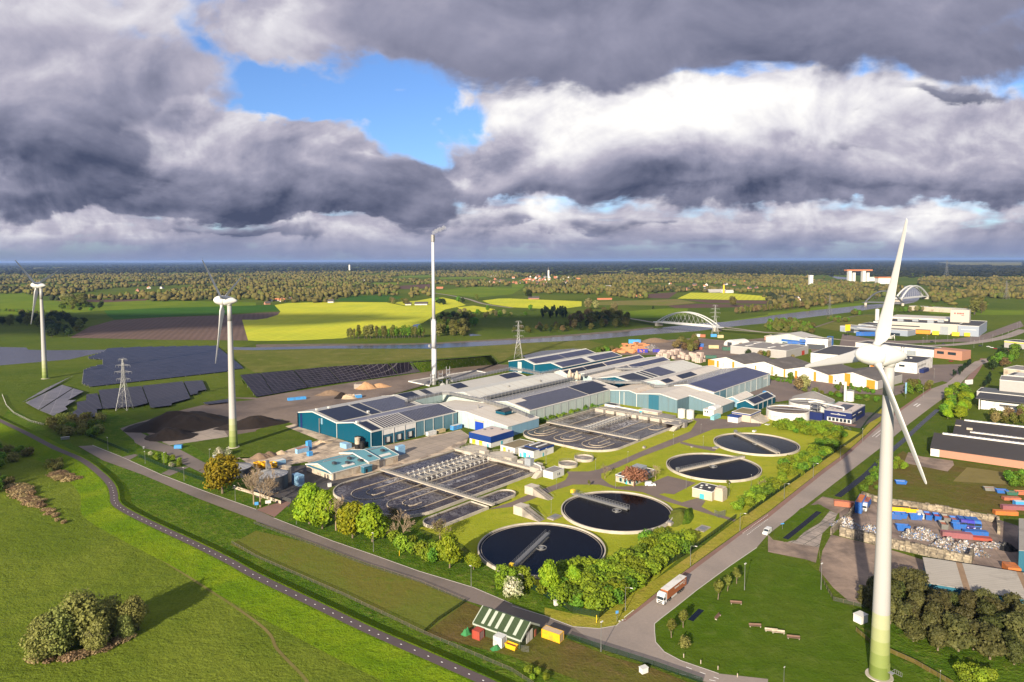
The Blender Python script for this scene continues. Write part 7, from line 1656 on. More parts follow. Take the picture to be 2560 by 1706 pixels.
clump("A 590 630 720 625 780 610 760 560 600 560",12,[MM,MO,MP],12,19,'tall tree of the clump in the left pasture','trees in the left pasture',32);clump("A 460 635 560 640 800 660 950 640 940 600 800 610",16,[MM,MD,MG],12,10,'low tree of the hedge in the left pasture','hedge trees in the left pasture',33);row("A 0 655 190 665 300 680 550 672",16,BSH,7,7,'low round bush in the row on the far left','bushes in the far left row',34,5)
clump("R 400 400 700 380 1020 470 1030 560 800 540 560 530 300 490",9,BSH,7,8,'olive green bush of the scrub beside the railway','bushes of the railway scrub',35);clump("R 1200 340 1400 330 1560 380 1400 400",10,BSH,7,6,'green bush by the sand track','bushes by the sand track',36);clump("R 1600 260 1700 250 1700 290 1610 290",10,BSH,7,8,'round green bush on the canal bank','bushes on the canal bank',37)
clump("O 620 190 720 80 960 90 950 250 750 240",8,[MO,MM,MBR],12,10,'olive tree between the salvage yard and the crate store','trees in the salvage yard',38);clump("N 1480 230 1850 180 1860 230 1500 260",9,BSH,7,6,'dark bush behind the far teal hall','bushes behind the far teal hall',39)
for k,x,yb,yt,pr_,lab in(('R',680,1255,1115,MG,'round bright green tree before the zigzag hall'),('R',800,1400,1190,MBR,'broad tan budding tree before the zigzag hall'),('R',890,1390,1160,MP,'tan budding tree right of its neighbour before the zigzag hall'),('R',60,890,780,MD,'dark tree at the left corner of the grey warehouse'),('R',230,930,800,MBR,'bare looking tree before the grey warehouse'),('R',290,920,800,MG,'green tree before the grey warehouse'),('R',350,910,800,MBR,'brown tree before the grey warehouse'),('R',450,890,830,MM,'small tree before the grey warehouse'),('R',715,960,860,MBR,'brown tree at the corner of the grey warehouse'),('R',470,1210,1150,MM,'slim tree at the white zigzag wall, left'),('R',1420,1325,1265,MM,'slim tree at the white zigzag wall, middle'),('R',1570,1340,1275,MG,'slim tree at the orange stripe'),('R',1770,1335,1275,MM,'slim tree at the white zigzag wall, right')):
 b,hh=hpx(k,x,yb,yt);place(pr_,12,b,hh,lab,'trees around the zigzag hall')
clump("R 380 1215 700 1270 700 1295 380 1240",3.5,SH[2:3],4,2.6,'clipped hedge shrub along the zigzag hall','hedge along the zigzag hall',40);clump("R 1350 1345 1900 1400 1900 1440 1350 1390",4.5,SH[2:3],4,3.4,'dark green shrub before the right half of the zigzag hall','shrubs before the zigzag hall',41);clump("R 860 1390 1350 1440 1990 1540 1990 1575 1400 1500 860 1425",4.2,SH[2:3]+SHO[1:2],4,3.4,'dark hedge shrub behind the gas holder','hedge behind the gas holder',42)
clump("Q 1180 1400 1330 1290 1480 1290 1560 1420 1560 1700 1160 1700",6.5,LIME[:2]+[MG],12,8,'lime green tree along the right side of the road','trees along the right roadside',43);clump("Q 1830 930 1950 880 2250 720 2260 830 2050 950 1900 1010",11,[MD,MG,MBR],12,13,'large dark tree right of the far road','large trees right of the far road',44);clump("Q 530 1300 700 1200 1000 1190 1000 1260 700 1330",7,BSH,7,6,'green bush beside the road behind the near turbine','bushes behind the near turbine',45)
row("Q 1310 1080 1400 1040 1480 970 1580 890",14,SPR,14,7,'slim conifer of the row beside the trade hall lot','conifers by the trade hall lot',46,1.5);clump("Q 1750 1250 1850 1180 1880 1080 1840 1080",4,SPR,14,6,'dark conifer of the hedge right of the road','conifers right of the road',47);clump("H 2070 180 2353 150 2353 230 2080 230",6,[MBR,MM],12,7,'reddish green tree behind the brick shed','trees behind the brick shed',48)
row("Q 450 140 1000 100 1500 120",14,[MG,MM,MP],12,12,'green tree behind the beige works','trees behind the beige works',49,8);clump("Q 1620 160 1790 160 1780 60 1630 60",11,POP,16,26,'tall pale poplar right of the sign tower','poplars right of the sign tower',50)
# ------------------------------------------------------------------ woods: masses nobody could count
def woodmat(name,cols,rough=.9):
 s=NT(name);a=s.n('ShaderNodeAttribute',attribute_name='tone');r=s.n('ShaderNodeValToRGB');s.l(a.outputs['Fac'],r.inputs[0]);e=r.color_ramp;e.elements[0].color=cols[0]+(1,);e.elements[1].color=cols[-1]+(1,)
 for i,c in enumerate(cols[1:-1]):q=e.elements.new((i+1)/(len(cols)-1));q.color=c+(1,)
 n=s.noise(s.pos(),.25,3,.6);c=s.vary(r.outputs[0],n,.45);return s.done(c,rough,0,.1)
woodmat('wood_mixed',((.016,.022,.010),(.030,.036,.014),(.085,.075,.024),(.120,.098,.030),(.070,.090,.018),(.155,.125,.040)));woodmat('wood_dark',((.005,.009,.007),(.010,.014,.009),(.022,.024,.012),(.008,.012,.008)))
def woods(name,label,regions,proto_n,mat,seed,hm,wm,ystep,xstep,lsize,gap=-9.0,kind='stuff'):
 """tree crowns standing close together over far ground; regions in photograph pixels"""
 r=np.random.default_rng(seed);pts=[];CV=[[Vector((a,b,0))for a,b in pl]for _,_,pl in CLR]
 for poly,dens in regions:
  X=[p[0]for p in poly];Y=[p[1]for p in poly];pv=[Vector((a,b,0))for a,b in poly];y=min(Y)
  while y<max(Y):
   k=max(.10,(y-649)/60);x=min(X)+r.random()*5
   while x<max(X):
    if r.random()<dens and inside((x,y),pv)and not any(inside((x,y),c)for c in CV):pts.append((x+r.normal()*1.5,y+r.normal()*ystep*k*.5))
    x+=xstep*k*(.7+.6*r.random())
   y+=ystep*k
 L_=[G(px,max(py,652.4))for px,py in pts];L_=[p for p in L_ if mnoise.noise(Vector((p.x/330,p.y/700,seed+3.3)))>gap-.00002*p.length];n=len(L_);B=[]
 for v in range(6):
  rr=np.random.default_rng(seed*10+v)
  if lsize:bl=lumps(rr,1,.85,.06,8);V,F=leaves(rr,bl,proto_n,lsize,.9,.85)
  else:
   bm_=bmesh.new();bmesh.ops.create_icosphere(bm_,subdivisions=2 if proto_n>50 else 1,radius=.5)
   for q in bm_.verts:f=1+.38*mnoise.noise(q.co*3.2+Vector((v*7,0,0)))+.25*mnoise.noise(q.co*7.5+Vector((v*7,3,0)));q.co=Vector((q.co.x*f,q.co.y*f,q.co.z*f*.95+.42))
   V=np.array([q.co[:]for q in bm_.verts]);F=np.array([[q.index for q in f.verts]for f in bm_.faces]);bm_.free()
  B.append((V,F))
 VV,FF,TT=[],[],[];off=0;ang_=r.random(n)*6.283;hs=hm*(.55+.9*r.random(n)**1.3);pick=r.integers(0,6,n);base_t=r.random(n)
 for i,p in enumerate(L_):
  V,F=B[pick[i]];c,s=cos(ang_[i]),sin(ang_[i]);d=p.length;w=wm(d)*(.65+.8*r.random()**2);h=hs[i]
  t=.5+.5*mnoise.noise(Vector((p.x/420,p.y/420,seed)));t=min(1,max(0,.45*base_t[i]+.85*t-.15))
  VV.append(np.stack([(V[:,0]*c-V[:,1]*s)*w+p.x,(V[:,0]*s+V[:,1]*c)*w+p.y,V[:,2]*h],1));FF.append(F+off);TT.append(np.full(len(V),t));off+=len(V)
 o=np_mesh(name,np.vstack(VV),np.vstack(FF),mat,attr=np.concatenate(TT));o['kind']=kind;o['label']=label;return o
def z2(k,*pts):o=VW[k];return[(o[0]+pts[i]*o[2],o[1]+pts[i+1]*o[2])for i in range(0,len(pts),2)]
MIXR=[(z2('A',-60,325,2353,310,2353,540,1400,575,1340,545,800,545,500,555,220,490,-60,495),1.0),(z2('B',0,300,2353,285,2353,360,1700,410,1250,400,1060,395,900,430,0,435),1.0),(z2('B',-40,445,300,440,900,440,1300,420,1310,510,1000,510,700,555,600,580,300,580,0,575),1.0),(z2('B',1420,470,1610,460,1610,520,1420,525),.8),(z2('B',1640,400,2353,370,2353,425,1900,440),.5),(z2('C',0,300,560,345,1100,310,2353,330,2353,490,1640,475,1500,480,1230,490,900,470,560,440,0,400),1.0),(z2('C',120,440,640,440,1240,490,1240,535,900,540,350,525,200,545),.9),(z2('C',0,480,300,480,300,525,0,525),.7),(z2('D',-40,330,560,360,1050,400,1250,430,1240,480,1080,520,900,560,700,590,400,610,0,560),1.0),(z2('D',1390,350,2353,350,2400,640,1900,630,1480,560,1500,470,1380,430),1.0),(z2('D',-40,500,700,560,620,610,0,625),.6)]
CLR=[('pasture','green_pasture',z2('B',1090,395,1360,395,1280,415,1060,418)),('pasture','green_pasture',z2('B',330,444,880,436,700,455,420,458)),('tan_field','tan_field',z2('A',760,372,1100,366,1120,378,700,384)),('pasture','green_pasture',z2('A',120,418,420,410,460,424,60,430)),('tan_field','tan_field',z2('C',780,290,1060,282,1100,300,820,306)),('pasture','green_pasture',z2('B',1330,330,1600,326,1640,342,1300,346)),('pasture','green_pasture',z2('B',1700,345,2100,338,2140,356,1680,362)),('tan_field','tan_field',z2('D',1500,205,2353,205,2353,245,1700,235)),('pasture','green_pasture',z2('C',1250,265,1500,262,1520,275,1240,280)),('tan_field','tan_field',z2('B',1750,205,2353,200,2353,212,1800,216)),('tan_field','tan_field',z2('A',300,258,620,250,640,260,260,268)),('pasture','green_pasture',z2('C',0,405,120,405,100,440,0,440))]
for nm,mt,pl in CLR:sheet(nm,None,.12,mt,pts=[G(x,y)for x,y in pl])
woods('woodland','brownish green spring woodland beyond the fields',MIXR,60,'wood_mixed',5,14,lambda d:15+max(0,d-2500)*.0022,2.1,7.0,0,gap=-.16)
FARR=[([(-80,657),(2640,652),(2640,694),(1920,690),(1400,690),(1280,680),(640,684),(-80,690)],1.0)]
woods('far_forest','dark pine forest running to the horizon',FARR,10,'wood_dark',6,17,lambda d:20+d*.0045,4.2,15,0)  # dark conifer tone, also standing in for cloud shadow on the far land
hb=MB();hp=[]
for i in range(121):
 x=-42000+700*i;hgt_=22+38*max(0,mnoise.noise(Vector((x/9000,3.3,0))))+16*mnoise.noise(Vector((x/2500,8.1,0)))+(45 if x<-14000 else 0)*min(1,(-14000-x)/8000 if x<-14000 else 0);hp.append((x,hgt_))
for(xa,ha),(xb,hb_)in zip(hp,hp[1:]):
 hb.poly([(xa,33000,0),(xb,33000,0),(xb,35000,hb_),(xa,35000,ha)]);hb.poly([(xa,35000,ha),(xb,35000,hb_),(xb,37500,0),(xa,37500,0)])
hb.build('hills','wood_dark',kind='structure')
# ------------------------------------------------------------------ lamp posts, fences, signs
def lamp_proto(arm):
 t=thing('lamp_post','x','lamp post',(0,0,0));m=MB();m.frus((0,0,0),(0,0,8),.11,.06,8);m.frus((0,0,0),(0,0,1.2),.14,.14,8)
 if arm:m.frus((0,0,7.95),(1.7,0,8.15),.05,.05,6)
 m.build('pole','galvanised',t);m=MB();m.box(((2.0 if arm else .3),0,8.05),(.9,.36,.18));m.build('lamp_head','white_paint',t);return t
LA,LB=lamp_proto(True),lamp_proto(False)
def lamps(route,proto,items,rz=0):
 for i,s in enumerate(items):
  k,x,yb,yt,*lab=s;b,hh=hpx(k,x,yb,yt);place(proto,8.1,b,min(max(hh,4.5),10),lab[0]if lab else '%s lamp post from the near end %s'%(ORD[i],route),'lamp posts '+route,rz=rz)
lamps('along the fence side of the industrial road',LA,[('K',1042,910,692),('K',1640,498,310),('K',2095,178,10),('H',148,912,768),('H',415,718,582),('H',665,545,415),('H',1036,265,165)],-.4)
lamps('along the service road',LB,[('J',1978,692,498),('F',1080,1398,1225),('F',372,1145,1010),('E',2163,928,790),('E',1692,748,622),('E',1335,588,475),('E',993,462,347)],2.6)
lamps('on the plant lawn and paths',LB,[('G',360,1045,918),('G',952,815,695),('G',408,825,730),('G',767,645,545),('G',1065,580,478),('G',1483,410,318),('G',1757,430,335),('G',1737,305,225),('G',475,445,350),('G',313,600,450),('G',1600,820,700),('G',2198,797,690),('G',1995,885,770),('G',2263,250,175),('H',868,388,268)],1.0)
for k,x,yb,yt,lab in(('K',818,1285,1015,'tall lamp post at the road junction'),('L',487,715,478,'lamp post at the corner of the park and the old slabs'),('K',2137,720,480,'lamp post with splayed feet on the park lawn'),('L',145,1600,1430,'lamp post at the lower edge of the park'),('L',1580,1600,1465,'lamp post below the grove'),('E',1508,614,485,'lamp post among the yellow green shrubs'),('E',1928,600,455,'lamp post left of the ochre tree'),('Q',810,1160,1020,'lamp post by the trade hall'),('Q',1030,1100,960,'lamp post by the trade hall car park'),('Q',870,1390,1240,'lamp post on the road verge behind the near turbine')):b,hh=hpx(k,x,yb,yt);place(LB,8.1,b,min(hh,11),lab,'single lamp posts',rz=.8)
for i,(x,yb,yt)in enumerate([(865,600,480),(925,560,440),(1050,590,510),(1230,545,460),(1313,620,470),(1570,575,480),(1615,650,540),(1697,575,480),(1745,610,520),(1890,560,470),(2028,540,455),(2117,510,430),(2187,470,370),(2250,370,290),(2290,360,280)]):b,hh=hpx('Q',x,yb,yt);place(LB,8.1,b,9,'lamp post by the roundabout road, %s from the left'%ORD[i],'lamp posts by the roundabout',rz=0)
mesh_wire('fence_green',(.012,.035,.018),.42);plain('post_green',(.012,.04,.02),.6,obj=False);mesh_wire('fence_wire',(.10,.10,.09),.22)
def fence(label,s,h=2.0,gap=2.8,mat='fence_green',post='post_green',name='mesh_fence'):
 p=PTS(s);t=thing(name,label,'fence',p[0]);m=MB();q=MB()
 for a,b in zip(p,p[1:]):
  d=b-a;n=max(1,int(d.length/gap));nn=Vector((-d.y,d.x,0)).normalized()*.03;q.obox(a+nn+Vector((0,0,.05)),d,nn*.3,Vector((0,0,h-.1)))
  for k in range(n+1):c=a+d*k/n;m.frus(c,c+Vector((0,0,h)),.045,.045,5)
  m.frus(a+Vector((0,0,h)),b+Vector((0,0,h)),.03,.03,4)
 q.build('mesh',mat,t);m.build('post',post,t)
fence('dark green mesh fence between the hedge mass and the road verge',"J 2353 620 K 270 760 560 930 805 975 1050 770 1400 520 1680 340 2060 60");fence('dark green mesh fence along the far half of the road verge',"G 2165 1055 2353 915 H 0 915 540 540 870 310");fence('green mesh fence round the navy office lawn',"P 2190 690 2290 545 2600 260");fence('thin green fence across the paddock end',"J 1545 1120 1680 1000 1930 832",1.3)
fence('long wire fence along the paddock and barn yard ditch',"E 2130 1320 J 0 420 800 770 1545 1125 2353 1470 K 200 1600",1.1,3,'fence_wire','bark');fence('wire fence between the service road and the paddock',"J -20 110 500 300 1000 490 1500 650 1930 830",1.0,3,'fence_wire','bark');fence('dark fence between the barn yard and the junction',"K 510 1165 850 1275 1300 1420 1750 1580",1.6,3);fence('green fence beside the side gate, left part',"E 780 322 1180 490",1.8);fence('green fence beside the side gate, right part',"E 1275 525 1540 640 1600 650 1870 750",1.8);fence('pale steel fence curving along the left slope path',"E 20 -40 60 60 130 130 280 205 400 235 500 205",1.4,2.2,'fence_wire','white_wall','slope_fence');fence('low wooden fence below the bare trees',"E 2140 815 2353 880 F 60 900 230 960",1.6,2.0,'cream_wall','bark','board_fence');fence('grey sliding gate at the plant entrance',"F 245 925 320 950",2.0,.5,'fence_wire','galvanised','steel_gate');fence('tall grey double gate at the road end of the plant path',"G 1860 1065 1900 1085 1960 1065",2.6,.4,'fence_wire','galvanised','steel_gate');fence('mossy fence between the park and the old slabs',"L 470 380 500 640 600 820 880 880",1.4,2.6,'fence_wire','bark');fence('low brown hedge fence beyond the foot of the near turbine',"L 810 1100 950 1220 1350 1400 1700 1600",1.3,2,'trodden','bark','hedge_fence');fence('fence of the grey office paving',"P 1330 530 1650 590 1990 660 2040 690",1.4,1.6,'fence_wire','grey_metal')
def post(name,label,cat,k,x,y,hh,mat,head=None,r=.07):
 c=P(k,x,y);t=thing(name,label,cat,c);m=MB();m.frus(c,c+Vector((0,0,hh)),r,r,7);m.build('post','galvanised' if head else mat,t)
 if head:w,h2=head;m=MB();m.box(c+Vector((0,0,hh-.05)),(w,.08,h2),.3);m.build('panel',mat,t)
post('road_sign','round blue road sign at the end of the red bike lane','sign','K',965,1010,2.6,'cont_azure',(.9,.9));post('info_board','blue information board before the bare trees','sign','S',480,1245,1.6,'cont_azure',(1.6,1.4));post('info_board','white information board by the plant entrance','sign','S',650,1220,1.6,'white_paint',(2.4,1.4));post('marker_post','yellow marker post at the fence corner','post','K',777,1020,2.4,'yellow',r=.12);post('marker_post','yellowish marker post on the verge below the shrubs','post','F',1318,1435,2.0,'yellow',r=.1);post('street_sign','blue street name sign on the small ditch bank','sign','H',132,1190,2.2,'cont_azure',(1.6,.4));post('advert_sign','white hoarding beside the far road','sign','Q',1540,1235,3,'white_paint',(9,4));post('banner_flag','pale blue upright banner by the road behind the near turbine','flag','Q',612,1395,4,'cont_light_blue',(1.6,9));post('yellow_sign','square yellow sign before the round topped hangar','sign','R',1522,610,9,'yellow',(9,9))
for i,(k,x,y)in enumerate((('K',1578,1340),('K',1735,1398),('K',1893,1452),('K',2072,1522))):post('bollard','%s short bollard on the park edge from the junction'%ORD[i],'bollard',k,x,y,1.1,'cream_wall',r=.13)
for k,x,y,a,b,hh,m_,lab in(('K',1210,1475,2.0,1.4,1.4,'white_wall','white utility box in the barn yard beside the road'),('K',405,858,1.3,.9,1.5,'white_wall','small white cabinet at the hedge foot'),('E',1972,535,1.8,1.4,1.6,'grey_clad','grey cabinet beside the blossoming shrub'),('L',850,1010,3.2,2.6,2.4,'white_wall','small white hut at the grove edge'),('S',1553,925,1.6,1.4,1.6,'white_wall','white kiosk by the curve of the dark basin'),('E',600,365,4.5,.5,1.6,'galvanised','grey barrier panel beside the bike path'),('E',1320,450,.8,.8,1.1,'grey_metal','grey bin beside the haul road'),('T',2430,1,1,1,1,'red','')):
 if not lab:continue
 c=P(k,x,y);t=thing('cabinet',lab,'cabinet',c);m=MB();m.box(c,(a,b,hh),.5);m.build('body',m_,t);m=MB();m.box(c+Vector((0,0,hh+.002)),(a+.2,b+.2,.12),.5);m.build('lid','white_paint',t)
plain('wood',(.15,.09,.065),.8,var=.3,obj=False)
for k,x,y,rz,lab in(('K',2060,850,-.15,'long wooden park bench nearest the lamp with splayed feet'),('K',1892,975,.9,'brown park table set near the young tree'),('K',2235,1060,-.1,'grey park bench in the middle of the lawn'),('L',30,1105,-.2,'left of two pale benches standing end to end'),('L',95,1120,-.2,'right of two pale benches standing end to end'),('L',235,1170,-.2,'dark long bench nearest the near turbine')):
 c=P(k,x,y);t=thing('park_bench',lab,'bench',c,0,'park benches');L_=3.6;ex=Vector((cos(rz),sin(rz),0));ey=Vector((-sin(rz),cos(rz),0));mt='cream_wall' if 'pale' in lab else 'wood';m=MB();m.box(c+Vector((0,0,.42)),(L_,.6,.08),rz);m.build('seat',mt,t);m=MB();m.box(c+ey*.3+Vector((0,0,.55)),(L_,.07,.5),rz);m.build('backrest',mt,t)
 for q in(-1,1):m=MB();m.box(c+ex*q*L_*.42,(.12,.6,.42),rz);m.build('leg','concrete',t)
# ------------------------------------------------------------------ vehicles
plain('car_white',(.55,.55,.54),.25,var=.03,obj=False);plain('car_dark',(.02,.022,.03),.25,obj=False);plain('car_red',(.25,.02,.02),.25,obj=False);plain('tyre',(.015,.015,.015),.8,obj=False);plain('curtain',(.27,.085,.030),.55,var=.08,obj=False)
def car(c,rz,mat,label,van=False,group='cars'):
 t=thing('van' if van else 'car',label,'van' if van else 'car',c,0,group);c=Vector(c);ex=Vector((cos(rz),sin(rz),0));ey=Vector((-sin(rz),cos(rz),0));L_,w=(5.2,2.0)if van else(4.3,1.8);f=lambda x,y,z:c+ex*x+ey*y+Vector((0,0,z))
 sec=[(-L_/2,.35,.9),(-L_/2+.1,.3,1.0 if not van else 2.1),(L_*.12,.3,.98 if not van else 2.15),(L_*.30,.3,.92 if not van else 1.35),(L_/2-.05,.3,.75 if not van else 1.1),(L_/2,.4,.6)];m=MB()
 for(x0,a0,b0),(x1,a1,b1)in zip(sec,sec[1:]):
  for q in(-1,1):m.poly([f(x0,q*w/2,a0),f(x1,q*w/2,a1),f(x1,q*w/2*.96,b1),f(x0,q*w/2*.96,b0)][::q])
  m.poly([f(x0,-w/2*.96,b0),f(x1,-w/2*.96,b1),f(x1,w/2*.96,b1),f(x0,w/2*.96,b0)]);m.poly([f(x0,-w/2,a0),f(x0,w/2,a0),f(x1,w/2,a1),f(x1,-w/2,a1)])
 for k in(0,-1):x,a,b=sec[k];m.poly([f(x,-w/2,a),f(x,w/2,a),f(x,w/2*.96,b),f(x,-w/2*.96,b)])
 m.build('body',mat,t);m=MB();z0,z1=(.97,1.45)if not van else(1.25,1.95);xs=(-L_*.42,-L_*.30,L_*.06,L_*.24)if not van else(-.1,.0,L_*.16,L_*.31);W0,W1=w*.47,w*.40
 B0=[f(xs[0],-W0,z0),f(xs[3],-W0,z0),f(xs[3],W0,z0),f(xs[0],W0,z0)];T0=[f(xs[1],-W1,z1),f(xs[2],-W1,z1),f(xs[2],W1,z1),f(xs[1],W1,z1)]
 if not van:
  for k in range(4):m.poly([B0[k],B0[(k+1)%4],T0[(k+1)%4],T0[k]])
  m.build('window','glass',t);m=MB();m.poly([p+Vector((0,0,.02))for p in T0]);m.build('roof',mat,t)
 else:m.poly([f(L_*.135,-.85,2.08),f(L_*.135,.85,2.08),f(L_*.30,.9,1.42),f(L_*.30,-.9,1.42)][::-1]);[m.poly([f(.2,q*.99,1.3),f(1.3,q*.99,1.3),f(.9,q*.97,1.9),f(.2,q*.97,1.9)])for q in(-1,1)];m.build('window','glass',t)
 for sx in(-.32,.32):
  for q in(-1,1):m=MB();p=f(L_*sx,q*(w/2-.12),.33);m.frus(p-ey*.13,p+ey*.13,.33,.33,12);m.build('wheel','tyre',t)
RD=pi/2-radians(40.6)
car(P('G',1270,790),-.05,'car_white','white van parked beside the cream office house',True);car(P('K',2345,200),RD+pi,'car_white','small white van driving on the road behind the truck',True);car(P('P',865,175),.9,'cont_azure','bright blue van parked behind the solar roofed shed',True);car(P('P',772,140),1.6,'cont_azure','blue van seen over the solar roofed shed ridge',True)
for i,(x,y,mt,lab)in enumerate(((1752,852,'car_dark','dark car driving on the far road past the conifers'),(1170,598,'car_dark','dark car at the roundabout island'),(1710,625,'car_dark','black car leftmost in the far car park'),(1830,635,'car_white','white car in the far car park'),(1880,650,'car_white','second white car in the far car park'),(1930,665,'car_red','dark red car in the far car park'),(1990,660,'cont_green','green car rightmost in the far car park'),(2090,550,'car_white','white car by the roundabout road bend'),(1000,565,'car_dark','dark car on the roundabout road'),(1280,850,'car_red','red car in the garage hall forecourt'))):car(P('Q',x,y),.2,mt,lab)
def truck(c,rz,cabm,loadm,label,L_=13.2,hh=2.75,roofm='white_wall',big=True):
 t=thing('truck',label,'truck',c);c=Vector(c);ex=Vector((cos(rz),sin(rz),0));ey=Vector((-sin(rz),cos(rz),0));f=lambda x,y,z:c+ex*x+ey*y+Vector((0,0,z));bx=lambda m,x0,x1,y0,y1,z0,z1:m.obox(f(x0,y0,z0),ex*(x1-x0),ey*(y1-y0),Vector((0,0,z1-z0)));n=L_/2+1.6
 m=MB();bx(m,n-L_-2.6,n-2.6,-1.26,1.26,1.25,1.25+hh);tr=m.build('load_box',loadm,t);m=MB();bx(m,n-L_-2.62,n-2.58,-1.28,1.28,1.255+hh,1.32+hh);m.build('roof',roofm,tr);m=MB();bx(m,n-L_-2.5,n-.6,-.45,.45,.75,1.2);m.build('chassis','dark_metal',t)
 m=MB();pr_=[(-2.2,.5),(-2.2,3.3),(-1.7,3.75),(-.7,3.55),(-.12,2.75),(0,1.4),(0,.5)]
 for q in(-1,1):m.poly([f(n+x,q*1.25,z)for x,z in(pr_ if q>0 else pr_[::-1])])
 for(x0,z0),(x1,z1)in zip(pr_,pr_[1:]+pr_[:1]):m.poly([f(n+x0,-1.25,z0),f(n+x1,-1.25,z1),f(n+x1,1.25,z1),f(n+x0,1.25,z0)])
 cb=m.build('cab',cabm,t);m=MB();m.poly([f(n-.10,-1.1,2.72),f(n+.015,-1.15,1.75),f(n+.015,1.15,1.75),f(n-.10,1.1,2.72)]);m.build('windscreen','glass',cb);m=MB();bx(m,n+.002,n+.05,-.9,.9,1.15,1.45);bx(m,n+.002,n+.05,-.7,.7,.6,.95);m.build('grille','black',cb);m=MB()
 for q in(-1,1):m.poly([f(n-1.3,q*1.265,1.7),f(n-.35,q*1.265,1.7),f(n-.5,q*1.265,2.5),f(n-1.3,q*1.265,2.5)])
 m.build('side_window','glass',cb)
 for q in(-1,1):m=MB();bx(m,n-.25,n-.05,q*1.35-.12,q*1.35+.12,1.9,2.6);m.build('mirror','black',cb);m=MB();bx(m,n+.002,n+.06,q*1.0-.18,q*1.0+.18,.75,.98);m.build('headlight','white_paint',cb)
 for x in((n-1.2,n-4.4,n-L_-.2,n-L_+1.1,n-L_+2.4)if big else(n-1.2,n-L_)):
  for q in(-1,1):m=MB();p=f(x,q*1.08,.52);m.frus(p-ey*.17,p+ey*.17,.52,.52,16);w_=m.build('wheel','tyre',t);m=MB();m.frus(p+ey*q*.171,p+ey*q*.19,.27,.27,10);m.build('rim','galvanised',w_)
 if big:
  m=MB();bx(m,n-9.2,n-5.5,-1.2,-1.15,.45,1.05);bx(m,n-9.2,n-5.5,1.15,1.2,.45,1.05);m.build('side_guard','white_paint',t);m=MB();r2=random.Random(2)
  for q in(-1.285,1.275):
   x=n-7.4
   for k in range(15):
    w_=.28
    if k==8:x-=.3;continue
    bx(m,x-w_,x,q,q+.01,2.85,3.3+(.25 if k in(0,9)else r2.choice((0,0,.12))));x-=.40
   for k in range(20):a=2*pi*k/20;xx=n-L_-.9;bx(m,xx+.75*cos(a)-.09,xx+.75*cos(a)+.09,q,q+.01,3.0+.75*sin(a)-.09,3.0+.75*sin(a)+.09)
   bx(m,n-L_-1.3,n-L_-.5,q,q+.01,2.92,3.08)
  m.build('lettering','white_paint',tr)
 return t
truck((P('K',1352,850)+P('K',1588,690))/2,pi+RD,'car_white','curtain','white truck with a brown lettered trailer on the road beside the hedge')
truck(P('T',330,470),pi+.9,'car_white','cont_blue','white lorry parked with a blue container in the scrap yard',7,2.6,'cont_rust',False)
for x,y,lab in((1560,690,'left bright blue lorry in the scrap yard'),(1640,700,'middle bright blue lorry in the scrap yard'),(1725,705,'right darker blue lorry in the scrap yard')):truck(P('T',x,y),-1.9,'cont_royal' if x<1700 else 'cont_blue','cont_royal' if x<1700 else 'cont_blue',lab,4.6,1.8,'cont_blue',False)
# ------------------------------------------------------------------ scrap yard
def bwall(label,s,h,w=1.0,mat='old_blocks'):
 p=PTS(s);t=thing('block_wall',label,'wall',p[0],0,'block walls of the scrap yard');m=MB()
 for a,b in zip(p,p[1:]):m.beam(a,b,w,h)
 m.build('wall',mat,t);m=MB();r=random.Random(label)
 for a,b in zip(p,p[1:]):
  d=b-a;n=int(d.length/1.7)
  for k in range(n):
   if r.random()<.22:c=a+d*((k+.5)/n);m.box(c+Vector((0,0,h+.003)),(1.6,w*.96,.4),atan2(d.y,d.x))
 m.build('top_blocks',mat,t)
s=NT('old_blocks');p=s.pos();n1=s.noise(p,.3,5,.7);vv=s.n('ShaderNodeTexVoronoi',feature='F1',distance='CHEBYCHEV');s.l(s.pos(scale=(.62,.62,1.25)),vv.inputs[0]);vv.inputs['Scale'].default_value=1.0;vv.inputs['Randomness'].default_value=.25
c=s.mix(s.map(n1,.35,.65),(.30,.25,.18),(.13,.11,.085));c=s.vary(c,s.xyz(vv.outputs['Color'])[0],.28);c=s.mix(s.math('MULTIPLY',s.map(vv.outputs['Distance'],.42,.5),.7),c,(.05,.045,.04));s.done(c,.9,0,.1)
bwall('long weathered block wall along the front of the scrap yard',"T -5 810 500 935 1660 1195",3.6,1.4);bwall('pale block wall along the back of the scrap yard',"T 295 330 520 400 900 450 1400 530 2010 650",2.6);bwall('short block wall at the right end of the scrap yard',"T 2015 660 2030 800",2.8);bwall('slanting block wall at the left end of the scrap yard',"H 578 1240 750 1085 870 900",2.6,.6);bwall('stub block wall closing the scrap bays on the right',"T 1690 1100 1660 1195",3.6)
GS='containers in the scrap yard'
def tc(x,y,L_,w,hh,rz,mat,lab,**kw):return cont(P('T',x,y),L_,w,hh,rz,mat,lab,group=GS,**kw)
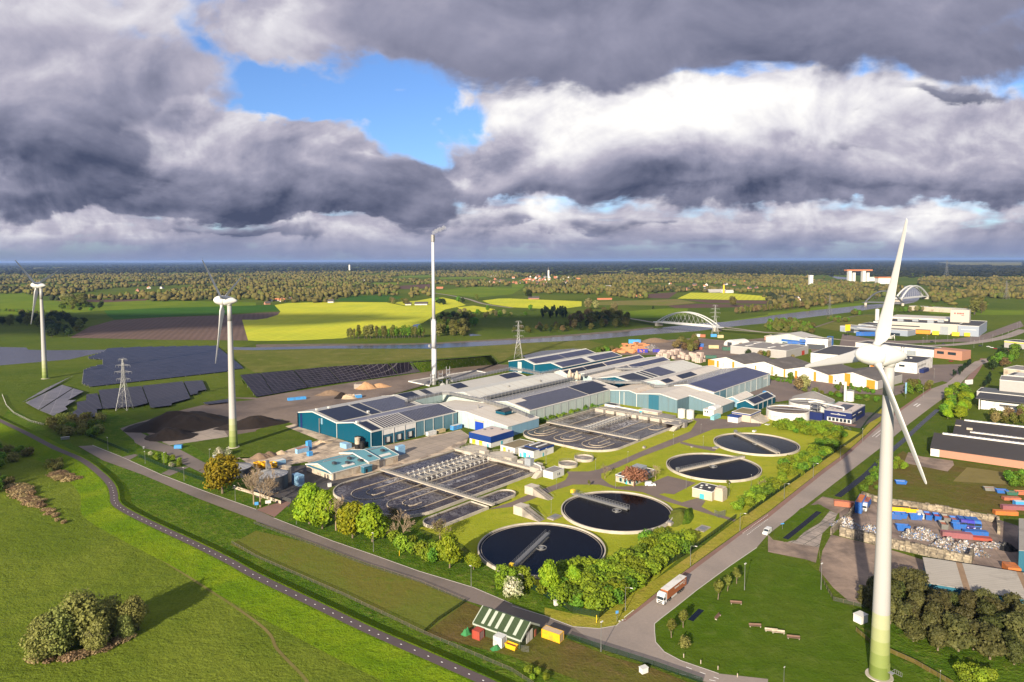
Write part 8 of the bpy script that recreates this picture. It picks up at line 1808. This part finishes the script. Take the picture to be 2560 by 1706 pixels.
tc(260,480,12,2.6,5.0,.95,'cont_blue','stacked blue container with an orange rusty roof by the white lorry',top='cont_orange');tc(770,530,7,2.6,3,-.25,'cont_yellow','orange yellow site cabin with a dark window in the scrap yard',top='flat_dark');tc(915,545,4.5,2.6,2.8,-.25,'cont_yellow','small orange yellow cabin right of the longer one',top='flat_dark');tc(1020,580,5,2.4,2.4,1.2,'cont_white','white slab trailer standing beside the yellow cabins');tc(1490,840,10.5,2.5,2.2,-.28,'cont_maroon','long maroon container in the scrap yard');tc(1730,800,8.5,2.4,1.6,-.2,'cont_blue','flat blue container right of the maroon one');tc(1800,870,7,2.4,1.2,-.3,'cont_red','flat red and white rack below the blue container');tc(2190,1280,5,4,2.5,1.3,'cont_orange','orange container by the blue shed');tc(2115,545,9,2.4,1.7,-.15,'cont_orange','bright orange container on the grass behind the yard');tc(2240,480,11,2.4,1.8,-.15,'cont_maroon','pale red container on the grass behind the orange one');tc(2320,430,6,2.4,2,-.15,'cont_azure','blue container with white roof at the right edge',top='cont_white');tc(2190,360,7,2.4,1.4,-.15,'cont_rust','rust brown container behind the pale red one');tc(50,440,8,2.4,2.4,-.35,'cont_rust','rusty corrugated container outside the yard wall')
for x,y,mt,lab,ld in((1120,600,'cont_blue','blue skip with a red inside, left one','cont_red'),(1235,615,'cont_blue','blue skip with a red inside, right one','cont_red'),(1350,635,'cont_grey','grey skip with a brown load','cont_rust'),(1455,660,'cont_blue','blue skip with a brown load left of the lorries','cont_rust'),(965,610,'cont_blue','small blue skip before the yellow cabins',None),(770,590,'cont_blue','low blue skip beside the near turbine tower','cont_rust'),(705,600,'cont_blue','blue and white skip hidden partly by the near turbine tower','white_wall'),(1515,730,'cont_blue','flat blue skip before the bright blue lorries',None),(1320,720,'cont_grey','open rusty boat shaped skip in the yard','cont_rust'),(800,750,'cont_blue','tilted blue skip by the scrap bays',None),(775,155,'cont_blue','blue and white skip alone on the meadow','white_wall'),(1910,240,'cont_grey','grey skip leftmost of the rusty row','cont_rust'),(2065,270,'cont_blue','greenish blue skip in the rusty row','cont_rust'),(2190,295,'cont_green','green skip in the rusty row','cont_rust'),(2310,290,'cont_rust','rust red skip rightmost of the rusty row','rubble_yard')):skip(P('T',x,y),5.2,2.5,2.4 if y>500 else 1.7,1.25 if 1000<x<1500 else-.2,mt,lab,ld,'skips around the scrap yard')
s=NT('scrap');p=s.pos();vv=s.n('ShaderNodeTexVoronoi');s.l(p,vv.inputs[0]);vv.inputs['Scale'].default_value=2.6;r_=s.n('ShaderNodeValToRGB');s.l(s.xyz(vv.outputs['Color'])[0],r_.inputs[0]);r_.color_ramp.interpolation='CONSTANT';r_.color_ramp.elements[0].color=(.13,.115,.10,1);r_.color_ramp.elements[1].color=(.06,.055,.05,1);r_.color_ramp.elements[1].position=.85
for q,cc in((.2,(.14,.12,.10)),(.35,(.40,.38,.36)),(.5,(.20,.12,.08)),(.62,(.10,.16,.30)),(.72,(.22,.20,.18))):e=r_.color_ramp.elements.new(q);e.color=cc+(1,)
s.done(r_.outputs[0],.6,.2,.3)
for x,y,rx,ry,hh,lab in((80,690,7,3.5,3,'scrap heap in the left end bay of the yard'),(400,760,6,3.5,2.4,'scrap heap left of the near turbine tower'),(1060,840,8,4,3.4,'rusty scrap heap in the middle bay'),(880,830,4,3,2.8,'small scrap heap behind the green sheet'),(1340,950,6,3.5,3,'metal scrap heap in the right bay'),(1555,1000,5.5,3.2,3.2,'shiny scrap heap in the last bay'),(1770,1060,4,3,2,'heap of blue and green bins by the yard end'),(1930,960,8,2.5,1.8,'pile of grey appliances at the yard edge'),(2130,990,4,3,2,'dark tyre pile beside the grey appliances')):heap('scrap_heap',lab,'T',x,y,rx,ry,hh,-.25,'scrap' if 'tyre' not in lab else 'black',rough=.9,cat='scrap heap',lump=3.5)
# salvage yard beyond the halls
for x,y,L_,hh,mt,lab in((40,110,16,5,'cont_azure','long blue container at the canal side of the timber yard'),(155,245,12,4,'cont_royal','royal blue container by the timber piles'),(355,240,8,3.5,'cont_royal','royal blue container right of the tyre stacks'),(400,80,6,4,'cont_green','dark green cabin on the soil bank'),(1000,160,9,4,'cont_blue','dark blue container in the salvage yard'),(1200,185,12,4,'cont_cream','cream container left of the white tent hall'),(1520,200,9,4.5,'cont_cream','cream container right of the green boxes'),(1390,215,10,4,'cont_green','dark green box pair before the tent hall'),(970,200,10,3,'cont_red','red machine container in the salvage yard'),(1160,330,12,3.2,'cont_green','green container at the end of the crate stacks'),(960,15,10,4,'cont_white','white container on the canal meadow'),(1200,15,8,4,'cont_azure','blue container on the canal meadow'),(1300,30,8,4,'cont_cream','cream container on the canal meadow'),(1040,20,7,4,'cont_rust','pinkish container on the canal meadow')):cont(P('O',x,y),L_,3,hh,-.1,mt,lab,group='containers beyond the works')
plain('pallet',(.46,.36,.30),.85,var=.3,scale=1.0);plain('pallet_orange',(.50,.22,.10),.85,var=.3)
pt_=thing('crate_stack','x','crates',(0,0,0));m=MB()
for z in range(5):
 for y in(-1,0,1):m.box((0,y*1.9,z*.95+.1),(4.6,1.6,.72),0)
m.build('crates','pallet',pt_);m=MB()
for z in range(5):m.box((0,0,z*.95),(4.8,5.6,.1))
m.build('pallet_boards','pallet',pt_);rr=random.Random(9)
for i,(x,y)in enumerate(scatter("O 380 330 480 250 720 255 1090 320 1060 390 960 400 700 350 560 345",8.5,seed=4)):place(pt_,4.6,(x,y,0),4.6*rr.uniform(.5,1.2),'pinkish crate stack of the large store behind the white roofs','crate stacks of the store',rz=rr.choice((.75,.8,2.3)))
tp=thing('timber_pile','x','timber',(0,0,0));m=MB()
for k in range(16):m.box((rr.uniform(-1,1),(k%4)*1.1-1.6,(k//4)*.7),(rr.uniform(6,10),.9,.6),rr.uniform(-.06,.06))
m.build('boards','pallet_orange',tp)
for i,(x,y)in enumerate(scatter("N 1750 240 1900 130 2100 110 2300 200 2120 250 1900 260",10,seed=5)):place(tp,2.8,(x,y,0),rr.uniform(2,4),'orange brown timber pile of the yard behind the works','timber piles',rz=rr.uniform(0,3))
heap('tyre_heap','speckled dark heap of drums behind the timber piles','O',280,215,14,9,7,.3,'scrap',rough=.6,lump=4);heap('soil_heap','long brown soil bank behind the timber yard','O',330,90,30,12,5,.3,'brown_soil');heap('soil_heap','sand heap beside the white tent hall','O',1610,175,10,8,6,.3,'brown_soil')
# ------------------------------------------------------------------ houses, farms, far landmarks
HS=[]
for k,(rf,wl,L_,w)in enumerate((('house_orange','white_wall',12,9),('slate_roof','brick',12,9),('house_orange','brick',10,8),('slate_roof','white_wall',11,9))):
 if 'house_orange' not in MATS:plain('house_orange',(.42,.15,.07),.8,var=.25)
 t=thing('house','x','house',(0,0,0));m=MB();m.box((0,0,0),(L_,w,3.2))
 for x in(-L_/2,L_/2):m.poly([(x,-w/2,3.2),(x,w/2,3.2),(x,0,7.6)])
 m.build('wall',wl,t);m=MB()
 for q in(-1,1):m.poly([(-L_/2-.4,q*(w/2+.5),2.9),(L_/2+.4,q*(w/2+.5),2.9),(L_/2+.4,0,7.8),(-L_/2-.4,0,7.8)][::q])
 rf_=m.build('roof',rf,t);m=MB();m.box((L_*.25,.8,6.2),(.9,.9,2.4));m.build('chimney','brick',rf_)
 for x in(-L_*.28,L_*.2):m=MB();m.box((x,-w/2-.04,.9),(1.8,.08,1.4));m.build('window','glass',t)
 HS.append(t)
def hamlet(s,n,gap,lab,grp,seed,h=8.2):
 r=random.Random(seed);pts_=scatter(s,gap,3000,seed)[:n]
 for x,y in pts_:place(r.choice(HS),7.8,(x,y,0),h*r.uniform(.85,1.3),lab,grp)
hamlet("C 0 350 200 330 620 355 600 415 400 410 100 410",46,24,'small house of the village before the church tower','houses of the village',3,10);hamlet("U 1300 0 2000 0 2353 10 2300 80 1900 75 1500 60",26,26,'orange roofed house of the hamlet right of the chimney','houses of the hamlet',4,9);hamlet("C 1350 400 2353 390 2353 480 1650 475 1400 450",20,45,'house half hidden in the woods beyond the arch bridge','houses in the woods',5);hamlet("D 40 530 300 545 700 570 740 590 300 570",9,20,'house in the trees behind the upper canal','houses behind the upper canal',6);hamlet("A 1200 440 1500 440 1500 500 1250 500",3,40,'pale house in the left woodland','houses in the left woodland',7);hamlet("B 0 590 110 600 200 575 500 580 480 555 140 555",6,18,'house at the wood edge left of the bright field','houses at the wood edge',8)
for k,x,y,L_,w,h_,wl,rf,lab in(('B',1520,598,30,20,6,'white_wall','slate_roof','dark roofed farm barn with a green gable in the bright field'),('B',1400,600,14,10,5,'white_wall','slate_roof','white farmhouse beside the dark roofed barn'),('B',690,578,14,12,7,'white_wall','slate_roof','white house at the end of the dark wood'),('B',975,382,60,25,7,'white_wall','grey_roof','long white shed in the far fields'),('B',1690,450,24,16,6,'brick','house_orange','orange roofed farmhouse by the country road'),('C',1150,530,20,14,6,'white_wall','house_orange','white farmhouse with an orange roof behind the dark wood'),('C',840,440,60,30,7,'grey_wall','grey_roof','long grey farm shed in the dark wood'),('C',850,552,40,12,4,'brick','house_orange','long low orange roofed stable behind the pale trees'),('C',1880,482,60,30,8,'grey_wall','grey_roof','wide grey roofed shed with a yellow chimney'),('C',1975,486,40,22,7,'white_wall','pale_roof','white shed right of the yellow chimney'),('C',200,545,30,14,6,'brick','slate_roof','dark farmhouse beside the poplar'),('B',2180,345,50,30,8,'white_wall','grey_roof','pale works shed in the far trees')):
 q=P(k,x,y);t=thing('farm_building',lab,'building',q);fx=lambda u,v,z:q+Vector((u,v*.9+u*.15,z));m=MB();m.prism([fx(a,b,0)[:2]for a,b in((-L_/2,-w/2),(L_/2,-w/2),(L_/2,w/2),(-L_/2,w/2))],0,h_*.6)
 for u in(-L_/2,L_/2):m.poly([fx(u,-w/2,h_*.6),fx(u,w/2,h_*.6),fx(u,0,h_*1.25)])
 m.build('wall',wl,t);m=MB()
 for s_ in(-1,1):m.poly([fx(-L_/2-1,s_*(w/2+1),h_*.52),fx(L_/2+1,s_*(w/2+1),h_*.52),fx(L_/2+1,0,h_*1.3),fx(-L_/2-1,0,h_*1.3)][::s_])
 m.build('roof',rf,t)
def tower(name,label,cat,k,x,y,w,hh,wl,top,spire=0):
 q=P(k,x,y);t=thing(name,label,cat,q);m=MB();m.box(q,(w,w,hh));m.build('wall',wl,t);m=MB()
 if spire:m.frus(q+Vector((0,0,hh)),q+Vector((0,0,hh+spire)),w*.7,.1,4)
 else:m.box(q+Vector((0,0,hh+.01)),(w*1.1,w*1.1,hh*.12))
 m.build('cap',top,t)
tower('church_tower','slim pale church tower over the village','tower','C',335,372,8,55,'white_wall','slate_roof',20);tower('factory_chimney','yellow brick chimney beside the wide grey shed','chimney','C',1945,490,4,26,'yellow','brick');tower('radio_mast','white needle mast on the horizon','mast','C',448,190,24,100,'white_paint','white_paint',30);tower('water_tower','white tower block in the woods left of the lock','tower','D',391,425,14,40,'white_wall','white_paint');tower('white_mast','white mast in the woods left of the chimney','mast','B',860,288,14,60,'white_paint','white_paint')
q=P('D',840,385);t=thing('lock_house','white lock towers with a red roof bar by the far canal','lock',q);m=MB()
for k in range(4):m.box(q+Vector((k*34-50,k%2*30,0)),(14,20,52))
m.build('tower','white_paint',t);m=MB();m.box(q+Vector((0,14,52.1)),(124,30,7));m.build('roof_bar','house_orange',t)
for k,x,y,L_,hh,rf,lab in(('D',965,380,60,16,'pale_roof','long white lock building right of the lock towers'),('D',1060,405,60,26,'house_orange','white lock building with an orange roof')):q=P(k,x,y);t=thing('lock_building',lab,'building',q);m=MB();m.box(q,(L_,30,hh));m.build('wall','white_paint',t);m=MB();m.box(q+Vector((0,0,hh+.01)),(L_*1.06,33,5));m.build('roof',rf,t)
# steam over the tall chimney
s=NT('steam');s.t.nodes.remove(s.bs);pv_=s.n('ShaderNodeVolumePrincipled');pv_.inputs['Color'].default_value=(.95,.95,.95,1);pv_.inputs['Density'].default_value=.20;s.l(pv_.outputs[0],s.out.inputs['Volume'])
st=thing('steam_plume','small white steam plume drifting from the tall chimney','steam',cb_+Vector((0,0,133)))
for k,(dx_,dz_,r)in enumerate(((.6,.6,1.5),(3.0,2.0,2.0),(6.2,3.2,2.3),(9.5,4.6,2.1))):
 bm_=bmesh.new();bmesh.ops.create_icosphere(bm_,subdivisions=3,radius=r)
 for v in bm_.verts:v.co=v.co*(1+.45*mnoise.noise(v.co*.7+Vector((k*5,0,0))))+Vector((dx_,0,dz_+.8))
 me=bpy.data.meshes.new('puff');bm_.to_mesh(me);bm_.free();me.materials.append(MATS['steam']);o=bpy.data.objects.new('puff',me);COL.objects.link(o);o.parent=st
# ------------------------------------------------------------------ clouds behind the camera that shade parts of the land, and the air
plain('cloud_white',(.8,.8,.8),1.0,var=.02)
for x,y,rx,ry in[(*P('A',1000,745)[:2],520,120),(*P('A',200,800)[:2],260,110),(*P('C',330,760)[:2],230,90),(*P('E',-250,560)[:2],60,55)]:
 c=Vector((x,y,0))+SDIR*(1500/SDIR.z);bm_=bmesh.new();bmesh.ops.create_icosphere(bm_,subdivisions=4,radius=1)
 for v in bm_.verts:f=1+.35*mnoise.noise(v.co*1.7+Vector((x*.01,0,0)))+.18*mnoise.noise(v.co*4+Vector((x,0,0)));v.co=Vector((v.co.x*f*rx,v.co.y*f*ry,max(v.co.z,-.25)*f*50))
 me=bpy.data.meshes.new('cloud');bm_.to_mesh(me);bm_.free();me.materials.append(MATS['cloud_white']);o=bpy.data.objects.new('cloud',me);COL.objects.link(o);o.location=c;o['kind']='stuff';o['label']='cloud shading part of the land'
s=NT('haze');s.t.nodes.remove(s.bs);pv_=s.n('ShaderNodeVolumePrincipled');pv_.inputs['Color'].default_value=(.36,.55,1.0,1);pv_.inputs['Density'].default_value=2.3e-5;pv_.inputs['Anisotropy'].default_value=.2;s.l(pv_.outputs[0],s.out.inputs['Volume'])
m=MB();m.obox((-71000,-2600,-1),(142000,0,0),(0,73000,0),(0,0,156));m.build('haze','haze',kind='stuff')
